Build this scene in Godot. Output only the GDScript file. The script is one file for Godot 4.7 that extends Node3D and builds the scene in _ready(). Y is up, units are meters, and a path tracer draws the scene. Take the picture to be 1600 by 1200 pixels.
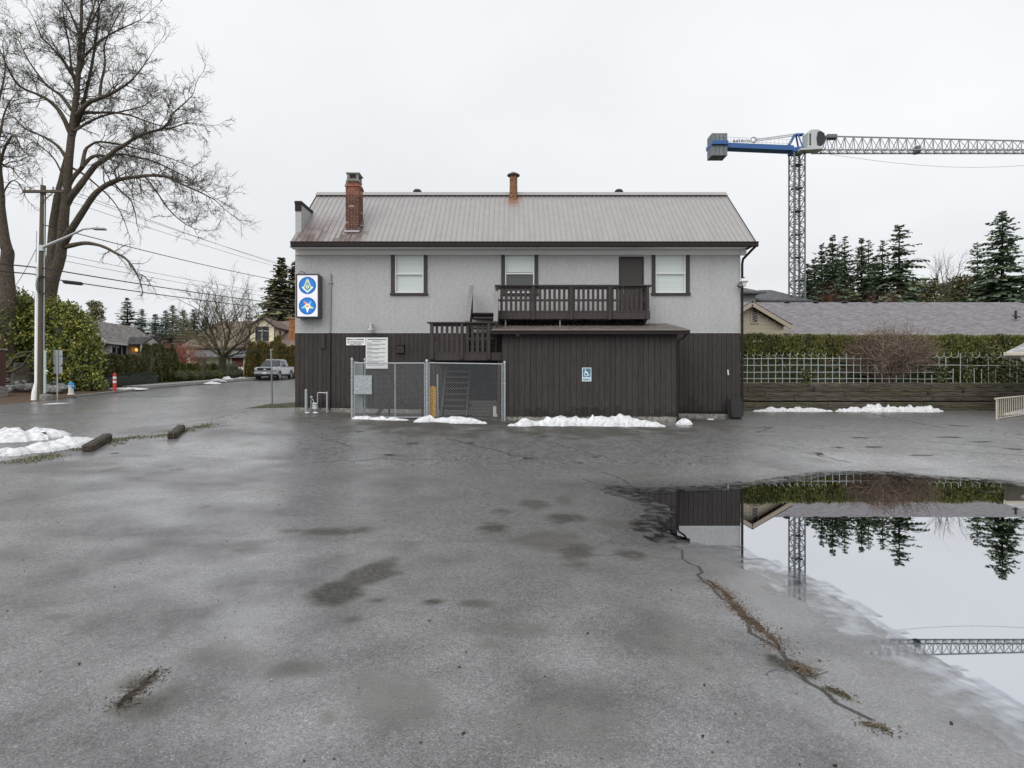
extends Node3D
# A wet parking lot behind a two-storey lodge hall under an overcast sky. Metres; y up; the camera looks along -z.

const EYE := 1.65
const FOCAL := 900.0
var M := {}
var taken := {}
var rng := RandomNumberGenerator.new()
var n_low := FastNoiseLite.new()
var n_mid := FastNoiseLite.new()
var puddle := PackedVector2Array()

# ---------------------------------------------------------------- mesh builder
class MB:
	var v := PackedVector3Array()
	var n := PackedVector3Array()
	var u := PackedVector2Array()
	var c := PackedColorArray()
	var col := Color(1, 1, 1)
	var off := Vector2()
	func tri(a: Vector3, b: Vector3, d: Vector3, ua := Vector2(), ub := Vector2(), ud := Vector2()) -> void:
		var nn := (b - a).cross(d - a).normalized()
		v.push_back(a); v.push_back(d); v.push_back(b)
		n.push_back(nn); n.push_back(nn); n.push_back(nn)
		u.push_back(ua + off); u.push_back(ud + off); u.push_back(ub + off)
		c.push_back(col); c.push_back(col); c.push_back(col)
	func trin(a: Vector3, b: Vector3, d: Vector3, na: Vector3, nb: Vector3, nd: Vector3, ua := Vector2(), ub := Vector2(), ud := Vector2()) -> void:
		v.push_back(a); v.push_back(d); v.push_back(b)
		n.push_back(na); n.push_back(nd); n.push_back(nb)
		u.push_back(ua + off); u.push_back(ud + off); u.push_back(ub + off)
		c.push_back(col); c.push_back(col); c.push_back(col)
	# corners anticlockwise as seen from outside; uv in metres along the first edge and up the last
	func quad(a: Vector3, b: Vector3, d: Vector3, e: Vector3) -> void:
		var w := a.distance_to(b)
		var h := a.distance_to(e)
		tri(a, b, d, Vector2(0, 0), Vector2(w, 0), Vector2(w, h))
		tri(a, d, e, Vector2(0, 0), Vector2(w, h), Vector2(0, h))
	func quaduv(a: Vector3, b: Vector3, d: Vector3, e: Vector3) -> void:
		tri(a, b, d, Vector2(0, 1), Vector2(1, 1), Vector2(1, 0))
		tri(a, d, e, Vector2(0, 1), Vector2(1, 0), Vector2(0, 0))
	func box(at: Vector3, size: Vector3, bs := Basis.IDENTITY, bev := 0.0) -> void:
		var h := size * 0.5
		if bev > 0.0:
			_bevel(at, h, bs, minf(bev, minf(h.x, minf(h.y, h.z)) * 0.6))
			return
		var p := []
		for i in 8:
			p.append(at + bs * Vector3(h.x if i & 1 else -h.x, h.y if i & 2 else -h.y, h.z if i & 4 else -h.z))
		quad(p[4], p[5], p[7], p[6]); quad(p[1], p[0], p[2], p[3]); quad(p[5], p[1], p[3], p[7])
		quad(p[0], p[4], p[6], p[2]); quad(p[6], p[7], p[3], p[2]); quad(p[0], p[1], p[5], p[4])
	func _bevel(at: Vector3, h: Vector3, bs: Basis, k: float) -> void:
		for ax in 3:
			for s in [-1.0, 1.0]:
				var o := (ax + 1) % 3
				var q := (ax + 2) % 3
				var pts := []
				for cc in [[-1, -1], [1, -1], [1, 1], [-1, 1]]:
					var w := Vector3()
					w[ax] = h[ax] * s; w[o] = cc[0] * (h[o] - k); w[q] = cc[1] * (h[q] - k)
					pts.append(at + bs * w)
				if s > 0: quad(pts[0], pts[1], pts[2], pts[3])
				else: quad(pts[0], pts[3], pts[2], pts[1])
				for t in [-1.0, 1.0]:   # chamfers between face (ax, s) and face (o, t)
					var pa := Vector3(); var pb := Vector3(); var pc := Vector3(); var pd := Vector3()
					pa[ax] = h[ax] * s; pa[o] = (h[o] - k) * t; pa[q] = -(h[q] - k)
					pb[ax] = (h[ax] - k) * s; pb[o] = h[o] * t; pb[q] = -(h[q] - k)
					pc = pb; pc[q] = h[q] - k
					pd = pa; pd[q] = h[q] - k
					if s * t > 0: quad(at + bs * pa, at + bs * pb, at + bs * pc, at + bs * pd)
					else: quad(at + bs * pb, at + bs * pa, at + bs * pd, at + bs * pc)
		for sx in [-1.0, 1.0]:
			for sy in [-1.0, 1.0]:
				for sz in [-1.0, 1.0]:
					var a := at + bs * Vector3(h.x * sx, (h.y - k) * sy, (h.z - k) * sz)
					var b := at + bs * Vector3((h.x - k) * sx, h.y * sy, (h.z - k) * sz)
					var d := at + bs * Vector3((h.x - k) * sx, (h.y - k) * sy, h.z * sz)
					if sx * sy * sz > 0: tri(a, b, d)
					else: tri(a, d, b)
	# a bar between two points, w across and h up
	func bar(a: Vector3, b: Vector3, w: float, h: float, up := Vector3.UP, bev := 0.0) -> void:
		var z := (b - a).normalized()
		if absf(z.dot(up)) > 0.99: up = Vector3.FORWARD if absf(z.y) > 0.9 else Vector3.UP
		var x := up.cross(z).normalized()
		box((a + b) * 0.5, Vector3(w, h, a.distance_to(b)), Basis(x, z.cross(x), z), bev)
	func tube(pts: Array, radii: Array, sides := 8, caps := true) -> void:
		var rings := []
		var norms := []
		var x := Vector3()
		for i in pts.size():
			var dir: Vector3 = (pts[mini(i + 1, pts.size() - 1)] - pts[maxi(i - 1, 0)]).normalized()
			if i == 0:
				x = dir.cross(Vector3.UP if absf(dir.y) < 0.9 else Vector3.RIGHT).normalized()
			else:
				x = (x - dir * x.dot(dir)).normalized()
			var y := dir.cross(x)
			var ring := PackedVector3Array()
			var nr := PackedVector3Array()
			for k in sides:
				var w := x * cos(TAU * k / sides) + y * sin(TAU * k / sides)
				nr.push_back(w)
				ring.push_back(pts[i] + w * radii[mini(i, radii.size() - 1)])
			rings.append(ring); norms.append(nr)
		var run := 0.0
		for i in pts.size() - 1:
			var run2: float = run + pts[i].distance_to(pts[i + 1])
			var cir: float = TAU * radii[mini(i, radii.size() - 1)]
			for k in sides:
				var k2 := (k + 1) % sides
				var ua := Vector2(cir * k / sides, run)
				var ub := Vector2(cir * (k + 1) / sides, run)
				var uc := Vector2(cir * (k + 1) / sides, run2)
				var ud := Vector2(cir * k / sides, run2)
				trin(rings[i][k], rings[i][k2], rings[i + 1][k2], norms[i][k], norms[i][k2], norms[i + 1][k2], ua, ub, uc)
				trin(rings[i][k], rings[i + 1][k2], rings[i + 1][k], norms[i][k], norms[i + 1][k2], norms[i + 1][k], ua, uc, ud)
			run = run2
		if caps and sides > 3:
			var e := pts.size() - 1
			for k in range(1, sides - 1):
				tri(rings[0][0], rings[0][k + 1], rings[0][k])
				tri(rings[e][0], rings[e][k], rings[e][k + 1])
	func lathe(prof: Array, at: Vector3, sides := 16, bs := Basis.IDENTITY) -> void:   # prof: Vector2(radius, height) upwards
		for i in prof.size() - 1:
			var p: Vector2 = prof[i]
			var q: Vector2 = prof[i + 1]
			var nn := Vector2(q.y - p.y, p.x - q.x).normalized()
			for k in sides:
				var a0 := TAU * k / sides
				var a1 := TAU * (k + 1) / sides
				var d0 := Vector3(cos(a0), 0, -sin(a0))
				var d1 := Vector3(cos(a1), 0, -sin(a1))
				var A := at + bs * (d0 * p.x + Vector3.UP * p.y)
				var B := at + bs * (d1 * p.x + Vector3.UP * p.y)
				var C := at + bs * (d1 * q.x + Vector3.UP * q.y)
				var D := at + bs * (d0 * q.x + Vector3.UP * q.y)
				var na := bs * (d0 * nn.x + Vector3.UP * nn.y)
				var nb := bs * (d1 * nn.x + Vector3.UP * nn.y)
				if p.x > 0.0001: trin(A, B, C, na, nb, nb)
				if q.x > 0.0001: trin(A, C, D, na, nb, na)
	func prism(poly: PackedVector2Array, z0: float, z1: float, xf := Transform3D.IDENTITY) -> void:   # poly anticlockwise in x, y; z1 > z0
		if Geometry2D.is_polygon_clockwise(poly): poly.reverse()
		var idx := Geometry2D.triangulate_polygon(poly)
		for i in range(0, idx.size(), 3):
			var a := poly[idx[i]]; var b := poly[idx[i + 1]]; var d := poly[idx[i + 2]]
			if (b - a).cross(d - a) < 0:
				var t := b; b = d; d = t
			tri(xf * Vector3(a.x, a.y, z1), xf * Vector3(b.x, b.y, z1), xf * Vector3(d.x, d.y, z1), a, b, d)
			tri(xf * Vector3(a.x, a.y, z0), xf * Vector3(d.x, d.y, z0), xf * Vector3(b.x, b.y, z0), a, d, b)
		for i in poly.size():
			var a := poly[i]; var b := poly[(i + 1) % poly.size()]
			quad(xf * Vector3(a.x, a.y, z0), xf * Vector3(b.x, b.y, z0), xf * Vector3(b.x, b.y, z1), xf * Vector3(a.x, a.y, z1))
	func leaf(p: Vector3, dir: Vector3, side: Vector3, l: float, w: float) -> void:
		tri(p, p + dir * l * 0.5 + side * w, p + dir * l)
		tri(p, p + dir * l, p + dir * l * 0.5 - side * w)
	func twig(a: Vector3, b: Vector3, ra: float, rb: float) -> void:   # three-sided
		var d := (b - a).normalized()
		var x := d.cross(Vector3.UP if absf(d.y) < 0.9 else Vector3.RIGHT).normalized()
		var y := d.cross(x)
		for k in 3:
			var w0 := x * cos(TAU * k / 3) + y * sin(TAU * k / 3)
			var w1 := x * cos(TAU * (k + 1) / 3) + y * sin(TAU * (k + 1) / 3)
			trin(a + w0 * ra, a + w1 * ra, b + w1 * rb, w0, w1, w1)
			trin(a + w0 * ra, b + w1 * rb, b + w0 * rb, w0, w1, w0)
	func mesh() -> ArrayMesh:
		var arr := []
		arr.resize(Mesh.ARRAY_MAX)
		arr[Mesh.ARRAY_VERTEX] = v; arr[Mesh.ARRAY_NORMAL] = n; arr[Mesh.ARRAY_TEX_UV] = u; arr[Mesh.ARRAY_COLOR] = c
		var m := ArrayMesh.new()
		m.add_surface_from_arrays(Mesh.PRIMITIVE_TRIANGLES, arr)
		return m

# ---------------------------------------------------------------- nodes
func numbered(called: String) -> String:
	taken[called] = taken.get(called, -1) + 1
	return called if taken[called] == 0 else "%s_%03d" % [called, taken[called]]

func tag(o: Node3D, label: String, category: String, group := "") -> Node3D:
	o.set_meta("label", label); o.set_meta("category", category)
	if group: o.set_meta("group", group)
	return o

func thing(called: String, label: String, category: String, at := Vector3.ZERO, turn := 0.0, group := "") -> Node3D:
	var o := Node3D.new()
	o.name = numbered(called)
	add_child(o)
	o.position = at
	o.rotation.y = turn
	return tag(o, label, category, group)

# A part: its vertices are in the frame of the thing, or (world = true) in the scene's own.
func part(called: String, shape, m: Material, parent: Node3D, world := false) -> MeshInstance3D:
	var o := MeshInstance3D.new()
	o.mesh = shape.mesh() if shape is MB else shape
	o.material_override = null
	for i in o.mesh.get_surface_count(): o.set_surface_override_material(i, m)
	if parent == self:
		o.name = numbered(called)
		add_child(o)
	else:
		var k := 0
		var nm := called
		while parent.has_node(nm):
			k += 1
			nm = "%s_%03d" % [called, k]
		o.name = nm
		parent.add_child(o)
		if world and parent.get_parent() == self: o.position = -parent.position
	return o

func struct(called: String, shape, m: Material) -> MeshInstance3D:
	var o := part(called, shape, m, self)
	o.set_meta("kind", "structure")
	return o

func stuff(o: Node3D) -> Node3D:
	o.set_meta("kind", "stuff")
	return o

func dup(src: Node3D, called: String, label: String, at: Vector3, turn := 0.0, sc := Vector3.ONE) -> Node3D:
	var r: Node3D = src.duplicate()
	r.name = numbered(called)
	add_child(r)
	r.set_meta("label", label)
	r.position = at
	r.rotation = Vector3(0, turn, 0)
	r.scale = sc
	return r

# ---------------------------------------------------------------- materials
func rgb(r: float, g: float, b: float) -> Color:
	return Color(r, g, b).linear_to_srgb()

func mat(r: float, g: float, b: float, rough := 0.8, metal := 0.0) -> StandardMaterial3D:
	var m := StandardMaterial3D.new()
	m.albedo_color = rgb(r, g, b)
	m.roughness = rough
	m.metallic = metal
	m.vertex_color_use_as_albedo = true
	return m

func noise(sd: int, freq: float, oct := 4, type := FastNoiseLite.TYPE_SIMPLEX_SMOOTH) -> FastNoiseLite:
	var f := FastNoiseLite.new()
	f.seed = sd; f.frequency = freq; f.noise_type = type
	f.fractal_octaves = oct
	return f

# a repeating picture of noise between two greys (sRGB), stretched sx by sy
func noise_tex(sd: int, freq: float, lo: float, hi: float, w := 256, h := 256, oct := 4, type := FastNoiseLite.TYPE_SIMPLEX_SMOOTH, tint := Color.WHITE) -> ImageTexture:
	var im := noise(sd, freq, oct, type).get_seamless_image(w, h)
	im.convert(Image.FORMAT_RGB8)
	var d := im.get_data()
	for i in range(0, d.size(), 3):
		var t := lerpf(lo, hi, d[i] / 255.0)
		d[i] = int(255 * clampf(t * tint.r, 0, 1)); d[i + 1] = int(255 * clampf(t * tint.g, 0, 1)); d[i + 2] = int(255 * clampf(t * tint.b, 0, 1))
	return ImageTexture.create_from_image(Image.create_from_data(w, h, false, Image.FORMAT_RGB8, d))

func streak_tex(sd: int, lo: float, hi: float, across := 256, along := 64, upright := true) -> ImageTexture:   # grain running along v
	var im := noise(sd, 0.06, 5).get_seamless_image(across, along)
	im.convert(Image.FORMAT_RGB8)
	var d := im.get_data()
	for i in d.size():
		d[i] = int(255 * clampf(lerpf(lo, hi, d[i] / 255.0), 0, 1))
	im = Image.create_from_data(across, along, false, Image.FORMAT_RGB8, d)
	if not upright: im.rotate_90(CLOCKWISE)
	return ImageTexture.create_from_image(im)

# ---------------------------------------------------------------- places
func P(u: float, v: float, d: float) -> Vector3:   # the point d metres ahead that the camera sees at (u, v) of the photograph
	return Vector3((u - 800.0) * d / FOCAL, EYE + (600.0 - v) * d / FOCAL, -d)

func flat_at(u: float, v: float) -> Vector2:       # (x, distance) on the water level
	var d := EYE * FOCAL / (v - 600.0)
	return Vector2((u - 800.0) * d / FOCAL, d)

func G(u: float, v: float) -> Vector2:             # (x, distance) on the terrain
	var d := EYE * FOCAL / maxf(v - 600.0, 12.0)
	for i in 12:
		var x := (u - 800.0) * d / FOCAL
		d = lerpf(d, clampf((EYE - base_h(x, d)) * FOCAL / maxf(v - 600.0, 3.0), 2.0, 60.0), 0.6)
	return Vector2((u - 800.0) * d / FOCAL, d)

func ramp(x: float, keys: Array) -> float:
	for i in range(1, keys.size()):
		if x < keys[i][0]:
			var t: float = clampf((x - keys[i - 1][0]) / (keys[i][0] - keys[i - 1][0]), 0, 1)
			return lerpf(keys[i - 1][1], keys[i][1], t)
	return keys[-1][1]

const STREET := [[-20.0, 0.2], [9.0, 0.34], [14.0, 0.46], [20.0, 0.58], [25.0, 0.68], [29.0, 0.84], [33.0, 1.08], [37.0, 1.33], [48.0, 1.82], [57.0, 2.15], [80.0, 2.9], [140.0, 4.0], [400.0, 4.0]]

func base_h(x: float, d: float) -> float:
	var near := 0.05 + 0.27 * smoothstep(-1.5, -9.0, x) + 0.04 * smoothstep(6.0, 14.0, x)
	var far := 0.51 - 0.0173 * clampf(x, -10.0, 8.0) + 0.012 * maxf(d - 20.0, 0.0)
	var lot := lerpf(near, far, smoothstep(9.0, 19.0, d))
	var s := smoothstep(-8.0, -12.0, x)
	if s <= 0.0: return lot
	return lerpf(lot, ramp(d, STREET), s)

func edge(p: Vector2, poly: PackedVector2Array) -> float:   # signed distance, negative inside
	var best := 1e9
	for i in poly.size():
		best = minf(best, p.distance_squared_to(Geometry2D.get_closest_point_to_segment(p, poly[i], poly[(i + 1) % poly.size()])))
	best = sqrt(best)
	return -best if Geometry2D.is_point_in_polygon(p, poly) else best

func H(x: float, d: float) -> float:
	var h := base_h(x, d) + n_low.get_noise_2d(x, d) * 0.018 * smoothstep(0.0, 6.0, d)
	if x > -2.0 and d < 14.0:
		var p := Vector2(x, d)
		var s := edge(p, puddle)
		var ripple := n_mid.get_noise_2d(x, d)
		if s < 0.0: h = -0.004 - 0.035 * smoothstep(0.0, 0.8, -s) + ripple * 0.003
		else: h = lerpf(0.011 * s + ripple * 0.0035 + n_mid.get_noise_2d(x * 5, d * 5) * 0.0015, h, smoothstep(0.1, 2.2, s))
	return h

# ---------------------------------------------------------------- drawing on a picture
func fill_poly(im: Image, pts: PackedVector2Array, c: Color) -> void:
	var r := Rect2(pts[0], Vector2())
	for p in pts: r = r.expand(p)
	for y in range(maxi(0, int(r.position.y)), mini(im.get_height(), int(r.end.y) + 1)):
		for x in range(maxi(0, int(r.position.x)), mini(im.get_width(), int(r.end.x) + 1)):
			var k := 0.0
			for o in [Vector2(0.25, 0.25), Vector2(0.75, 0.25), Vector2(0.25, 0.75), Vector2(0.75, 0.75)]:
				if Geometry2D.is_point_in_polygon(Vector2(x, y) + o, pts): k += 0.25
			if k > 0: im.set_pixel(x, y, im.get_pixel(x, y).lerp(c, k * c.a))

func fill_disc(im: Image, at: Vector2, r: float, c: Color, inner := 0.0) -> void:
	for y in range(maxi(0, int(at.y - r - 1)), mini(im.get_height(), int(at.y + r + 2))):
		for x in range(maxi(0, int(at.x - r - 1)), mini(im.get_width(), int(at.x + r + 2))):
			var d := Vector2(x + 0.5, y + 0.5).distance_to(at)
			var k := clampf(r - d + 0.5, 0, 1) * clampf(d - inner + 0.5, 0, 1)
			if k > 0: im.set_pixel(x, y, im.get_pixel(x, y).lerp(c, k * c.a))

func stroke(im: Image, pts: Array, w: float, c: Color) -> void:
	for i in pts.size() - 1:
		var a: Vector2 = pts[i]
		var b: Vector2 = pts[i + 1]
		var r := Rect2(a, Vector2()).expand(b).grow(w + 1)
		for y in range(maxi(0, int(r.position.y)), mini(im.get_height(), int(r.end.y) + 1)):
			for x in range(maxi(0, int(r.position.x)), mini(im.get_width(), int(r.end.x) + 1)):
				var q := Vector2(x + 0.5, y + 0.5)
				var k := clampf(w * 0.5 - q.distance_to(Geometry2D.get_closest_point_to_segment(q, a, b)) + 0.5, 0, 1)
				if k > 0: im.set_pixel(x, y, im.get_pixel(x, y).lerp(c, k * c.a))

func _ready() -> void:
	rng.seed = 20240117
	# ---- camera, sky, sun, exposure
	var cam := Camera3D.new()
	cam.position = Vector3(0, EYE, 0)
	cam.fov = rad_to_deg(2.0 * atan(600.0 / FOCAL))
	cam.near = 0.05
	cam.far = 1200.0
	add_child(cam)
	cam.current = true
	var env := Environment.new()
	env.background_mode = Environment.BG_SKY
	env.tonemap_mode = Environment.TONE_MAPPER_LINEAR
	env.tonemap_exposure = 1.08
	env.sdfgi_enabled = true
	env.ssao_enabled = true
	env.ssil_enabled = true
	env.sky = Sky.new()
	env.sky.sky_material = overcast()
	var we := WorldEnvironment.new()
	we.environment = env
	add_child(we)
	var sun := DirectionalLight3D.new()
	sun.light_energy = 0.48
	sun.light_color = Color(1.0, 0.99, 0.975)
	sun.light_angular_distance = 60.0
	sun.shadow_enabled = true
	add_child(sun)
	sun.look_at_from_position(Vector3(-6, 14, 12), Vector3.ZERO)

	# ---- the place
	n_low.seed = 5; n_low.frequency = 0.22; n_low.fractal_octaves = 3
	n_mid.seed = 8; n_mid.frequency = 1.3; n_mid.fractal_octaves = 4
	for q in [[985, 767], [1030, 771], [1100, 767], [1155, 764], [1205, 757], [1240, 752], [1285, 746], [1300, 742], [1390, 741], [1430, 746], [1500, 750], [1560, 755], [1600, 761], [1760, 772], [1900, 800], [2000, 900], [2050, 1100], [1900, 1250], [1720, 1180], [1600, 1100], [1530, 1062], [1470, 1030], [1430, 1003], [1380, 975], [1330, 943], [1290, 918], [1280, 905], [1230, 886], [1185, 868], [1155, 851], [1105, 850], [1075, 846], [1045, 830], [1040, 816], [1056, 806], [1050, 795], [1025, 779]]:
		puddle.push_back(flat_at(q[0], q[1]))
	make_materials()
	build_ground()
	build_lodge()
	build_shed()
	build_deck()
	build_landing()
	build_fence()
	build_wall_things()
	build_right_side()
	build_crane()
	build_street_side()
	build_houses()
	build_vehicles()
	build_wires()
	build_plants()
	build_snow()

func overcast() -> PanoramaSkyMaterial:
	var w := 512
	var h := 256
	var f := noise(31, 1.0, 5)
	var im := Image.create(w, h, false, Image.FORMAT_RGB8)
	for y in h:
		var el := (0.5 - (y + 0.5) / h) * PI
		for x in w:
			var az := TAU * x / w
			var dir := Vector3(cos(az) * cos(el), sin(el), sin(az) * cos(el))
			if el < -0.02:
				im.set_pixel(x, y, Color(0.42, 0.42, 0.43))
				continue
			var q := dir / (absf(dir.y) + 0.25)
			var k := f.get_noise_3d(q.x * 0.9, q.y * 0.6, q.z * 0.9)
			var b := lerpf(0.905, 0.945, smoothstep(0.02, 0.55, dir.y)) + k * 0.045
			im.set_pixel(x, y, Color(b - 0.012, b - 0.003, b + 0.008))
	var m := PanoramaSkyMaterial.new()
	m.panorama = ImageTexture.create_from_image(im)
	return m

func make_materials() -> void:
	var grain := streak_tex(3, 0.76, 1.12, 256, 64)
	for q in [["siding", 0.05, 0.043, 0.041, 0.82], ["deck", 0.056, 0.044, 0.043, 0.75], ["deck_top", 0.26, 0.24, 0.24, 0.6], ["trim", 0.05, 0.041, 0.041, 0.65], ["timber", 0.115, 0.095, 0.07, 0.85], ["pole", 0.12, 0.1, 0.075, 0.9], ["grey_wood", 0.13, 0.115, 0.1, 0.85]]:
		var m := mat(q[1], q[2], q[3], q[4])
		m.albedo_texture = grain
		m.uv1_scale = Vector3(1.1, 0.35, 1)
		m.heightmap_enabled = true
		m.heightmap_texture = grain
		m.heightmap_scale = 0.4
		M[q[0]] = m
	M.stucco = mat(0.495, 0.497, 0.503, 0.92)
	M.stucco.heightmap_enabled = true
	M.stucco.heightmap_texture = noise_tex(11, 0.05, 0.0, 1.0, 512, 512, 4)
	M.stucco.heightmap_scale = 0.9
	M.stucco.albedo_texture = noise_tex(12, 0.02, 0.93, 1.03, 512, 512, 5)
	M.stucco.uv1_triplanar = true
	M.stucco.uv1_world_triplanar = true
	M.stucco.uv1_scale = Vector3(0.7, 0.7, 0.7)
	M.roof_metal = mat(0.37, 0.352, 0.348, 0.4, 0.2)
	M.roof_metal.albedo_texture = noise_tex(14, 0.02, 0.93, 1.03, 256, 256, 5)
	M.roof_metal.uv1_triplanar = true
	M.roof_metal.uv1_scale = Vector3(0.3, 0.3, 0.3)
	M.gutter = mat(0.026, 0.02, 0.019, 0.55)
	M.gutter.metallic_specular = 0.3
	M.white_paint = mat(0.78, 0.77, 0.76, 0.6)
	M.vinyl = mat(0.8, 0.81, 0.81, 0.4)
	M.blind = mat(0.74, 0.8, 0.78, 0.7)
	M.dark = mat(0.012, 0.012, 0.013, 0.9)
	M.room = mat(0.03, 0.03, 0.03, 0.95)
	M.pane = mat(0.9, 1.0, 0.97, 0.03)
	M.pane.vertex_color_use_as_albedo = false
	M.pane.transparency = BaseMaterial3D.TRANSPARENCY_ALPHA
	M.pane.albedo_color.a = 0.06
	M.glass_dark = mat(0.02, 0.024, 0.028, 0.06)
	M.brick = mat(1, 1, 1, 0.9)
	M.brick.albedo_texture = noise_tex(17, 0.05, 0.75, 1.15, 128, 128, 4)
	M.brick.uv1_triplanar = true
	M.brick.uv1_scale = Vector3(2, 2, 2)
	M.concrete = mat(0.33, 0.315, 0.285, 0.9)
	M.concrete.albedo_texture = noise_tex(18, 0.03, 0.6, 1.1, 256, 256, 5)
	M.concrete.uv1_triplanar = true
	M.concrete.uv1_world_triplanar = true
	M.concrete.uv1_scale = Vector3(0.7, 0.7, 0.7)
	M.galv = mat(0.46, 0.49, 0.51, 0.42, 0.55)
	M.galv.albedo_texture = noise_tex(19, 0.05, 0.8, 1.1, 128, 128, 4)
	M.galv.uv1_triplanar = true
	M.galv.uv1_scale = Vector3(1.5, 1.5, 1.5)
	M.wire_galv = mat(0.34, 0.36, 0.38, 0.5, 0.5)
	M.grey_paint = mat(0.3, 0.33, 0.34, 0.5)
	M.black = mat(0.016, 0.016, 0.018, 0.5)
	M.rubber = mat(0.022, 0.022, 0.023, 0.75)
	M.rust = mat(1, 1, 1, 0.85)
	M.rust.albedo_texture = noise_tex(21, 0.03, 0.45, 1.3, 256, 256, 5)
	M.rust.uv1_triplanar = true
	M.rust.uv1_scale = Vector3(1.2, 1.2, 1.2)
	M.concrete_plain = mat(1, 1, 1, 0.9)
	M.concrete_plain.albedo_texture = M.concrete.albedo_texture
	M.concrete_plain.uv1_triplanar = true
	M.concrete_plain.uv1_scale = Vector3(0.7, 0.7, 0.7)
	M.timber_across = mat(0.125, 0.105, 0.08, 0.85)
	M.timber_across.albedo_texture = streak_tex(5, 0.35, 1.4, 256, 64, false)
	M.timber_across.uv1_scale = Vector3(0.3, 1.4, 1)
	M.timber_across.heightmap_enabled = true
	M.timber_across.heightmap_texture = M.timber_across.albedo_texture
	M.timber_across.heightmap_scale = 1.2
	M.plain = mat(1, 1, 1, 0.7)
	M.gloss = mat(1, 1, 1, 0.25)
	M.metal = mat(1, 1, 1, 0.4, 0.5)
	M.snow = mat(0.86, 0.87, 0.89, 0.75)
	M.snow.heightmap_enabled = true
	M.snow.heightmap_texture = noise_tex(24, 0.06, 0, 1, 256, 256, 5)
	M.snow.heightmap_scale = 2.0
	M.snow.albedo_texture = noise_tex(25, 0.03, 0.68, 1.08, 256, 256, 5)
	M.snow.uv1_triplanar = true
	M.snow.uv1_world_triplanar = true
	M.snow.uv1_scale = Vector3(0.8, 0.8, 0.8)
	M.bark = mat(1, 1, 1, 0.92)
	M.bark.albedo_texture = noise_tex(26, 0.04, 0.5, 1.3, 256, 256, 5)
	M.bark.uv1_triplanar = true
	M.bark.uv1_scale = Vector3(1.0, 0.35, 1.0)
	M.bark.heightmap_enabled = true
	M.bark.heightmap_texture = M.bark.albedo_texture
	M.bark.heightmap_scale = 3.0
	M.twig = mat(1, 1, 1, 0.9)
	M.leaf = mat(1, 1, 1, 0.5)
	M.leaf.backlight_enabled = true
	M.leaf.backlight = Color(0.25, 0.25, 0.25)
	M.needle = mat(2.1, 2.1, 2.0, 0.75)
	M.needle.backlight_enabled = true
	M.needle.backlight = Color(0.4, 0.4, 0.4)
	M.shingle = mat(1, 1, 1, 0.85)
	M.shingle.albedo_texture = shingle_tex()
	M.shingle.heightmap_enabled = true
	M.shingle.heightmap_texture = M.shingle.albedo_texture
	M.shingle.heightmap_scale = 1.0
	M.shingle.uv1_scale = Vector3(1.0 / 4.0, 1.0 / 2.24, 1)
	M.soil = mat(1, 1, 1, 0.95)
	M.soil.albedo_texture = noise_tex(28, 0.03, 0.5, 1.25, 512, 512, 6)
	M.soil.heightmap_enabled = true
	M.soil.heightmap_texture = M.soil.albedo_texture
	M.soil.heightmap_scale = 6.0
	M.soil.uv1_triplanar = true
	M.soil.uv1_world_triplanar = true
	M.soil.uv1_scale = Vector3(0.35, 0.35, 0.35)
	M.far_asphalt = mat(0.16, 0.16, 0.162, 0.36)
	M.far_asphalt.metallic_specular = 0.62
	M.far_asphalt.clearcoat_enabled = true
	M.far_asphalt.clearcoat = 0.4
	M.far_asphalt.clearcoat_roughness = 0.2
	M.far_asphalt.albedo_texture = noise_tex(29, 0.02, 0.75, 1.15, 512, 512, 6)
	M.far_asphalt.uv1_triplanar = true
	M.far_asphalt.uv1_world_triplanar = true
	M.far_asphalt.uv1_scale = Vector3(0.12, 0.12, 0.12)
	M.water = mat(0.6, 0.62, 0.66, 0.012, 1.0)
	var fi := noise(35, 0.03, 4).get_seamless_image(256, 256)
	fi.convert(Image.FORMAT_RGBA8)
	var fd := fi.get_data()
	for i in range(0, fd.size(), 4):
		var a := fd[i]
		for k in 3: fd[i + k] = 255
		fd[i + 3] = clampi(int((a - 60) * 1.1), 20, 190)
	M.film = mat(0.6, 0.62, 0.66, 0.04, 1.0)
	M.film.vertex_color_use_as_albedo = false
	M.film.albedo_texture = ImageTexture.create_from_image(Image.create_from_data(256, 256, false, Image.FORMAT_RGBA8, fd))
	M.film.transparency = BaseMaterial3D.TRANSPARENCY_ALPHA
	M.film.uv1_triplanar = true
	M.film.uv1_world_triplanar = true
	M.film.uv1_scale = Vector3(0.6, 0.6, 0.6)
	M.water.metallic_specular = 0.7
	M.water.vertex_color_use_as_albedo = false

func shingle_tex() -> ImageTexture:   # sixteen staggered courses of asphalt tabs, 4 m by 2.24 m
	var r := RandomNumberGenerator.new()
	r.seed = 77
	var w := 512
	var h := 288
	var im := Image.create(w, h, false, Image.FORMAT_RGB8)
	var g := noise(41, 0.35, 3).get_seamless_image(w, h)
	for row in 16:
		var x := -r.randi_range(0, 30)
		while x < w:
			var tw := r.randi_range(18, 46)
			var t := r.randf_range(0.78, 1.0)
			for yy in 18:
				var y := row * 18 + yy
				var edge_dark := 0.72 if yy > 15 else 1.0
				for xx in range(maxi(x, 0), mini(x + tw, w)):
					var k := t * edge_dark * (0.82 + 0.3 * g.get_pixel(xx, y).r) * (0.85 if xx == x else 1.0)
					im.set_pixel(xx, y, Color(k, k, k))
			x += tw
	return ImageTexture.create_from_image(im)

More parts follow.
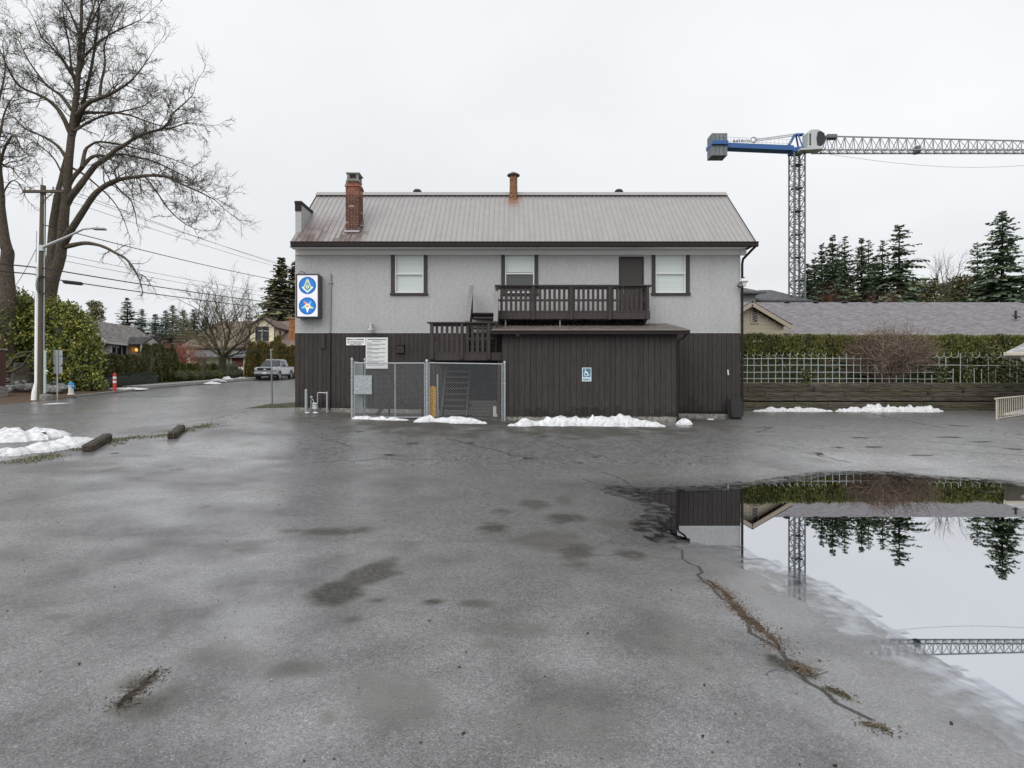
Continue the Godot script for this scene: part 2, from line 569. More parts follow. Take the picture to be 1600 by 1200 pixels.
# ---------------------------------------------------------------- ground
# [u, v, half width, half height, strength] in the photograph; gloss: standing film, damp: dark brown soaked patches
const GLOSS := [[390, 965, 55, 22, 1.0], [330, 900, 120, 20, 0.5], [300, 790, 200, 25, 0.4], [140, 760, 130, 25, 0.35], [360, 700, 150, 14, 0.55], [230, 655, 140, 10, 0.6], [420, 665, 60, 10, 0.6], [500, 1065, 150, 18, 0.55], [660, 1075, 120, 22, 0.4], [900, 1040, 60, 45, 0.45], [1000, 940, 120, 40, 0.35], [1300, 1090, 120, 45, 0.55], [1180, 930, 60, 60, 0.4], [1000, 1110, 80, 30, 0.4], [700, 880, 180, 40, 0.25], [1350, 700, 230, 14, 0.5], [1250, 725, 160, 10, 0.45], [1500, 690, 120, 16, 0.5], [1150, 690, 90, 10, 0.35], [120, 640, 120, 10, 0.4], [300, 630, 150, 8, 0.6], [60, 830, 80, 22, 0.35], [560, 745, 150, 20, 0.3], [1420, 1110, 120, 30, 0.6]]
const DAMP := [[775, 826, 26, 9, 1.0], [785, 798, 22, 5, 0.8], [835, 787, 22, 8, 0.7], [885, 808, 34, 9, 1.0], [970, 812, 50, 10, 0.55], [880, 778, 18, 8, 0.6], [905, 862, 38, 18, 0.9], [865, 845, 60, 20, 0.5], [985, 861, 28, 8, 0.9], [580, 898, 42, 20, 0.85], [535, 928, 42, 18, 0.95], [590, 938, 22, 5, 0.7], [678, 941, 26, 6, 0.95], [735, 944, 40, 8, 0.55], [550, 968, 28, 10, 0.5], [520, 833, 55, 7, 0.75], [455, 832, 25, 5, 0.5], [215, 1065, 42, 22, 0.7], [215, 1100, 60, 34, 0.75], [470, 1045, 40, 14, 0.35], [620, 1090, 110, 40, 0.28], [870, 1120, 120, 50, 0.22], [1040, 822, 14, 18, 0.7], [1060, 838, 12, 12, 0.6], [85, 963, 40, 8, 0.3], [350, 1020, 70, 20, 0.25], [700, 660, 180, 10, 0.75], [920, 672, 170, 9, 0.75], [620, 658, 80, 10, 0.6], [1110, 662, 50, 8, 0.7], [520, 650, 70, 8, 0.5], [800, 985, 60, 10, 0.25], [620, 712, 30, 4, 0.4], [610, 735, 40, 5, 0.3], [1010, 740, 40, 6, 0.4], [1060, 1000, 60, 60, 0.22], [1238, 1034, 44, 11, 1.0], [1262, 1045, 20, 6, 1.0], [1210, 1024, 14, 4, 1.0]]
# cracks: [width in pixels, points ...]
const CRACKS := [[0.9, 1195, 1022, 1225, 1030, 1250, 1026, 1285, 1046], [0.8, 1225, 1030, 1236, 1046, 1264, 1052], [0.8, 1250, 1026, 1256, 1044, 1285, 1046], [0.7, 1205, 1040, 1236, 1046], [1.6, 700, 685, 735, 694, 770, 702, 800, 712, 840, 717], [1.2, 910, 747, 950, 755, 970, 757], [1.4, 940, 738, 965, 742, 985, 755, 1000, 760], [1.2, 495, 723, 590, 718, 690, 717], [1.2, 490, 681, 520, 688, 545, 697], [1.2, 1250, 706, 1290, 713, 1330, 719], [1.2, 1190, 660, 1300, 672, 1370, 676], [1.0, 1080, 668, 1180, 676, 1205, 668], [1.2, 1420, 700, 1600, 712], [1.0, 1160, 690, 1240, 700], [1.2, 1010, 705, 1070, 706], [1.2, 0, 645, 60, 648, 130, 644], [1.0, 240, 668, 330, 655, 400, 640], [1.2, 330, 668, 360, 664], [1.4, 1040, 815, 1040, 830, 1060, 850, 1085, 880, 1110, 905, 1150, 945, 1190, 990, 1230, 1035, 1290, 1070, 1340, 1110], [1.0, 930, 865, 990, 858, 1060, 866], [1.3, 1580, 700, 1500, 694, 1430, 688], [1.0, 860, 690, 900, 703, 940, 712], [1.0, 1330, 640, 1400, 655, 1470, 668]]
# short dark slots of open asphalt: [u, v, half width, half height]
const SLOTS := [[825, 717, 15, 2.5], [955, 756, 17, 3], [645, 693, 14, 2], [560, 675, 9, 1.2], [932, 714, 9, 1.5], [905, 724, 9, 1.5], [1280, 709, 10, 3], [1345, 684, 22, 1.5], [1480, 683, 22, 1.5], [1585, 702, 20, 2], [1310, 700, 14, 1.5], [1365, 699, 20, 1.5], [735, 692, 7, 2], [1530, 690, 22, 1.2], [1500, 665, 18, 1.5], [610, 711, 16, 2], [1440, 712, 26, 1.2], [1200, 668, 10, 1.2], [850, 682, 14, 1], [190, 693, 7, 1.5], [180, 708, 6, 1.5]]

func field(w: int, h: int, x0: float, d0: float, sx: float, sd: float) -> Image:
	var im := Image.create(w, h, false, Image.FORMAT_RGB8)
	var lists := []
	var rs := RandomNumberGenerator.new()
	rs.seed = 3
	var extra := []
	for i in 46: extra.append([rs.randf_range(-100, 1300), 670 + 470 * pow(rs.randf(), 1.7), rs.randf_range(6, 26), rs.randf_range(2, 7), rs.randf_range(0.12, 0.35)])
	for src in [GLOSS, DAMP + extra]:
		var l := []
		for q in src:
			var p := G(q[0], q[1])
			var top := G(q[0], q[1] - q[3])
			l.append([p.x, p.y, q[2] * p.y / FOCAL, maxf(0.08, absf(top.y - p.y)), q[4]])
		lists.append(l)
	var wob := noise(61, 0.9, 3)
	for y in h:
		var d := d0 + sd * (y + 0.5) / h
		for x in w:
			var X := x0 + sx * (x + 0.5) / w
			var out := [0.0, 0.0]
			var jig := wob.get_noise_2d(X, d) * 0.8 + wob.get_noise_2d(X * 4.0, d * 4.0) * 0.35
			for k in 2:
				for q in lists[k]:
					var e: float = pow((X - q[0]) / q[2], 2) + pow((d - q[1]) / q[3], 2)
					if e < 4.0: out[k] = maxf(out[k], q[4] * (1.0 - smoothstep(0.35 if k else 0.0, 1.3 if k else 1.7, sqrt(e) + jig)))
			var shore := 0.0
			if X > -2.0 and d < 13.0: shore = clampf(1.0 - H(X, d) / 0.04, 0, 1)
			im.set_pixel(x, y, Color(out[0], out[1], shore))
	return im

func paint_ground(w: int, h: int, x0: float, d0: float, sx: float, sd: float, fw: int, fh: int) -> Array:
	var F := field(fw, fh, x0, d0, sx, sd)
	F.resize(w, h, Image.INTERPOLATE_CUBIC)
	# cracks and slots go into their own picture
	var K := Image.create(w, h, false, Image.FORMAT_L8)
	var r := RandomNumberGenerator.new()
	r.seed = 9
	for q in CRACKS:
		var pts := []
		for i in range(1, q.size() - 2, 2):
			var a := G(q[i], q[i + 1])
			var b := G(q[i + 2], q[i + 3])
			var n := maxi(2, int(a.distance_to(b) / 0.12))
			for k in n + 1:
				var p := a.lerp(b, float(k) / n)
				if k > 0 or i == 1: pts.append(Vector2((p.x - x0) / sx * w + r.randf_range(-0.05, 0.05) / sx * w, (p.y - d0) / sd * h + r.randf_range(-0.07, 0.07) / sd * h))
		stroke(K, pts, maxf(1.5, 0.0033 * q[0] * G(q[1], q[2]).y / sx * w), Color(0.9, 0.9, 0.9))
	for q in SLOTS:
		var p := G(q[0], q[1])
		var hw: float = q[2] * p.y / FOCAL
		var hh: float = maxf(0.05, absf(G(q[0], q[1] - q[3]).y - p.y))
		for n in 1 if q[1] < 900 else 26:   # near ones are broken into many small holes
			var z := 1.0 if q[1] < 900 else r.randf_range(0.06, 0.2)
			var c := p if q[1] < 900 else p + Vector2(r.randf_range(-1, 1) * hw, r.randf_range(-1, 1) * hh)
			var poly := PackedVector2Array()
			for k in 14:
				var a := TAU * k / 14
				var rr := r.randf_range(0.45, 1.1) * z
				poly.push_back(Vector2((c.x + cos(a) * hw * rr - x0) / sx * w, (c.y + sin(a) * maxf(hh, 0.6 * hw * float(n > 0)) * rr - d0) / sd * h))
			fill_poly(K, poly, Color.WHITE)
	var f := F.get_data()
	var kd := K.get_data()
	var A := noise(71, 0.012, 5).get_seamless_image(512, 512).get_data()   # broad mottling
	var B := noise(72, 0.09, 4).get_seamless_image(512, 512).get_data()   # hand-sized
	var rnd := PackedByteArray()
	rnd.resize(1 << 20)
	for i in rnd.size(): rnd[i] = (r.randi() >> 7) & 255
	var to_srgb := PackedByteArray()
	to_srgb.resize(1025)
	for i in 1025: to_srgb[i] = int(255.0 * Color(i / 1024.0, 0, 0).linear_to_srgb().r)
	var col := PackedByteArray()
	var pack := PackedByteArray()
	var film := PackedByteArray()
	film.resize(w * h)
	col.resize(w * h * 3)
	pack.resize(w * h * 3)
	for y in h:
		for x in w:
			var i := y * w + x
			var gloss := f[i * 3] / 255.0
			var damp := f[i * 3 + 1] / 255.0
			var shore := f[i * 3 + 2] / 255.0
			var a := A[((y >> 1) & 511) * 512 + ((x >> 1) & 511)] / 255.0 - 0.5
			var b := B[(y & 511) * 512 + (x & 511)] / 255.0 - 0.5
			var g := rnd[(i * 5 + (y >> 3) * 77) & 0xFFFFF] / 255.0
			damp = clampf(damp * (1.0 + b * 0.7) + (g - 0.5) * minf(damp, 1.0 - damp) * 2.2, 0, 1)
			var crack := kd[i] / 255.0
			var lum := 0.138 * (0.45 + 1.1 * g) * (1.0 + a * 0.7 + b * 0.3)
			if g > 0.993: lum *= 2.0
			lum *= (1.0 - 0.85 * damp) * (1.0 - 0.25 * shore) * (1.0 - 0.85 * crack)
			var warm := 1.0 + 0.06 * damp + 0.02
			col[i * 3] = to_srgb[int(clampf(lum * warm, 0, 1) * 1024)]
			col[i * 3 + 1] = to_srgb[int(clampf(lum, 0, 1) * 1024)]
			col[i * 3 + 2] = to_srgb[int(clampf(lum * (1.02 - 0.28 * damp), 0, 1) * 1024)]
			var flat := maxf(gloss, shore * shore)
			var hh := 0.5 + (g - 0.5) * (0.85 - 0.6 * flat) + b * 0.25
			hh = clampf(hh - crack * 0.5, 0, 1)
			var rough := 0.36 + b * 0.16 - a * 0.25 + (g - 0.5) * 0.12
			rough = lerpf(rough, 0.2, gloss * 0.85)
			rough = lerpf(rough, 0.1, shore * shore)
			rough = lerpf(rough, 0.85, maxf(damp * 0.85, crack))
			film[i] = int(255 * clampf((0.28 + a * 1.1 + b * 0.45 + gloss * 0.95 + shore * 0.6) * (1.0 - damp) * (1.0 - crack), 0, 1))
			pack[i * 3] = int(hh * 255)
			pack[i * 3 + 1] = int(clampf(rough, 0, 1) * 255)
	return [ImageTexture.create_from_image(Image.create_from_data(w, h, false, Image.FORMAT_RGB8, col)), ImageTexture.create_from_image(Image.create_from_data(w, h, false, Image.FORMAT_RGB8, pack)), ImageTexture.create_from_image(Image.create_from_data(w, h, false, Image.FORMAT_L8, film))]

func asphalt_mat(tex: Array) -> StandardMaterial3D:
	var m := StandardMaterial3D.new()
	m.albedo_texture = tex[0]
	m.roughness = 1.0
	m.roughness_texture = tex[1]
	m.roughness_texture_channel = BaseMaterial3D.TEXTURE_CHANNEL_GREEN
	m.heightmap_enabled = true
	m.heightmap_texture = tex[1]
	m.heightmap_scale = 0.3
	m.clearcoat_enabled = true   # the film of rain water
	m.clearcoat = 1.0
	m.clearcoat_roughness = 0.3
	m.clearcoat_texture = tex[2]
	m.metallic_specular = 0.6
	return m

# a sheet over x0..x1, d0..d1; hf gives the height; smooth normals
func sheet(x0: float, x1: float, d0: float, d1: float, step: float, hf: Callable, uvf: Callable, skip := Rect2(), colf = null) -> ArrayMesh:
	var nx := int(round((x1 - x0) / step))
	var nd := int(round((d1 - d0) / step))
	var v := PackedVector3Array(); var nn := PackedVector3Array(); var uv := PackedVector2Array(); var idx := PackedInt32Array(); var cc := PackedColorArray()
	for j in nd + 1:
		for i in nx + 1:
			var x := x0 + (x1 - x0) * i / nx
			var d := d0 + (d1 - d0) * j / nd
			v.push_back(Vector3(x, hf.call(x, d), -d))
			uv.push_back(uvf.call(x, d))
			if colf: cc.push_back(colf.call(x, d))
	var row := nx + 1
	for j in nd + 1:
		for i in nx + 1:
			var l := v[j * row + maxi(i - 1, 0)]
			var r := v[j * row + mini(i + 1, nx)]
			var a := v[maxi(j - 1, 0) * row + i]
			var b := v[mini(j + 1, nd) * row + i]
			nn.push_back((r - l).cross(b - a).normalized())
	for j in nd:
		for i in nx:
			var c := v[j * row + i]
			if skip.has_area() and c.x >= skip.position.x - 0.01 and c.x + step <= skip.end.x + 0.01 and -c.z >= skip.position.y - 0.01 and -c.z + step <= skip.end.y + 0.01: continue
			var p := j * row + i
			idx.append_array([p, p + row, p + 1, p + 1, p + row, p + row + 1])
	var arr := []
	arr.resize(Mesh.ARRAY_MAX)
	arr[Mesh.ARRAY_VERTEX] = v; arr[Mesh.ARRAY_NORMAL] = nn; arr[Mesh.ARRAY_TEX_UV] = uv; arr[Mesh.ARRAY_INDEX] = idx
	if colf: arr[Mesh.ARRAY_COLOR] = cc
	var m := ArrayMesh.new()
	m.add_surface_from_arrays(Mesh.PRIMITIVE_TRIANGLES, arr)
	return m

func verge_h(x: float, d: float) -> float:
	var k := smoothstep(29.0, 32.0, d)
	return base_h(x, d) + lerpf(-0.015, 0.1, k) + 0.02 * (-23.0 - x) + n_low.get_noise_2d(x * 2, d * 2) * 0.05 * smoothstep(-23.0, -24.5, x)

func build_ground() -> void:
	var near := paint_ground(2048, 1024, -10, 1, 20, 10, 480, 240)
	struct("parking_lot", sheet(-10, 10, 1, 11, 0.08, H, func(x, d): return Vector2((x + 10) / 20, (d - 1) / 10), Rect2(-5.92, 1.0, 11.84, 4.84)), asphalt_mat(near))
	var close := paint_ground(2048, 827, -6, 1, 12, 4.84, 400, 160)
	struct("parking_lot_near_end", sheet(-5.92, 5.92, 1, 5.84, 0.08, H, func(x, d): return Vector2((x + 6) / 12, (d - 1) / 4.84)), asphalt_mat(close))
	var mid := paint_ground(2048, 1290, -26, -2, 54, 34, 320, 200)
	struct("parking_lot_far_end", sheet(-23, 28, -2, 31, 0.5, func(x, d): return H(x, d) - (0.012 if x > -9.9 and x < 9.9 and d > 1.1 and d < 10.9 else 0.0), func(x, d): return Vector2((x + 26) / 54, (d + 2) / 34), Rect2(-9.5, 1.5, 19, 9)), asphalt_mat(mid))
	struct("street", sheet(-23, -8, 31, 141, 1.0, func(x, d): return base_h(minf(x, -12.0), d) + (0 if x < -9.5 else -0.4), func(x, d): return Vector2(x, d)), M.far_asphalt)
	# wet earth and grass beyond the left kerb
	var patch := noise(91, 0.25, 4)
	struct("verge_ground", sheet(-63, -23, 12, 142, 1.0, verge_h, func(x, d): return Vector2(x, d), Rect2(), func(x, d):
		var k := smoothstep(-0.15, 0.25, patch.get_noise_2d(x, d) + (0.35 if d > 36 else -0.35))
		return Color(0.12, 0.075, 0.05).lerp(Color(0.07, 0.1, 0.03), k)), M.soil)
	struct("ground", sheet(-320, 320, -60, 580, 10.0, func(x, d):
		var low := -0.6 if d < 40 else 0.0
		return base_h(x, d) - 0.55 + low, func(x, d): return Vector2(x, d), Rect2(), func(_x, _d): return Color(0.08, 0.085, 0.045)), M.soil)
	struct("raised_ground", sheet(8, 62, 26.6, 80.6, 2.0, func(x, d): return 1.66 + n_low.get_noise_2d(x, d) * 0.05, func(x, d): return Vector2(x, d), Rect2(), func(_x, _d): return Color(0.075, 0.06, 0.04)), M.soil)
	# kerb and sidewalk on the far side of the street
	var kb := MB.new()
	var sw := MB.new()
	kb.col = Color(0.27, 0.265, 0.25)
	sw.col = Color(0.4, 0.39, 0.38)
	var x := -23.0
	for k in 46:
		var d := 30.5 + k * 1.5
		var a := Vector3(x, base_h(x, d), -d)
		var b := Vector3(x, base_h(x, d + 1.5), -d - 1.5)
		kb.bar(a + Vector3(-0.09, 0.0, 0), b + Vector3(-0.09, 0.0, 0.012), 0.18, 0.28, Vector3.UP, 0.03)
		if k > 3: sw.bar(a + Vector3(-0.95, 0.14, 0), b + Vector3(-0.95, 0.14, 0.015), 1.5, 0.16)
	struct("kerb", kb, M.concrete_plain)
	struct("sidewalk", sw, M.concrete_plain)
	# standing water
	var wm := MB.new()
	for pl in [puddle]:
		var big: Array = Geometry2D.offset_polygon(pl, 0.5)
		var poly: PackedVector2Array = big[0]
		var idx := Geometry2D.triangulate_polygon(poly)
		for i in range(0, idx.size(), 3):
			var q := []
			for k in 3: q.append(Vector3(poly[idx[i + k]].x, 0, -poly[idx[i + k]].y))
			if (q[1] - q[0]).cross(q[2] - q[0]).y < 0: q.reverse()
			wm.tri(q[0], q[1], q[2])
		struct("puddle_water", wm, M.water)
	for k in 2:   # the thin film of water creeping up round its edge
		wm = MB.new()
		for i in 190:
			for j in 150:
				var x0 := -1.0 + i * 0.07
				var d0 := 2.2 + j * 0.07
				var h := H(x0 + 0.035, d0 + 0.035)
				if h > -0.004 and h < 0.016 and edge(Vector2(x0, d0), puddle) < 0.9:
					var y := 0.0035 * (k + 1)
					wm.quad(Vector3(x0, y, -d0), Vector3(x0 + 0.07, y, -d0), Vector3(x0 + 0.07, y, -d0 - 0.07), Vector3(x0, y, -d0 - 0.07))
		struct("puddle_margin", wm, M.film)
	# mossy verge between the street and the building
	var gv := MB.new()
	var mn := noise(93, 0.8, 3)
	var path := [[-10.9, 23.0], [-10.3, 25.5], [-9.8, 28.5], [-9.4, 31.5]]
	for i in 3:
		for k in 6:
			for s in 8:
				var c := []
				for q in [[k, s], [k + 1, s], [k + 1, s + 1], [k, s + 1]]:
					var t: float = q[0] / 6.0
					var xx: float = lerpf(path[i][0], path[i + 1][0], t) + q[1] * 0.24 * (1.0 if i > 0 or t > 0.0 else 0.5)
					var dd: float = lerpf(path[i][1], path[i + 1][1], t)
					var rise := 0.15 * sin(PI * clampf(q[1] / 8.0, 0, 1)) if i + t > 0.05 else 0.0
					c.append(Vector3(xx, H(xx, dd) - 0.015 + rise + mn.get_noise_2d(xx * 3, dd * 3) * 0.03 * signf(rise), -dd))
				gv.col = Color(0.075, 0.08, 0.035).lerp(Color(0.1, 0.085, 0.06), rng.randf())
				gv.quad(c[0], c[1], c[2], c[3])
	struct("grass_verge", gv, M.soil)
	build_moss()

func build_moss() -> void:
	# brown moss and debris grown into the long crack, and the mossy seam between lot and street
	var mb := MB.new()
	var r := RandomNumberGenerator.new()
	r.seed = 12
	var seams := [[[[1105, 902], [1135, 922], [1150, 945], [1175, 965], [1200, 985], [1222, 1012]], 0.085, Color(0.12, 0.078, 0.048)], [[[185, 1104], [205, 1084], [228, 1066], [248, 1046]], 0.07, Color(0.075, 0.058, 0.04)], [[[1288, 1066], [1310, 1075], [1330, 1084]], 0.05, Color(0.12, 0.1, 0.06)], [[[1348, 1122], [1390, 1132]], 0.05, Color(0.13, 0.11, 0.07)], [[[1235, 1035], [1270, 1043]], 0.06, Color(0.16, 0.1, 0.06)]]
	var bed := MB.new()
	for s in seams:   # silt and moss packed into the crack
		var pts := []
		for i in s[0].size() - 1:
			var a := G(s[0][i][0], s[0][i][1])
			var b := G(s[0][i + 1][0], s[0][i + 1][1])
			for k in 9: pts.append(a.lerp(b, k / 9.0) + Vector2(r.randfn(0, 0.008), r.randfn(0, 0.008)))
		var last = [Vector3(), Vector3(), Vector3()]
		for i in pts.size():
			var p: Vector2 = pts[i]
			var w = s[1] * r.randf_range(0.12, 0.62) * sin(PI * (i + 0.5) / pts.size())
			var now = [Vector3(p.x - w, H(p.x - w, p.y) + 0.002, -p.y), Vector3(p.x + w * r.randf_range(0.5, 1.1), H(p.x + w, p.y) + 0.002, -p.y)]
			var mid: Vector3 = (now[0] + now[1]) / 2 + Vector3(0, 0.009, 0)
			if i > 0:
				bed.col = s[2] * r.randf_range(0.5, 0.9)
				bed.quad(last[0], last[2], mid, now[0])
				bed.col = s[2] * r.randf_range(0.5, 0.9)
				bed.quad(last[2], last[1], now[1], mid)
			last = [now[0], now[1], mid]
	struct("crack_silt", bed, M.soil)
	for s in seams:
		for i in s[0].size() - 1:
			var a := G(s[0][i][0], s[0][i][1])
			var b := G(s[0][i + 1][0], s[0][i + 1][1])
			for k in int(a.distance_to(b) * 1300):
				var p := a.lerp(b, r.randf()) + Vector2(r.randfn(0, s[1] * 0.55), r.randfn(0, s[1] * 0.55))
				var q := Vector3(p.x, H(p.x, p.y), -p.y)
				mb.col = s[2] * r.randf_range(0.5, 1.35)
				var dir := Vector3(r.randf_range(-1, 1), r.randf_range(0.0, 0.35), r.randf_range(-1, 1)).normalized()
				mb.leaf(q, dir, dir.cross(Vector3.UP).normalized(), r.randf_range(0.007, 0.02), r.randf_range(0.003, 0.006))
	stuff(struct("crack_moss", mb, M.leaf))
	mb = MB.new()
	var line := [[0, 728], [60, 716], [130, 702], [175, 688], [215, 682], [262, 680], [290, 672], [330, 662]]
	for i in line.size() - 1:
		var a := G(line[i][0], line[i][1])
		var b := G(line[i + 1][0], line[i + 1][1])
		for k in int(a.distance_to(b) * 900):
			var p := a.lerp(b, r.randf()) + Vector2(r.randfn(0, 0.16), r.randfn(0, 0.34))
			if n_mid.get_noise_2d(p.x * 0.6, p.y * 0.6) < -0.12: continue
			mb.col = Color(0.12, 0.13, 0.035).lerp(Color(0.16, 0.14, 0.07), r.randf()) * r.randf_range(0.6, 1.2)
			var dir := Vector3(r.randf_range(-1, 1), r.randf_range(0.05, 0.45), r.randf_range(-1, 1)).normalized()
			mb.leaf(Vector3(p.x, H(p.x, p.y), -p.y), dir, dir.cross(Vector3.UP).normalized(), r.randf_range(0.02, 0.055), 0.01)
	stuff(struct("roadside_moss", mb, M.leaf))
	# small stones, bark bits and litter strewn over the lot
	mb = MB.new()
	for k in 260:
		var d := 2.4 + 17.0 * pow(r.randf(), 1.6)
		var x := r.randf_range(-0.95, 0.95) * d
		var h := H(x, d)
		if h < 0.004: continue
		mb.col = [Color(0.02, 0.018, 0.015), Color(0.3, 0.29, 0.27), Color(0.1, 0.075, 0.05)][r.randi() % 3]
		var s := r.randf_range(0.004, 0.011)
		mb.box(Vector3(x, h + s * 0.35, -d), Vector3(s, s * 0.7, s * r.randf_range(0.6, 1.8)), Basis(Vector3.UP, r.randf() * TAU), s * 0.25)
	stuff(struct("gravel", mb, M.plain))

# ---------------------------------------------------------------- the lodge
const ZF := -20.93   # its long wall
func fx(u: float) -> float: return (u - 800.0) * 20.93 / FOCAL
func fy(v: float) -> float: return EYE + (600.0 - v) * 20.93 / FOCAL
const DEPTHWISE := Transform3D(Vector3(0, 0, -1), Vector3(0, 1, 0), Vector3(1, 0, 0), Vector3.ZERO)   # polygon x becomes distance, its depth becomes x

# a wall face with openings: holes are [x0, x1, y0, y1]
func pierced(mb: MB, x0: float, x1: float, y0: float, y1: float, z: float, holes: Array, reveal: float) -> void:
	var xs := [x0, x1]
	var ys := [y0, y1]
	for q in holes:
		xs.append_array([q[0], q[1]]); ys.append_array([q[2], q[3]])
	for k in int((x1 - x0) / 0.3): xs.append(x0 + (k + 0.5) * 0.3)
	for k in int((y1 - y0) / 0.3): ys.append(y0 + (k + 0.5) * 0.3)
	xs.sort(); ys.sort()
	var f := noise(87, 0.5, 4)
	var grime := func(x, y):
		var k := 1.0 + 0.05 * f.get_noise_2d(x * 0.6, y * 0.5) - 0.09 * smoothstep(y0 + 0.7, y0, y) * (0.6 + f.get_noise_2d(x * 3.0, y)) - 0.05 * smoothstep(0.05, 0.4, f.get_noise_2d(x * 4.5, y * 0.35))
		for q in holes:
			if y < q[2] and y > q[2] - 1.3 and (absf(x - q[0]) < 0.25 or absf(x - q[1]) < 0.25): k -= 0.07 * (1.0 - (q[2] - y) / 1.3)
		return Color(k, k * 0.997, k * 0.99)
	for i in xs.size() - 1:
		for j in ys.size() - 1:
			var cx: float = (xs[i] + xs[i + 1]) / 2
			var cy: float = (ys[j] + ys[j + 1]) / 2
			if xs[i + 1] - xs[i] < 0.001 or ys[j + 1] - ys[j] < 0.001: continue
			if holes.any(func(q): return cx > q[0] and cx < q[1] and cy > q[2] and cy < q[3]): continue
			mb.quad(Vector3(xs[i], ys[j], z), Vector3(xs[i + 1], ys[j], z), Vector3(xs[i + 1], ys[j + 1], z), Vector3(xs[i], ys[j + 1], z))
			var g := [grime.call(xs[i], ys[j]), grime.call(xs[i + 1], ys[j + 1]), grime.call(xs[i + 1], ys[j]), grime.call(xs[i], ys[j + 1])]
			var n: int = mb.c.size()
			mb.c[n - 6] = g[0]; mb.c[n - 5] = g[1]; mb.c[n - 4] = g[2]; mb.c[n - 3] = g[0]; mb.c[n - 2] = g[3]; mb.c[n - 1] = g[1]
	for q in holes:
		var b := z - reveal
		mb.quad(Vector3(q[0], q[2], z), Vector3(q[1], q[2], z), Vector3(q[1], q[2], b), Vector3(q[0], q[2], b))
		mb.quad(Vector3(q[0], q[3], b), Vector3(q[1], q[3], b), Vector3(q[1], q[3], z), Vector3(q[0], q[3], z))
		mb.quad(Vector3(q[0], q[2], b), Vector3(q[0], q[3], b), Vector3(q[0], q[3], z), Vector3(q[0], q[2], z))
		mb.quad(Vector3(q[1], q[2], z), Vector3(q[1], q[3], z), Vector3(q[1], q[3], b), Vector3(q[1], q[2], b))

# upright boards side by side, each a part
func boards(root: Node3D, x0: float, x1: float, w: float, y0: Callable, y1: float, z: float, m: Material, r: RandomNumberGenerator, called := "plank") -> void:
	var x := x0
	while x < x1 - 0.02:
		var ww := minf(w * r.randf_range(0.94, 1.06), x1 - x)
		if x1 - x - ww < w * 0.4: ww = x1 - x
		var mb := MB.new()
		var k := r.randf_range(0.82, 1.2)
		mb.col = Color(k, k * r.randf_range(0.97, 1.0), k * r.randf_range(0.95, 1.0))
		mb.off = Vector2(r.randf() * 3, r.randf() * 3)
		var yb: float = y0.call(x + ww / 2) + r.randf_range(-0.01, 0.01)
		var zz := z + 0.011 + r.randf_range(-0.002, 0.004)
		var ys := yb + r.randf_range(0.1, 0.34) * (2.0 if r.randf() < 0.14 else 1.0)
		mb.box(Vector3(x + ww / 2, (ys + y1) / 2, zz), Vector3(ww - 0.012, y1 - ys, 0.022))
		mb.col *= Color(0.62, 0.6, 0.56) * r.randf_range(0.75, 1.35)   # splashed and soaked foot
		mb.box(Vector3(x + ww / 2, (ys + yb) / 2, zz), Vector3(ww - 0.012, ys - yb, 0.022))
		part(called, mb, m, root, true)
		x += ww

# ribbed metal sheets from the eave line to the ridge line; stain(x, t) gives the tint
func ribbed(root: Node3D, x0: float, x1: float, lo: Vector2, hi: Vector2, pitch: float, per: int, m: Material, stain: Callable, rows: int, rib := 0.024) -> void:
	var up := Vector3(0, hi.y - lo.y, -(hi.x - lo.x))
	var nrm := Vector3(1, 0, 0).cross(up).normalized()
	var n := int(round((x1 - x0) / pitch))
	var p := (x1 - x0) / n
	var i := 0
	while i < n:
		var mb := MB.new()
		for k in range(i, mini(i + per, n)):
			var prof := [[0.0, 0.0], [0.70, 0.0], [0.77, 1.0], [0.92, 1.0], [1.0, 0.0]]
			for s in 4:
				for t in rows:
					var t0 := float(t) / rows
					var t1 := float(t + 1) / rows
					var xa: float = x0 + (k + prof[s][0]) * p
					var xb: float = x0 + (k + prof[s + 1][0]) * p
					var a = Vector3(xa, lo.y, -lo.x) + up * t0 + nrm * rib * prof[s][1]
					var b = Vector3(xb, lo.y, -lo.x) + up * t0 + nrm * rib * prof[s + 1][1]
					mb.col = stain.call((xa + xb) / 2, (t0 + t1) / 2)
					mb.quad(a, b, b + up * (t1 - t0), a + up * (t1 - t0))
		part("roof_sheet", mb, m, root, true)
		i += per

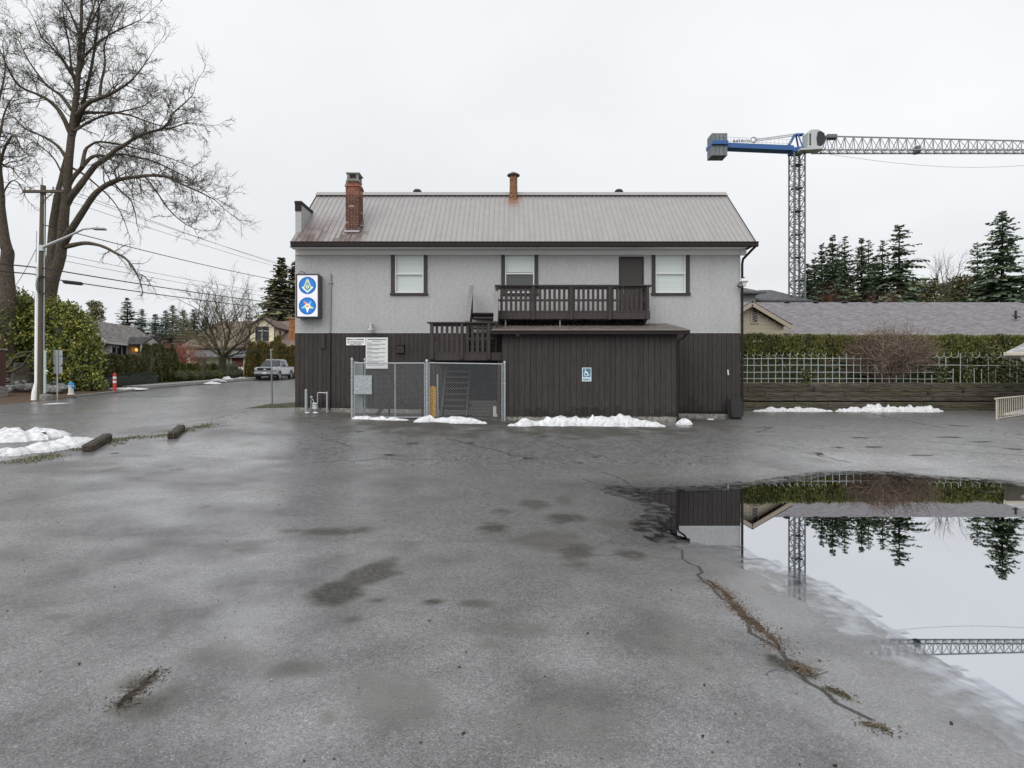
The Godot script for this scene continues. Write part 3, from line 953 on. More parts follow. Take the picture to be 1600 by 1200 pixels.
func window_unit(root: Node3D, x0: float, x1: float, y0: float, y1: float, raised: float) -> void:
	var tr := MB.new()
	var z := ZF
	var t := 0.135
	tr.box(Vector3((x0 + x1) / 2, y1 + t / 2, z + 0.02), Vector3(x1 - x0 + 2 * t, t, 0.06), Basis.IDENTITY, 0.006)
	tr.box(Vector3(x0 - t / 2, (y0 + y1) / 2, z + 0.018), Vector3(t, y1 - y0, 0.056), Basis.IDENTITY, 0.006)
	tr.box(Vector3(x1 + t / 2, (y0 + y1) / 2, z + 0.018), Vector3(t, y1 - y0, 0.056), Basis.IDENTITY, 0.006)
	tr.box(Vector3((x0 + x1) / 2, y0 - 0.04, z + 0.03), Vector3(x1 - x0 + 2 * t + 0.06, 0.08, 0.09), Basis.IDENTITY, 0.008)
	var w := part("window", tr, M.trim, root, true)
	var fr := MB.new()
	var f := 0.045
	var ym := y0 + (y1 - y0) * 0.47
	for q in [[x0 + f / 2, (y0 + y1) / 2, f, y1 - y0], [x1 - f / 2, (y0 + y1) / 2, f, y1 - y0]]:
		fr.box(Vector3(q[0], q[1], z - 0.03), Vector3(q[2], q[3], 0.07), Basis.IDENTITY, 0.005)
	for y in [y0 + f * 0.6, ym, y1 - f / 2]:
		fr.box(Vector3((x0 + x1) / 2, y, z - 0.03), Vector3(x1 - x0 - 2 * f, f * 1.1, 0.06), Basis.IDENTITY, 0.005)
	part("frame", fr, M.vinyl, w)
	for q in [[y0 + f * 1.1, ym - f * 0.55], [ym + f * 0.55, y1 - f]]:
		var g := MB.new()
		g.quad(Vector3(x0 + f, q[0], z - 0.035), Vector3(x1 - f, q[0], z - 0.035), Vector3(x1 - f, q[1], z - 0.035), Vector3(x0 + f, q[1], z - 0.035))
		part("pane", g, M.pane, w)
	# a slatted blind, let down to «raised», then the dim room
	var bl := MB.new()
	var n := int((y1 - raised - 0.05) / 0.05)
	for i in n:
		var y := y1 - 0.06 - i * 0.05
		bl.col = Color(1, 1, 1) * rng.randf_range(0.93, 1.02)
		var sag := 0.0
		bl.box(Vector3((x0 + x1) / 2, y + sag, z - 0.1), Vector3(x1 - x0 - 0.03, 0.053, 0.004), Basis(Vector3.RIGHT, 0.22))
	part("blind", bl, M.blind, w)
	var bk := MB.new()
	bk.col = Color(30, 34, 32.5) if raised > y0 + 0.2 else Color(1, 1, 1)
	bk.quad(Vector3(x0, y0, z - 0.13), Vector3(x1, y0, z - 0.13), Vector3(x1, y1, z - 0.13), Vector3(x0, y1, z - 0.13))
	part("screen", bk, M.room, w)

func lodge_base(x: float) -> float: return 0.57 - 0.0157 * x

func build_lodge() -> void:
	var X0 := -7.88
	var X1 := 8.30
	var back := -25.55
	var top := 6.5
	var split := fy(519.5)
	var root := thing("lodge_building", "two-storey lodge hall, grey stucco over dark plank siding under a ribbed metal roof", "building", Vector3(0.2, 0.4, ZF))
	var wins := [[fx(617), fx(662), fy(458), fy(394)], [fx(789), fx(835), fy(458), fy(393)], [fx(1024), fx(1071.5), fy(458), fy(392)]]
	var door := [fx(967), fx(1006), 4.1, fy(401)]
	var st := MB.new()
	pierced(st, X0, X1, split - 0.01, top, ZF, wins + [door], 0.2)
	st.quad(Vector3(X1, -0.3, ZF), Vector3(X1, -0.3, back), Vector3(X1, top, back), Vector3(X1, top, ZF))
	st.quad(Vector3(X0, -0.3, back), Vector3(X0, -0.3, ZF), Vector3(X0, top, ZF), Vector3(X0, top, back))
	st.quad(Vector3(X1, -0.3, back), Vector3(X0, -0.3, back), Vector3(X0, top, back), Vector3(X1, top, back))
	for x in [X0, X1 - 0.02]:   # gables
		st.prism(PackedVector2Array([Vector2(20.93, top), Vector2(25.55, top), Vector2(23.24, 9.0)]), x, x + 0.02, DEPTHWISE)
	st.box(Vector3((X0 + X1) / 2, split - 0.012, ZF + 0.012), Vector3(X1 - X0 - 0.002, 0.03, 0.045))
	part("stucco_wall", st, M.stucco, root, true)
	var inner := MB.new()   # what stands behind the boards, and the floor between the storeys
	inner.box(Vector3((X0 + X1) / 2, 1.6, ZF - 0.12), Vector3(X1 - X0 - 0.01, 3.84, 0.2))
	inner.box(Vector3((X0 + X1) / 2, 3.6, -23.3), Vector3(X1 - X0 - 0.02, 0.1, 4.4))
	inner.box(Vector3((X0 + X1) / 2, 6.45, -23.3), Vector3(X1 - X0 - 0.02, 0.08, 4.4))
	part("backing_wall", inner, M.room, root, true)
	var fo := MB.new()
	fo.box(Vector3((X0 + X1) / 2, lodge_base(0) - 0.35, ZF - 0.03), Vector3(X1 - X0 - 0.03, 0.9, 0.12), Basis(Vector3.FORWARD, 0.0157))
	part("foundation", fo, M.concrete, root, true)
	var r := RandomNumberGenerator.new()
	r.seed = 4
	boards(root, X0, 0.2, 0.162, func(x): return lodge_base(x) + 0.05, split - 0.03, ZF, M.siding, r)
	boards(root, 4.7, X1, 0.172, func(x): return lodge_base(x) + 0.13 + 0.02 * (x - 4), split - 0.03, ZF, M.siding, r)
	for w in 3:
		window_unit(root, wins[w][0], wins[w][1], wins[w][2], wins[w][3], wins[w][2] if w != 1 else wins[w][2] + 0.72)
	# upper door
	var dm := MB.new()
	dm.col = Color(0.052, 0.045, 0.046)
	dm.box(Vector3((door[0] + door[1]) / 2, (door[2] + door[3]) / 2 - 0.02, ZF - 0.05), Vector3(door[1] - door[0] - 0.08, door[3] - door[2] - 0.06, 0.05), Basis.IDENTITY, 0.006)
	var dn := part("door", dm, M.plain, root, true)
	var jm := MB.new()
	for q in [[door[0] + 0.02, 0.045], [door[1] - 0.02, 0.045]]:
		jm.box(Vector3(q[0], (door[2] + door[3]) / 2, ZF - 0.02), Vector3(q[1], door[3] - door[2], 0.07), Basis.IDENTITY, 0.004)
	jm.box(Vector3((door[0] + door[1]) / 2, door[3] - 0.02, ZF - 0.02), Vector3(door[1] - door[0] - 0.09, 0.045, 0.068), Basis.IDENTITY, 0.004)
	part("frame", jm, M.trim, dn)
	var hm := MB.new()
	hm.col = Color(0.62, 0.55, 0.36)
	hm.box(Vector3(door[0] + 0.14, 5.02, ZF - 0.015), Vector3(0.07, 0.22, 0.03), Basis.IDENTITY, 0.012)
	hm.box(Vector3(door[0] + 0.17, 5.16, ZF - 0.005), Vector3(0.08, 0.1, 0.05), Basis.IDENTITY, 0.015)
	hm.lathe([Vector2(0, 0), Vector2(0.025, 0.0), Vector2(0.035, 0.03), Vector2(0.03, 0.05), Vector2(0, 0.06)], Vector3(door[0] + 0.14, 4.98, ZF), 10, Basis(Vector3.RIGHT, PI / 2))
	part("handle", hm, M.metal, dn)
	# roof
	var lo := Vector2(20.43, 6.69)
	var hi := Vector2(23.24, 9.29)
	var base := Color(1, 1, 1)
	var rusty := noise(51, 1.7, 3)
	ribbed(root, -7.86, 8.62, lo, hi, 0.19, 4, M.roof_metal, func(x, t):
		var c := base
		var k := 0.0
		if t < 0.26: k = maxf(k, smoothstep(0.7, 0.3, absf(x + 5.75 + (0.2 - t) * 0.9)) * smoothstep(0.27, 0.2, t))
		k = maxf(k, smoothstep(0.95, 0.2, absf(x + 7.35 - t * 0.8)) * smoothstep(0.62, 0.1, t) * 0.95)
		k *= clampf(0.85 + rusty.get_noise_2d(x * 4, t * 3), 0, 1)
		c = c.lerp(Color(0.42, 0.3, 0.26), k)
		var q := smoothstep(0.36, 0.08, absf(x - 0.07 + rusty.get_noise_2d(x * 3, t * 6) * 0.1)) * smoothstep(0.66, 0.9, t)
		return c.lerp(Color(0.85, 0.36, 0.2), q * 0.9), 14)
	ribbed(root, -7.86, 8.62, Vector2(26.05, 6.69), hi, -0.19, 8, M.roof_metal, func(_x, _t): return base, 1)
	var rc := MB.new()
	rc.box(Vector3(0.38, 9.30, -23.14), Vector3(16.5, 0.012, 0.26), Basis(Vector3.RIGHT, 0.745), 0.0)
	rc.box(Vector3(0.38, 9.302, -23.34), Vector3(16.5, 0.012, 0.26), Basis(Vector3.RIGHT, -0.745), 0.0)
	part("ridge_cap", rc, M.roof_metal, root, true)
	var und := MB.new()   # boarding under the sheets, closed at the eave
	und.prism(PackedVector2Array([Vector2(20.45, 6.55), Vector2(26.03, 6.55), Vector2(26.05, 6.665), Vector2(23.24, 9.262), Vector2(20.43, 6.665)]), -7.7, 8.6, DEPTHWISE)
	part("roof_deck", und, M.gutter, root, true)
	var rk := MB.new()
	for s in [[20.43, 23.24], [26.05, 23.24]]:
		rk.bar(Vector3(8.63, 6.62, -s[0]), Vector3(8.63, 9.22, -s[1]), 0.05, 0.17, Vector3.UP, 0.01)
	rk.bar(Vector3(-7.86, 8.45, -22.4), Vector3(-7.86, 9.22, -23.24), 0.04, 0.12)
	part("rake_board", rk, M.gutter, root, true)
	var gu := MB.new()
	gu.box(Vector3(0.44, 6.585, -20.36), Vector3(16.52, 0.17, 0.12), Basis.IDENTITY, 0.015)
	gu.box(Vector3(0.44, 6.665, -20.36), Vector3(16.54, 0.025, 0.15), Basis.IDENTITY, 0.006)
	part("gutter", gu, M.gutter, root, true)
	var so := MB.new()
	for i in 4:   # narrow soffit boards and the frieze under them
		so.box(Vector3(0.24, 6.527, -20.49 - i * 0.115), Vector3(16.3, 0.02, 0.108), Basis.IDENTITY, 0.004)
	part("soffit", so, M.white_paint, root, true)
	var fz := MB.new()
	fz.box(Vector3(0.22, 6.425, ZF + 0.03), Vector3(16.15, 0.17, 0.055), Basis.IDENTITY, 0.01)
	fz.box(Vector3(0.22, 6.345, ZF + 0.045), Vector3(16.15, 0.03, 0.09), Basis.IDENTITY, 0.01)
	fz.lathe([Vector2(0, -0.06), Vector2(0.09, -0.05), Vector2(0.12, 0.05), Vector2(0.1, 0.14), Vector2(0, 0.15)], Vector3(8.38, 6.37, ZF + 0.06), 10)
	fz.col = Color(0.75, 0.75, 0.74)
	part("frieze_board", fz, M.white_paint, root, true)
	# parapet of the false front on the street side
	var pm := MB.new()
	pm.box(Vector3(-7.77, 7.35, -21.75), Vector3(0.215, 1.66, 1.62))
	pm.box(Vector3(-7.658, 7.3, -20.932), Vector3(0.012, 1.5, 0.02))
	part("parapet_wall", pm, M.stucco, root, true)
	var pc := MB.new()
	pc.box(Vector3(-7.765, 8.24, -21.78), Vector3(0.27, 0.12, 1.76), Basis.IDENTITY, 0.012)
	pc.box(Vector3(-7.765, 8.06, -20.925), Vector3(0.235, 0.24, 0.03))
	part("parapet_cap", pc, M.gutter, root, true)
	# brick chimney
	var cm := MB.new()
	cm.col = Color(0.3, 0.27, 0.24)
	cm.box(Vector3(-5.81, 7.7, -21.24), Vector3(0.465, 2.5, 0.56))
	var ch := part("chimney", cm, M.brick, root, true)
	var bm := MB.new()
	for row in 33:
		var y := 6.56 + row * 0.0745
		var grow := 0.03 if row == 31 else 0.0
		for side in 4:
			var along_x := side % 2 == 0
			var len := (0.485 if along_x else 0.58) + grow * 2
			var o := -len / 2 + (0.0 if row % 2 == 0 else -0.105)
			while o < len / 2 - 0.01:
				var a := maxf(o, -len / 2)
				var b := minf(o + 0.2, len / 2)
				if b - a > 0.03:
					var hot := smoothstep(25.0, 28.0, row)
					var k := r.randf_range(0.7, 1.2)
					bm.col = Color(0.155, 0.07, 0.052).lerp(Color(0.33, 0.13, 0.085), clampf(hot + r.randf_range(-0.2, 0.35) * (1 if row < 10 else 0.5), 0, 1)) * k
					if r.randf() < 0.05: bm.col = Color(0.42, 0.3, 0.25)
					var cc := (a + b) / 2
					var out := (0.29 if along_x else 0.2425) + grow - 0.03 + r.randf_range(-0.002, 0.002)
					var at := Vector3(-5.81, y, -21.24)
					if side == 0: at += Vector3(cc, 0, out)
					elif side == 2: at += Vector3(cc, 0, -out)
					elif side == 1: at += Vector3(out, 0, cc)
					else: at += Vector3(-out, 0, cc)
					bm.box(at, Vector3(b - a - 0.011, 0.063, 0.06) if along_x else Vector3(0.06, 0.063, b - a - 0.011 - 0.12 * float(a < -len / 2 + 0.01 or b > len / 2 - 0.01) * 0.0))
				o += 0.211
	stuff(part("brickwork", bm, M.brick, ch))
	var cr := MB.new()
	for i in 16:
		cr.box(Vector3(-5.81 + r.randf_range(-0.24, 0.24), 9.04 + r.randf() * 0.02, -21.24 + r.randf_range(-0.27, 0.27)), Vector3(0.1, 0.06, 0.1) * r.randf_range(0.7, 1.4), Basis(Vector3(r.randf(), 1, r.randf()).normalized(), r.randf() * 3), 0.015)
	for sx in [-0.16, 0.16]:
		for sz in [-0.19, 0.19]:
			cr.box(Vector3(-5.81 + sx, 9.18, -21.24 + sz), Vector3(0.1, 0.28, 0.1), Basis.IDENTITY, 0.01)
	cr.box(Vector3(-5.81, 9.1, -21.24), Vector3(0.44, 0.1, 0.5), Basis.IDENTITY, 0.02)
	cr.box(Vector3(-5.80, 9.335, -21.24), Vector3(0.5, 0.05, 0.56), Basis.IDENTITY, 0.012)
	cr.col = Color(0.6, 0.6, 0.58)
	part("chimney_top", cr, M.concrete, ch)
	var fl := MB.new()   # metal flashing where it meets the roof
	fl.col = Color(0.22, 0.21, 0.21)
	fl.box(Vector3(-5.81, 7.19, -20.915), Vector3(0.56, 0.1, 0.05), Basis(Vector3.RIGHT, -0.3), 0.01)
	fl.bar(Vector3(-5.55, 7.24, -20.93), Vector3(-5.55, 7.75, -21.5), 0.04, 0.1)
	fl.bar(Vector3(-5.56, 7.45, -21.1), Vector3(-5.46, 7.42, -21.1), 0.16, 0.03)
	part("flashing", fl, M.metal, ch)
	# rusty flue and the low roof vents
	var fp := MB.new()
	fp.col = Color(0.3, 0.15, 0.085)
	fp.lathe([Vector2(0.16, 8.8), Vector2(0.16, 9.4), Vector2(0.155, 9.4), Vector2(0.155, 9.96), Vector2(0.15, 9.98)], Vector3(0.06, 0, -23.05), 18)
	var fn := part("flue_pipe", fp, M.rust, root, true)
	var fc := MB.new()
	fc.col = Color(0.12, 0.1, 0.095)
	fc.lathe([Vector2(0.0, 9.94), Vector2(0.15, 9.94), Vector2(0.255, 9.98), Vector2(0.25, 10.01), Vector2(0.1, 10.1), Vector2(0.03, 10.12), Vector2(0, 10.125)], Vector3(0.06, 0, -23.05), 20)
	part("flue_cap", fc, M.rust, fn)
	for x in [-3.86, 4.36]:
		var vm := MB.new()
		vm.lathe([Vector2(0.1, 9.0), Vector2(0.1, 9.44), Vector2(0.17, 9.45), Vector2(0.18, 9.5), Vector2(0.13, 9.57), Vector2(0, 9.59)], Vector3(x, 0, -23.5), 16)
		part("roof_vent", vm, M.black, root, true)
	# downpipe at the far corner
	var dp := MB.new()
	dp.tube([Vector3(8.62, 6.53, -20.36), Vector3(8.5, 6.4, -20.42), Vector3(8.36, 6.17, -20.84), Vector3(8.34, 6.0, -20.87), Vector3(8.34, 0.5, -20.87)], [0.045], 10)
	part("downpipe", dp, M.gutter, root, true)
	# the box-out and vents on the boards
	var bx := MB.new()
	bx.box(Vector3(fx(505), fy(533), ZF + 0.04), Vector3(0.17, 0.55, 0.05), Basis.IDENTITY, 0.006)
	part("cover_board", bx, M.siding, root, true)

# ---------------------------------------------------------------- the lean-to
func build_shed() -> void:
	var X0 := -0.305
	var X1 := 5.23
	var z := -18.3
	var root := thing("lean_to_shed", "dark plank lean-to against the lodge wall, low ribbed roof, parking sign on its front", "shed", Vector3(2.4, 0.35, -19))
	var r := RandomNumberGenerator.new()
	r.seed = 14
	var bk := MB.new()
	bk.box(Vector3((X0 + X1) / 2, 1.9, z - 0.07), Vector3(X1 - X0 - 0.02, 2.9, 0.12))
	bk.box(Vector3(X1 - 0.07, 1.9, -19.6), Vector3(0.1, 2.9, 2.6))
	bk.box(Vector3(X0 + 0.07, 1.9, -19.6), Vector3(0.1, 2.9, 2.6))
	part("backing_wall", bk, M.room, root, true)
	var fo := MB.new()
	fo.box(Vector3((X0 + X1) / 2, 0.33, z - 0.05), Vector3(X1 - X0, 0.6, 0.12), Basis.IDENTITY, 0.02)
	fo.box(Vector3(X1 - 0.06, 0.33, -19.65), Vector3(0.12, 0.6, 2.56))
	part("foundation", fo, M.concrete, root, true)
	boards(root, X0, X1, 0.178, func(_x): return 0.62, 3.28, z, M.siding, r)
	var x := 0.0
	while x < 2.6:   # the two short sides
		for s in [X0 - 0.011, X1 + 0.011]:
			var mb := MB.new()
			mb.off = Vector2(r.randf() * 3, r.randf() * 3)
			mb.col = Color.WHITE * r.randf_range(0.85, 1.15)
			mb.box(Vector3(s, (0.62 + 3.3 + x * 0.16) / 2, z - 0.09 - x), Vector3(0.022, 2.66 + x * 0.16, 0.17), Basis.IDENTITY, 0.003)
			part("plank", mb, M.siding, root, true)
		x += 0.178
	var lo := Vector2(18.0, 3.33)
	var hi := Vector2(20.9, 3.84)
	var rust := noise(53, 1.2, 3)
	ribbed(root, -0.64, 5.58, lo, hi, 0.2, 4, M.roof_metal, func(xx, t): return Color(0.42, 0.36, 0.31).lerp(Color(0.6, 0.56, 0.52), clampf(rust.get_noise_2d(xx * 2, t * 4) + 0.5, 0, 1)), 6, 0.02)
	var fa := MB.new()
	fa.box(Vector3(2.47, 3.265, -18.03), Vector3(6.2, 0.12, 0.04), Basis.IDENTITY, 0.006)
	for s in [-0.62, 5.56]: fa.bar(Vector3(s, 3.26, -18.05), Vector3(s, 3.77, -20.9), 0.035, 0.12)
	fa.bar(Vector3(2.47, 3.29, -18.2), Vector3(2.47, 3.76, -20.9), 6.1, 0.03)
	part("fascia", fa, M.gutter, root, true)
	var ed := MB.new()
	ed.col = Color(0.75, 0.7, 0.6)
	ed.box(Vector3(2.47, 3.335, -18.0), Vector3(6.23, 0.022, 0.05), Basis.IDENTITY, 0.004)
	part("drip_edge", ed, M.roof_metal, root, true)
	var dp := MB.new()
	dp.tube([Vector3(5.5, 3.24, -18.12), Vector3(5.45, 3.13, -18.2), Vector3(5.28, 3.02, -18.25), Vector3(5.26, 2.9, -18.26), Vector3(5.26, 0.34, -18.26)], [0.032], 8)
	dp.col = Color(1.2, 1.0, 1.0)
	part("downpipe", dp, M.gutter, root, true)
	var lm := MB.new()
	lm.col = Color(0.25, 0.24, 0.23)
	lm.lathe([Vector2(0.0, -0.1), Vector2(0.045, -0.1), Vector2(0.065, -0.04), Vector2(0.05, 0.01), Vector2(0, 0.02)], P(809, 522, 18.22) + Vector3(0, 0.02, 0), 12, Basis(Vector3.RIGHT, 0.6))
	part("spot_lamp", lm, M.metal, root, true)
	# the blue parking plate
	var im := Image.create(120, 176, false, Image.FORMAT_RGB8)
	var blue := Color(0.3, 0.47, 0.56)
	im.fill(Color(0.86, 0.92, 0.95))
	fill_poly(im, PackedVector2Array([Vector2(7, 7), Vector2(113, 7), Vector2(113, 169), Vector2(7, 169)]), blue.lightened(0.25))
	fill_poly(im, PackedVector2Array([Vector2(12, 12), Vector2(108, 12), Vector2(108, 118), Vector2(12, 118)]), blue)
	var wh := Color(0.93, 0.97, 1.0)
	fill_disc(im, Vector2(42, 28), 8, wh)
	stroke(im, [Vector2(42, 38), Vector2(44, 66), Vector2(70, 66), Vector2(82, 96), Vector2(92, 92)], 10, wh)
	stroke(im, [Vector2(43, 52), Vector2(66, 52)], 7, wh)
	fill_disc(im, Vector2(52, 80), 29, wh, 21)
	fill_poly(im, PackedVector2Array([Vector2(47, 40), Vector2(84, 40), Vector2(84, 62), Vector2(72, 62), Vector2(70, 57), Vector2(47, 57)]), Color(blue, 0.0))
	fill_poly(im, PackedVector2Array([Vector2(8, 120), Vector2(112, 120), Vector2(112, 168), Vector2(8, 168)]), Color(0.82, 0.9, 0.94))
	for q in [[16, 128, 104], [20, 139, 96]]: stroke(im, [Vector2(q[0], q[1]), Vector2(q[2], q[1])], 3, Color(0.55, 0.66, 0.74))
	for q in [[16, 40], [44, 62], [66, 76], [90, 100]]: stroke(im, [Vector2(q[0], 156), Vector2(q[1], 156)], 13, Color(0.22, 0.34, 0.46))
	var sm := mat(1, 1, 1, 0.45)
	sm.albedo_texture = ImageTexture.create_from_image(im)
	var a := P(909.5, 596, 18.26)
	var b := P(924, 574.5, 18.26)
	var s := thing("parking_plate", "small blue and white wheelchair parking plate screwed to the lean-to planks", "sign", Vector3(a.x, a.y, a.z))
	var pm := MB.new()
	pm.box(Vector3((a.x + b.x) / 2, (a.y + b.y) / 2, a.z - 0.004), Vector3(b.x - a.x, b.y - a.y, 0.006), Basis.IDENTITY, 0.002)
	part("plate", pm, M.metal, s, true)
	var fm := MB.new()
	fm.quaduv(Vector3(a.x + 0.003, a.y + 0.003, a.z + 0.002), Vector3(b.x - 0.003, a.y + 0.003, a.z + 0.002), Vector3(b.x - 0.003, b.y - 0.003, a.z + 0.002), Vector3(a.x + 0.003, b.y - 0.003, a.z + 0.002))
	part("print", fm, sm, s, true)

# ---------------------------------------------------------------- upper deck, stairs, landing
func rail_run(root: Node3D, a: Vector3, b: Vector3, h: float, n: int, m: Material, low := 0.0, skip_posts := false) -> void:   # balusters on the line a..b; y of a and b is the floor
	var dir := (b - a).normalized()
	var face := dir.cross(Vector3.UP)
	for i in n:
		var t := (i + 0.5) / n
		var p := a.lerp(b, t)
		var mb := MB.new()
		var k := rng.randf_range(0.85, 1.15)
		mb.col = Color(k, k, k)
		mb.off = Vector2(rng.randf() * 4, rng.randf() * 4)
		mb.box(p + Vector3(0, (h - 0.04 + low) / 2, 0) + face * 0.035, Vector3(0.088, h - 0.04 - low, 0.034), Basis(dir, Vector3.UP, -face if dir.cross(Vector3.UP).dot(face) < 0 else face), 0.004)
		part("baluster", mb, m, root, true)

func build_deck() -> void:
	var z0 := -19.7
	var z1 := -20.9
	var x0 := -0.5
	var x1 := 4.68
	var fl := 4.12
	var root := thing("upper_deck", "raised dark timber deck with slatted railing outside the upper door", "deck", Vector3(2.0, 3.85, -20.3))
	for i in 8:
		var mb := MB.new()
		mb.off = Vector2(i * 0.37, i)
		mb.col = Color.WHITE * rng.randf_range(0.85, 1.2)
		var left := x0 if i < 4 else -1.45
		mb.box(Vector3((left + x1) / 2, fl - 0.02, z0 - 0.075 - i * 0.15), Vector3(x1 - left - 0.02, 0.04, 0.143), Basis.IDENTITY, 0.004)
		part("floor_board", mb, M.deck, root, true)
	var bm := MB.new()
	bm.box(Vector3((x0 + x1) / 2, fl - 0.11, z0 + 0.025), Vector3(x1 - x0 + 0.05, 0.29, 0.05), Basis.IDENTITY, 0.006)
	bm.box(Vector3(x1 + 0.02, fl - 0.11, (z0 + z1) / 2), Vector3(0.05, 0.27, 1.2), Basis.IDENTITY, 0.006)
	part("rim_beam", bm, M.deck, root, true)
	for i in 6:
		var mb := MB.new()
		mb.box(Vector3(x0 + 0.1 + i * 1.0, fl - 0.16, -20.3), Vector3(0.06, 0.22, 1.15))
		part("joist", mb, M.deck, root, true)
	for q in [790.0, 875.0]:
		var mb := MB.new()
		mb.col = Color(0.3, 0.3, 0.3)
		var p := P(q, 500, 19.75)
		mb.box(Vector3(p.x, 3.8, -19.78), Vector3(0.04, 0.42, 0.04))
		part("support_post", mb, M.metal, root, true)
	var br := MB.new()
	br.bar(Vector3(x1 - 0.1, fl - 0.25, z0 - 0.1), Vector3(x1 - 0.1, fl - 0.62, z1 + 0.1), 0.1, 0.09)
	br.box(Vector3(2.1, fl - 0.33, -20.55), Vector3(5.0, 0.16, 0.1))
	part("bracket", br, M.deck, root, true)
	var top := 5.0
	for u in [777.0, 833.0, 892.0, 952.0, 1011.0]:
		var p := P(u, 470, 19.7)
		var mb := MB.new()
		mb.off = Vector2(u, u)
		mb.box(Vector3(p.x, (top - 0.03 + fl - 0.28) / 2, z0 + 0.095), Vector3(0.09, top - fl + 0.25, 0.085), Basis.IDENTITY, 0.008)
		part("post", mb, M.deck, root, true)
	var cap := MB.new()
	cap.box(Vector3((x0 + x1) / 2 + 0.0, top, z0 + 0.06), Vector3(x1 - x0 + 0.16, 0.045, 0.17), Basis.IDENTITY, 0.008)
	cap.box(Vector3(x1, top, (z0 + z1) / 2 - 0.02), Vector3(0.15, 0.045, 1.14), Basis.IDENTITY, 0.008)
	part("top_rail", cap, M.deck, root, true)
	var md := MB.new()
	md.box(Vector3((x0 + x1) / 2, top - 0.49, z0 + 0.01), Vector3(x1 - x0, 0.075, 0.035), Basis.IDENTITY, 0.004)
	md.box(Vector3((x0 + x1) / 2, top - 0.075, z0 + 0.01), Vector3(x1 - x0, 0.085, 0.035), Basis.IDENTITY, 0.004)
	md.box(Vector3(x1 - 0.02, top - 0.49, -20.3), Vector3(0.035, 0.075, 1.1), Basis.IDENTITY, 0.004)
	part("mid_rail", md, M.deck, root, true)
	rail_run(root, Vector3(x0 + 0.06, fl, z0 + 0.01), Vector3(x1 - 0.02, fl, z0 + 0.01), top - fl, 31, M.deck, -0.02)
	rail_run(root, Vector3(x1 - 0.03, fl, z0 - 0.08), Vector3(x1 - 0.03, fl, z1), top - fl, 7, M.deck, -0.02)
	# the flight from the landing up to the deck
	var st := thing("deck_stairs", "short dark timber flight between boarded guards, rising from the lower landing to the upper deck", "stairs", Vector3(-0.95, 2.64, -19.3))
	var n := 8
	for i in n:
		var mb := MB.new()
		mb.off = Vector2(i * 0.3, i)
		var y := 2.64 + (fl - 2.64) * (i + 1.0) / n
		var zz := -18.85 - 1.3 * i / n
		mb.box(Vector3(-0.97, y - 0.02, zz - 0.1), Vector3(0.86, 0.045, 0.25), Basis.IDENTITY, 0.006)
		part("tread", mb, M.deck, st, true)
	for q in [[-1.44, 20.55, 5.15], [-0.53, 19.75, 5.0]]:
		var far := Vector3(q[0], q[2], -q[1])
		var near := Vector3(q[0], 3.66, -18.62)
		var sb := MB.new()
		sb.prism(PackedVector2Array([Vector2(18.7, 2.7), Vector2(19.0, 2.62), Vector2(q[1], 3.75), Vector2(q[1], 4.15), Vector2(18.75, 2.98)]), q[0] - 0.025, q[0] + 0.025, DEPTHWISE)
		part("stringer", sb, M.deck, st, true)
		var pr := MB.new()
		pr.box(Vector3(q[0], (q[2] + 4.0) / 2 - 0.05, -q[1]), Vector3(0.09, q[2] - 4.0, 0.09), Basis.IDENTITY, 0.006)
		part("post", pr, M.deck, st, true)
		var cp := MB.new()
		cp.bar(near + Vector3(0, 0, 0), far, 0.15, 0.045, Vector3.UP, 0.008)
		part("handrail", cp, M.deck_top, st, true)
		for i in 9:
			var t := (i + 0.5) / 9.0
			var p := near.lerp(far, t)
			var mb := MB.new()
			mb.box(p + Vector3(0.03, -0.42, 0), Vector3(0.03, 0.8, 0.09), Basis.IDENTITY, 0.004)
			part("baluster", mb, M.deck, st, true)

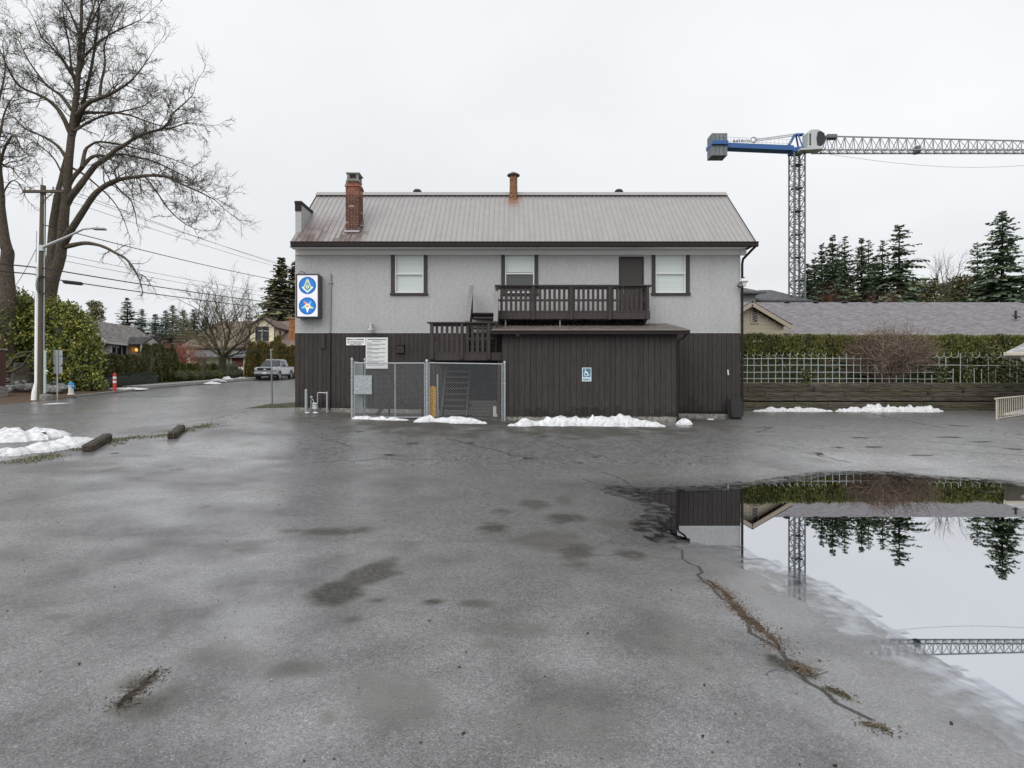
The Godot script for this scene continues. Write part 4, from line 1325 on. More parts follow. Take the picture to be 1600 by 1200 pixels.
func build_landing() -> void:
	var z0 := -18.6
	var x0 := -2.62
	var x1 := -0.34
	var fl := 2.64
	var root := thing("stair_landing", "lower timber landing with slatted railing between the lean-to and the wire gate", "landing", Vector3(-1.5, 0.4, -19.3))
	for i in 14:
		var mb := MB.new()
		mb.off = Vector2(i * 0.37, i)
		mb.box(Vector3((x0 + x1) / 2, fl - 0.02, z0 - 0.08 - i * 0.16), Vector3(x1 - x0 - 0.02, 0.04, 0.153), Basis.IDENTITY, 0.004)
		part("floor_board", mb, M.deck, root, true)
	var bm := MB.new()
	bm.box(Vector3((x0 + x1) / 2, fl - 0.1, z0 + 0.025), Vector3(x1 - x0, 0.26, 0.05), Basis.IDENTITY, 0.006)
	bm.box(Vector3(x0, fl - 0.1, -19.7), Vector3(0.05, 0.25, 2.2), Basis.IDENTITY, 0.006)
	part("rim_beam", bm, M.deck, root, true)
	for q in [[x0 + 0.08, z0 - 0.08], [x1 - 0.08, z0 - 0.08], [x0 + 0.08, -20.7]]:
		var mb := MB.new()
		var yb := H(q[0], -q[1]) - 0.05
		mb.box(Vector3(q[0], (yb + fl - 0.05) / 2, q[1]), Vector3(0.1, fl - 0.05 - yb, 0.1), Basis.IDENTITY, 0.006)
		part("support_post", mb, M.deck, root, true)
	for q in [[675.5, 0.11], [722.0, 0.09], [764.0, 0.09]]:
		var p := P(q[0], 530, 18.6)
		var mb := MB.new()
		mb.box(Vector3(p.x, (3.59 + fl - 0.2) / 2, z0 + 0.095), Vector3(q[1], 3.59 - fl + 0.2, 0.085), Basis.IDENTITY, 0.008)
		part("post", mb, M.deck, root, true)
	var cap := MB.new()
	cap.box(Vector3((x0 - 0.66) / 2, 3.62, z0 + 0.06), Vector3(-0.6 - x0 + 0.14, 0.045, 0.17), Basis.IDENTITY, 0.008)
	part("top_rail", cap, M.deck, root, true)
	var md := MB.new()
	md.box(Vector3((x0 - 0.66) / 2, 3.55, z0 + 0.01), Vector3(-0.6 - x0, 0.085, 0.035), Basis.IDENTITY, 0.004)
	md.box(Vector3((x0 - 0.66) / 2, 3.1, z0 + 0.01), Vector3(-0.6 - x0, 0.075, 0.035), Basis.IDENTITY, 0.004)
	part("mid_rail", md, M.deck, root, true)
	rail_run(root, Vector3(x0 + 0.12, fl, z0 + 0.01), Vector3(-0.7, fl, z0 + 0.01), 3.6 - fl, 11, M.deck, 0.0)
	# the wooden steps below the landing and what is stored there
	var st := thing("cellar_steps", "grey timber steps seen through the wire gate under the landing", "stairs", Vector3(-1.95, 0.5, -19.9))
	for i in 8:
		var mb := MB.new()
		mb.off = Vector2(i * 0.5, i)
		mb.box(Vector3(-1.93, 0.7 + i * 0.2, -19.3 - i * 0.17), Vector3(0.78, 0.05, 0.26), Basis.IDENTITY, 0.006)
		part("tread", mb, M.grey_wood, st, true)
	for s in [-2.35, -1.51]:
		var mb := MB.new()
		mb.bar(Vector3(s, 0.5, -19.15), Vector3(s, 2.2, -20.65), 0.05, 0.26)
		part("stringer", mb, M.grey_wood, st, true)
	var pl := thing("lumber_stack", "stack of weathered boards lying on edge behind the wire gate", "lumber", Vector3(-0.9, 0.45, -19.4))
	for i in 6:
		var mb := MB.new()
		mb.off = Vector2(i * 0.5, i)
		mb.box(Vector3(-0.88 + rng.randf_range(-0.06, 0.06), 0.52 + i * 0.105, -19.35 - rng.randf() * 0.06), Vector3(1.05, 0.085, 0.3), Basis.IDENTITY, 0.008)
		part("board", mb, M.grey_wood, pl, true)
	var wb := MB.new()
	var a := P(776, 642, 18.75)
	wb.col = Color(0.62, 0.62, 0.6)
	wb.box(Vector3(a.x - 0.06, a.y - 0.02, a.z), Vector3(0.11, 0.34, 0.06), Basis.IDENTITY, 0.015)
	wb.box(Vector3(a.x + 0.05, a.y - 0.15, a.z), Vector3(0.14, 0.1, 0.06), Basis.IDENTITY, 0.015)
	tag(part("drain_elbow", wb, M.plain, self), "pale plastic drain elbow standing inside the gate beside its right post", "pipe")
	var lp := MB.new()
	lp.col = Color(0.55, 0.62, 0.66)
	var b := P(684, 585, 18.7)
	lp.tube([Vector3(b.x, H(b.x, 18.7) - 0.05, -18.7), Vector3(b.x - 0.01, b.y, -18.7)], [0.03], 8)
	tag(part("steel_pole", lp, M.metal, self), "thin pale steel pole upright behind the wire gate, near the yellow post", "pole")
	# sloping timber handrail behind the left fence panel
	var rr := thing("ramp_railing", "dark timber ramp railing with sloping rails behind the left wire panel", "railing", Vector3(-4.0, 0.5, -19.6))
	var segs := [["rail", 601, 627, 684, 610], ["rail", 610, 661, 684, 652], ["brace", 583, 656, 605, 627], ["post", 608, 624, 608, 662], ["post", 660, 612, 660, 660]]
	for q in segs:
		var mb := MB.new()
		mb.bar(P(q[1], q[2], 19.6), P(q[3], q[4], 19.6), 0.05, 0.1, Vector3.BACK if q[0] == "post" else Vector3.UP, 0.006)
		part(q[0], mb, M.deck_top if q[0] == "rail" and q[2] > 640 else M.deck, rr, true)

# ---------------------------------------------------------------- wire fence and gate
func wire_mesh(mb: MB, x0: float, x1: float, y0: float, y1: float, z: float) -> void:
	var h := y1 - y0
	var k := x0 - h
	while k < x1:
		for s in [0, 1]:
			var a := Vector2(k, y0)
			var b := Vector2(k + h, y1)
			if a.x < x0: a = Vector2(x0, y0 + (x0 - k))
			if b.x > x1: b = Vector2(x1, y0 + (x1 - k))
			if b.x - a.x > 0.02:
				if s == 0: mb.bar(Vector3(a.x, a.y, z), Vector3(b.x, b.y, z), 0.0045, 0.0045, Vector3.BACK)
				else: mb.bar(Vector3(x0 + x1 - a.x, a.y, z - 0.007), Vector3(x0 + x1 - b.x, b.y, z - 0.007), 0.0045, 0.0045, Vector3.BACK)
		k += 0.078

func build_fence() -> void:
	var d := 18.22
	var gx := func(u): return (u - 800.0) * d / FOCAL
	var gy := func(v): return EYE + (600.0 - v) * d / FOCAL
	var defs := [["left", 550.0, 667.0, 567.5, 652.0, [617.5], "chain-link panel with a bolted steel plate, left of the yellow post"], ["right", 667.0, 788.0, 567.0, 659.0, [], "chain-link gate in front of the cellar steps, right of the yellow post"]]
	for q in defs:
		var x0: float = gx.call(q[1]) + 0.07
		var x1: float = gx.call(q[2]) - 0.07
		var y0: float = gy.call(q[4])
		var y1: float = gy.call(q[3])
		var root := thing("wire_gate", q[6], "fence panel", Vector3((x0 + x1) / 2, y0, -d))
		var fr := MB.new()
		fr.tube([Vector3(x0, y0, -d), Vector3(x0, y1, -d)], [0.021], 8)
		part("upright", fr, M.galv, root, true)
		fr = MB.new()
		fr.tube([Vector3(x1, y0, -d), Vector3(x1, y1, -d)], [0.021], 8)
		part("upright", fr, M.galv, root, true)
		fr = MB.new()
		fr.tube([Vector3(x0, y1, -d), Vector3(x1, y1 - (0.04 if q[0] == "right" else 0.0), -d)], [0.021], 8)
		part("top_rail", fr, M.galv, root, true)
		fr = MB.new()
		fr.tube([Vector3(x0, y0, -d), Vector3(x1, y0, -d)], [0.017], 8)
		part("bottom_rail", fr, M.galv, root, true)
		for u in q[5]:
			fr = MB.new()
			fr.tube([Vector3(gx.call(u), y0, -d), Vector3(gx.call(u), y1, -d)], [0.021], 8)
			part("upright", fr, M.galv, root, true)
		var wm := MB.new()
		wire_mesh(wm, x0, x1, y0, y1, -d - 0.012)
		stuff(part("wire_mesh", wm, M.wire_galv, root, true))
		if q[0] == "left":
			var pm := MB.new()
			var a := P(553, 616, d - 0.05)
			var b := P(581, 586.5, d - 0.05)
			pm.box((a + b) / 2, Vector3(b.x - a.x, b.y - a.y, 0.008), Basis.IDENTITY, 0.003)
			var plate := part("plate", pm, M.galv, root, true)
			var lg := MB.new()
			for i in 9:
				for j in 9:
					var p := Vector3(lerpf(a.x, b.x, (i + 0.5) / 9), lerpf(a.y, b.y, (j + 0.5) / 9), a.z + 0.005)
					lg.box(p, Vector3(0.045, 0.008, 0.004), Basis(Vector3.BACK, 0.785 if (i + j) % 2 else -0.785))
			stuff(part("tread_pattern", lg, M.galv, plate))
	var posts := [[550.0, 559.0, 0.038, "left end post of the wire fence, beside the steel panel"], [667.0, 561.5, 0.043, "middle post of the wire fence, beside the yellow post"], [788.5, 564.0, 0.04, "right post of the wire gate, at the corner of the lean-to"]]
	for q in posts:
		var x: float = gx.call(q[0])
		var yb := H(x, d) - 0.08
		var yt: float = gy.call(q[1])
		var root := thing("fence_post", "galvanized " + q[3], "post", Vector3(x, yb, -d), 0, "posts of the wire fence")
		var mb := MB.new()
		mb.lathe([Vector2(q[2], 0), Vector2(q[2], yt - yb - 0.05)], Vector3.ZERO, 14)
		part("pole", mb, M.galv, root)
		mb = MB.new()
		mb.lathe([Vector2(q[2] + 0.006, yt - yb - 0.09), Vector2(q[2] + 0.006, yt - yb - 0.05), Vector2(q[2] * 0.85, yt - yb - 0.015), Vector2(q[2] * 0.3, yt - yb + 0.01), Vector2(0, yt - yb + 0.012)], Vector3.ZERO, 12)
		part("cap", mb, M.galv, root)
		for y in [0.25, 0.75, 1.25, 1.65]:
			mb = MB.new()
			mb.lathe([Vector2(q[2], y), Vector2(q[2] + 0.006, y), Vector2(q[2] + 0.006, y + 0.03), Vector2(q[2], y + 0.03)], Vector3.ZERO, 12)
			mb.box(Vector3(0.055 if q[0] < 700 else -0.055, y + 0.015, 0), Vector3(0.05, 0.025, 0.02))
			part("hinge", mb, M.galv, root)
	# short rear post with its link arm and the sheet-steel panel beside it
	var sp := thing("fence_post", "short ball-topped steel post joined by an arm to the left end post", "post", Vector3(gx.call(566.5), H(-4.7, 18.6) - 0.05, -18.5), 0, "posts of the wire fence")
	var mb := MB.new()
	var hh: float = EYE + (600 - 562) * 18.5 / FOCAL - sp.position.y
	mb.lathe([Vector2(0.03, 0), Vector2(0.03, hh - 0.03), Vector2(0.04, hh), Vector2(0.03, hh + 0.04), Vector2(0, hh + 0.05)], Vector3.ZERO, 12)
	part("pole", mb, M.galv, sp)
	mb = MB.new()
	mb.bar(Vector3(-0.03, hh - 0.13, 0), Vector3(-0.3, hh - 0.06, 0.26), 0.03, 0.03)
	mb.box(Vector3(-0.06, hh - 0.12, 0), Vector3(0.12, 0.06, 0.06), Basis.IDENTITY, 0.01)
	part("arm", mb, M.galv, sp)
	mb = MB.new()
	var a := P(554, 646, 18.4)
	var b := P(567, 568, 18.4)
	mb.box(Vector3((a.x + b.x) / 2, (a.y + b.y) / 2, -18.42), Vector3(b.x - a.x, b.y - a.y, 0.02), Basis.IDENTITY, 0.005)
	mb.col = Color(0.75, 0.85, 0.9)
	part("steel_panel", mb, M.grey_paint, get_node("wire_gate"), true)
	# worn yellow post
	var yw := mat(1, 1, 1, 0.8)
	yw.albedo_texture = noise_tex(33, 0.05, 0.3, 1.35, 256, 256, 4)
	yw.uv1_triplanar = true
	yw.uv1_scale = Vector3(1.6, 1.6, 1.6)
	mb = MB.new()
	mb.col = Color(0.95, 0.52, 0.07)
	var c := P(676, 600, 18.35)
	var yb := H(c.x, 18.35) - 0.1
	mb.prism(PackedVector2Array([Vector2(-0.105, 0.2), Vector2(-0.02, 0.0), Vector2(0.03, 0.0), Vector2(0.105, 0.2), Vector2(0.11, 1.1), Vector2(0.07, 1.135), Vector2(-0.06, 1.14), Vector2(-0.09, 1.1)]), -0.03, 0.03, Transform3D(Basis(Vector3.RIGHT, -0.03), Vector3(c.x, yb, -18.36)))
	tag(part("yellow_post", mb, yw, self), "scuffed yellow painted guard post standing in the snow behind the wire mesh", "guard post")

# ---------------------------------------------------------------- things fixed to the lodge walls
func print_lines(im: Image, r: RandomNumberGenerator, y: float, x0: float, x1: float, h: float, c: Color) -> void:   # a line of print too small to read
	var x := x0
	while x < x1:
		var w := r.randf_range(5, 16)
		stroke(im, [Vector2(x, y), Vector2(minf(x + w, x1), y)], h, c)
		x += w + r.randf_range(2.5, 5)

func flat_sign(called: String, label: String, u0: float, v0: float, u1: float, v1: float, d: float, im: Image) -> Node3D:
	var a := P(u0, v1, d)
	var b := P(u1, v0, d)
	var s := thing(called, label, "sign", a)
	var pm := MB.new()
	pm.box(Vector3((a.x + b.x) / 2, (a.y + b.y) / 2, a.z - 0.006), Vector3(b.x - a.x, b.y - a.y, 0.012), Basis.IDENTITY, 0.004)
	pm.col = Color(0.75, 0.76, 0.76)
	part("board", pm, M.plain, s, true)
	if im:
		var sm := mat(1, 1, 1, 0.5)
		sm.albedo_texture = ImageTexture.create_from_image(im)
		var fm := MB.new()
		fm.quaduv(Vector3(a.x + 0.01, a.y + 0.01, a.z + 0.003), Vector3(b.x - 0.01, a.y + 0.01, a.z + 0.003), Vector3(b.x - 0.01, b.y - 0.01, a.z + 0.003), Vector3(a.x + 0.01, b.y - 0.01, a.z + 0.003))
		part("print", fm, sm, s, true)
	return s

func lettering(text: String, height: float, width: float, at: Vector3, c: Color, parent: Node3D, called := "lettering", bold := false) -> void:
	var f := SystemFont.new()
	f.font_names = PackedStringArray(["Droid Sans"])
	if bold: f.font_weight = 700
	var t := TextMesh.new()
	t.font = f
	t.text = text
	t.font_size = 32
	t.depth = 0.003
	t.pixel_size = 0.01
	t.curve_step = 2.0
	var box := t.get_aabb()
	var o := part(called, t, mat(c.r, c.g, c.b, 0.6), parent)
	o.position = at - parent.position
	if box.size.x > 0: o.scale = Vector3(width / box.size.x, height / maxf(box.size.y, 0.001), 1)

func build_wall_things() -> void:
	var r := RandomNumberGenerator.new()
	r.seed = 31
	# the light box with the two emblems
	var im := Image.create(256, 512, false, Image.FORMAT_RGB8)
	im.fill(Color(0.93, 0.92, 0.95))
	for cy in [128.0, 382.0]:
		var cc := Vector2(128, cy)
		fill_disc(im, cc, 112, Color(0.97, 0.99, 1.0))
		fill_disc(im, cc, 108, Color(0.06, 0.24, 0.52))
		fill_disc(im, cc, 103, Color(0.05, 0.42, 0.76))
		fill_disc(im, cc, 80, Color(0.1, 0.52, 0.86, 0.7))
	# square and compasses round a G
	var gold := Color(0.9, 0.88, 0.62)
	stroke(im, [Vector2(126, 50), Vector2(84, 152)], 13, gold)
	stroke(im, [Vector2(130, 50), Vector2(172, 152)], 13, gold)
	fill_disc(im, Vector2(128, 50), 9, Color(0.86, 0.72, 0.5))
	fill_poly(im, PackedVector2Array([Vector2(128, 88), Vector2(166, 148), Vector2(128, 196), Vector2(90, 148)]), Color(0.36, 0.6, 0.55))
	stroke(im, [Vector2(66, 152), Vector2(128, 208), Vector2(190, 152)], 16, Color(0.95, 0.96, 0.84))
	stroke(im, [Vector2(66, 152), Vector2(84, 142)], 8, Color(0.95, 0.96, 0.84))
	stroke(im, [Vector2(190, 152), Vector2(172, 142)], 8, Color(0.95, 0.96, 0.84))
	stroke(im, [Vector2(128, 62), Vector2(128, 100)], 10, Color(0.9, 0.75, 0.42))
	var gp := []
	for k in 15:
		var a := deg_to_rad(-40.0 - k * 20.0)
		gp.append(Vector2(128 + cos(a) * 17, 142 + sin(a) * 19))
	gp.append(Vector2(145, 144)); gp.append(Vector2(132, 144))
	stroke(im, gp, 8, Color(0.96, 0.98, 0.98))
	# five-pointed star, point down, its rays of five colours
	var sc := Vector2(128, 384)
	var cols := [Color(0.97, 0.97, 0.97), Color(0.45, 0.8, 0.62), Color(0.87, 0.42, 0.4), Color(0.35, 0.7, 0.93), Color(0.83, 0.86, 0.42)]
	for k in 5:
		var a := PI / 2 + TAU * k / 5
		var tip := sc + Vector2(cos(a), sin(a)) * 88
		var l := sc + Vector2(cos(a - PI / 5), sin(a - PI / 5)) * 34
		var q := sc + Vector2(cos(a + PI / 5), sin(a + PI / 5)) * 34
		fill_poly(im, PackedVector2Array([sc, l, tip]), cols[k])
		fill_poly(im, PackedVector2Array([sc, tip, q]), cols[k].lightened(0.45))
	var penta := PackedVector2Array()
	for k in 5: penta.push_back(sc + Vector2(cos(-PI / 2 + TAU * k / 5), sin(-PI / 2 + TAU * k / 5)) * 34)
	fill_poly(im, penta, Color(0.97, 0.94, 0.88))
	fill_poly(im, PackedVector2Array([Vector2(113, 372), Vector2(143, 372), Vector2(143, 396), Vector2(113, 396)]), Color(0.8, 0.6, 0.5))
	var face := mat(1, 1, 1, 0.3)
	face.albedo_texture = ImageTexture.create_from_image(im)
	face.emission_enabled = true
	face.emission_texture = face.albedo_texture
	face.emission_operator = BaseMaterial3D.EMISSION_OP_MULTIPLY
	face.emission = Color.WHITE
	face.emission_energy_multiplier = 0.2
	var d := 20.55
	var a := P(462.5, 496.5, d)
	var b := P(498.5, 428.0, d)
	var root := thing("lightbox_sign", "tall white light box with two round blue emblems at the street corner of the lodge", "sign", Vector3((a.x + b.x) / 2, a.y, -20.75))
	var bm := MB.new()
	bm.col = Color(0.045, 0.045, 0.05)
	bm.box(Vector3((a.x + b.x) / 2, (a.y + b.y) / 2, (-d + ZF) / 2 - 0.01), Vector3(b.x - a.x, b.y - a.y, 20.93 - d - 0.02), Basis.IDENTITY, 0.025)
	part("case", bm, M.gloss, root, true)
	var e := 0.045
	for q in [[a.x + e / 2, (a.y + b.y) / 2, e, b.y - a.y], [b.x - e / 2, (a.y + b.y) / 2, e, b.y - a.y], [(a.x + b.x) / 2, a.y + e / 2, b.x - a.x - 2 * e, e], [(a.x + b.x) / 2, b.y - e / 2, b.x - a.x - 2 * e, e]]:
		var fm := MB.new()
		fm.col = Color(0.045, 0.045, 0.05)
		fm.box(Vector3(q[0], q[1], -d + 0.012), Vector3(q[2], q[3], 0.03), Basis.IDENTITY, 0.006)
		part("frame", fm, M.gloss, root, true)
	var pm := MB.new()
	pm.quaduv(Vector3(a.x + e, a.y + e, -d + 0.008), Vector3(b.x - e, a.y + e, -d + 0.008), Vector3(b.x - e, b.y - e, -d + 0.008), Vector3(a.x + e, b.y - e, -d + 0.008))
	part("lit_panel", pm, face, root, true)
	var cb := MB.new()
	cb.col = Color(0.1, 0.1, 0.1)
	cb.tube([Vector3(a.x + 0.03, b.y, -20.7), Vector3(a.x + 0.04, b.y + 0.1, -20.75), Vector3(a.x + 0.12, b.y + 0.14, -20.82), Vector3(a.x + 0.2, b.y + 0.1, -20.93)], [0.012], 6)
	part("cable", cb, M.plain, root, true)
	# conduit beside it
	var cd := MB.new()
	cd.col = Color(0.34, 0.34, 0.345)
	cd.tube([Vector3(fx(517.5), fy(428), ZF + 0.05), Vector3(fx(516.5), fy(520), ZF + 0.05)], [0.028], 8)
	cd.box(Vector3(fx(517.2), fy(442), ZF + 0.04), Vector3(0.13, 0.05, 0.09), Basis.IDENTITY, 0.01)
	var cn := thing("wall_conduit", "vertical service conduit strapped to the wall right of the light box", "conduit", Vector3(fx(517), fy(640), ZF + 0.05))
	part("upper_pipe", cd, M.metal, cn, true)
	cd = MB.new()
	cd.tube([Vector3(fx(516.5), fy(520), ZF + 0.06), Vector3(fx(515.5), fy(641), ZF + 0.06)], [0.026], 8)
	part("lower_pipe", cd, M.siding, cn, true)
	# the two signs
	var s1 := flat_sign("private_parking_sign", "small white PRIVATE PARKING sign above the left fence post", 541.0, 527.5, 571.0, 539.5, 20.88, null)
	var ink := Color(0.02, 0.02, 0.025)
	var cx := (fx(541) + fx(571)) / 2
	lettering("PRIVATE PARKING", 0.05, 0.62, Vector3(cx, EYE + (600 - 530.2) * 20.87 / FOCAL, -20.868), ink, s1, "lettering", true)
	lettering("UNAUTHORIZED VEHICLES", 0.036, 0.6, Vector3(cx, EYE + (600 - 533.6) * 20.87 / FOCAL, -20.868), ink, s1)
	lettering("WILL BE TOWED AWAY AT", 0.036, 0.6, Vector3(cx, EYE + (600 - 535.8) * 20.87 / FOCAL, -20.868), ink, s1)
	lettering("OWNER'S EXPENSE", 0.036, 0.42, Vector3(cx, EYE + (600 - 538.0) * 20.87 / FOCAL, -20.868), ink, s1)
	im = Image.create(256, 360, false, Image.FORMAT_RGB8)
	im.fill(Color(0.88, 0.89, 0.89))
	var grey := Color(0.25, 0.25, 0.27)
	print_lines(im, r, 20, 22, 236, 8, Color(0.12, 0.12, 0.14))
	print_lines(im, r, 40, 80, 176, 6, grey)
	var y := 60.0
	for k in 5:
		print_lines(im, r, y, 14, 60 + r.randf() * 40, 5, Color(0.35, 0.35, 0.37))
		print_lines(im, r, y + 15, 14, 212 + r.randf() * 18, 5.5, grey)
		print_lines(im, r, y + 29, 14, 140 + r.randf() * 20, 5, Color(0.35, 0.35, 0.37))
		y += 50
	print_lines(im, r, 322, 16, 214, 6, grey)
	flat_sign("notice_board", "tall white notice board of small print on the planks behind the fence", 571.5, 527.5, 606.0, 576.0, 20.84, im)
	# vent, barn lamp, corner lamp
	var vb := MB.new()
	vb.box(Vector3(fx(626), fy(545.5), ZF + 0.07), Vector3(0.28, 0.3, 0.1), Basis.IDENTITY, 0.01)
	vb.box(Vector3(fx(626), fy(539), ZF + 0.085), Vector3(0.31, 0.03, 0.14), Basis.IDENTITY, 0.008)
	vb.lathe([Vector2(0, 0), Vector2(0.04, 0), Vector2(0.03, 0.02), Vector2(0, 0.02)], Vector3(fx(625.5), fy(546), ZF + 0.12), 10, Basis(Vector3.RIGHT, PI / 2))
	tag(part("wall_vent", vb, M.siding, self), "small square dark vent hood on the planks right of the notice board", "vent")
	var bl := thing("barn_lamp", "grey jar-shaped wall lamp just above the notice board", "lamp", Vector3(fx(581.5), fy(519), ZF + 0.2))
	var lm := MB.new()
	lm.col = Color(0.4, 0.41, 0.42)
	lm.lathe([Vector2(0.0, 0.33), Vector2(0.03, 0.32), Vector2(0.05, 0.26), Vector2(0.085, 0.22), Vector2(0.1, 0.12), Vector2(0.095, 0.115)], Vector3.ZERO, 16)
	lm.bar(Vector3(0, 0.25, -0.02), Vector3(0, 0.27, -0.2), 0.05, 0.05)
	part("hood", lm, M.metal, bl)
	lm = MB.new()
	lm.col = Color(0.72, 0.73, 0.72)
	lm.lathe([Vector2(0.0, 0.0), Vector2(0.05, 0.005), Vector2(0.09, 0.05), Vector2(0.098, 0.115), Vector2(0.06, 0.14)], Vector3.ZERO, 16)
	part("globe", lm, M.gloss, bl)
	var cl := thing("corner_lamp", "white domed lamp with a tilted grey shade on the right corner of the lodge", "lamp", Vector3(fx(1158), fy(447), ZF + 0.1))
	lm = MB.new()
	lm.col = Color(0.78, 0.75, 0.73)
	lm.lathe([Vector2(0.0, -0.02), Vector2(0.08, -0.02), Vector2(0.1, 0.1), Vector2(0.16, 0.14), Vector2(0.15, 0.17), Vector2(0.09, 0.25), Vector2(0, 0.27)], Vector3(0.05, 0, 0), 14)
	part("dome", lm, M.plain, cl)
	lm = MB.new()
	lm.col = Color(0.13, 0.13, 0.13)
	lm.bar(Vector3(0.06, 0.3, 0.02), Vector3(-0.16, 0.0, 0.12), 0.07, 0.05, Vector3.UP, 0.01)
	lm.lathe([Vector2(0.09, -0.02), Vector2(0.07, 0.08), Vector2(0.03, 0.14)], Vector3(-0.14, -0.05, 0.12), 12, Basis(Vector3.BACK, -0.5))
	part("shade", lm, M.metal, cl)
	# gas meter with its guards
	var gm := thing("gas_meter", "grey gas meter with bent riser pipes at the foot of the planks", "gas meter", Vector3(fx(495), 0.62, ZF + 0.25))
	var z := ZF + 0.3
	lm = MB.new()
	lm.col = Color(0.55, 0.57, 0.57)
	lm.box(Vector3(fx(496.8), fy(631.5), z), Vector3(0.2, 0.12, 0.16), Basis.IDENTITY, 0.045)
	lm.box(Vector3(fx(496.8), fy(635.5), z), Vector3(0.19, 0.2, 0.15), Basis.IDENTITY, 0.05)
	lm.box(Vector3(fx(496.8), fy(637.5), z), Vector3(0.13, 0.14, 0.14), Basis.IDENTITY, 0.04)
	part("body", lm, M.gloss, gm, true)
	lm = MB.new()
	lm.col = Color(0.04, 0.045, 0.05)
	lm.box(Vector3(fx(496.8), fy(631.3), z + 0.0), Vector3(0.215, 0.016, 0.175))
	part("band", lm, M.gloss, gm, true)
	lm = MB.new()
	lm.col = Color(0.72, 0.74, 0.74)
	lm.box(Vector3(fx(496.3), fy(629.5), z + 0.08), Vector3(0.06, 0.045, 0.02), Basis.IDENTITY, 0.006)
	lm.box(Vector3(fx(496.3), fy(633), z + 0.08), Vector3(0.08, 0.04, 0.02), Basis.IDENTITY, 0.006)
	part("dial", lm, M.gloss, gm, true)
	lm = MB.new()
	lm.col = Color(0.45, 0.46, 0.46)
	lm.tube([Vector3(fx(500.7), fy(629), z), Vector3(fx(500.7), fy(614.5), z), Vector3(fx(501.2), fy(613.6), z), Vector3(fx(502), fy(613.3), z), Vector3(fx(515), fy(613.8), z)], [0.022], 8)
	lm.tube([Vector3(fx(494.5), fy(629), z), Vector3(fx(494), fy(624.5), z), Vector3(fx(492.5), fy(623.5), z), Vector3(fx(490.7), fy(625), z), Vector3(fx(490.2), fy(640), z)], [0.02], 8)
	lm.lathe([Vector2(0.0, -0.03), Vector2(0.05, -0.025), Vector2(0.055, 0.0), Vector2(0.03, 0.03), Vector2(0, 0.035)], Vector3(fx(491), fy(620.5), z), 12, Basis(Vector3.RIGHT, PI / 2))
	part("pipe", lm, M.metal, gm, true)
	for q in [[485.0, 609.0, 0.055, "galvanized guard pipe left of the gas meter"], [515.3, 613.0, 0.036, "galvanized guard pipe right of the gas meter"]]:
		lm = MB.new()
		var x := fx(q[0])
		var zz := ZF + (0.42 if q[0] < 500 else 0.3)
		lm.lathe([Vector2(q[2], H(x, -zz) - 0.05), Vector2(q[2], fy(q[1])), Vector2(q[2] * 0.7, fy(q[1]) + 0.02), Vector2(0, fy(q[1]) + 0.025)], Vector3(x, 0, zz), 14)
		tag(part("guard_pipe", lm, M.galv, self), q[3], "bollard", "guard pipes of the gas meter")
	# black plastic tub leaning on the corner
	var tb := MB.new()
	var poly := PackedVector2Array()
	for k in 20:
		var t := TAU * k / 20
		var p := Vector2(cos(t), sin(t))
		poly.push_back(Vector2(0.27 * signf(p.x) * pow(absf(p.x), 0.45), 0.43 * signf(p.y) * pow(absf(p.y), 0.5) * (1.0 if p.y > 0 else 1.0)))
	var xf := Transform3D(Basis(Vector3.RIGHT, -0.12), Vector3(fx(1145), 0.80, ZF + 0.2))
	tb.prism(poly, -0.03, 0.0, xf)
	var small := PackedVector2Array()
	for p in poly: small.push_back(p * Vector2(0.86, 0.88) + Vector2(0.02, -0.02))
	tb.prism(small, 0.0, 0.09, xf)
	small = PackedVector2Array()
	for p in poly: small.push_back(p * Vector2(0.74, 0.8) + Vector2(0.02, -0.02))
	tb.prism(small, 0.09, 0.13, xf)
	tag(part("plastic_tub", tb, M.rubber, self), "black plastic tub leaning on end at the right corner of the lodge", "tub")
	var ch := MB.new()
	ch.col = Color(0.7, 0.7, 0.7)
	ch.box(Vector3(fx(1137), fy(582), ZF + 0.04), Vector3(0.05, 0.2, 0.02), Basis(Vector3.BACK, 0.1), 0.008)
	tag(part("rope_cleat", ch, M.plain, self), "small white cleat on the dark planks near the right corner", "cleat")

# ---------------------------------------------------------------- the right-hand side of the lot
func gable_roof(mb: MB, x0: float, x1: float, d_lo: float, y_lo: float, d_hi: float, y_hi: float, th: float) -> void:   # one slope, rising with distance, with thickness
	var a := Vector3(x0, y_lo, -d_lo); var b := Vector3(x1, y_lo, -d_lo)
	var c := Vector3(x1, y_hi, -d_hi); var e := Vector3(x0, y_hi, -d_hi)
	var dn := Vector3(0, -th, 0)
	mb.quad(a, b, c, e)
	mb.quad(b + dn, a + dn, e + dn, c + dn)
	mb.quad(a + dn, b + dn, b, a); mb.quad(b + dn, c + dn, c, b); mb.quad(c + dn, e + dn, e, c); mb.quad(e + dn, a + dn, a, e)

func roof_face(mb: MB, pts: Array) -> void:   # corners anticlockwise from outside, first edge is the eave
	var ex: Vector3 = (pts[1] - pts[0]).normalized()
	var nn: Vector3 = ex.cross(pts[2] - pts[0]).normalized()
	var ey := nn.cross(ex)
	var uv := []
	for p in pts: uv.append(Vector2((p - pts[0]).dot(ex), -(p - pts[0]).dot(ey)))
	for i in range(1, pts.size() - 1):
		mb.tri(pts[0], pts[i], pts[i + 1], uv[0], uv[i], uv[i + 1])

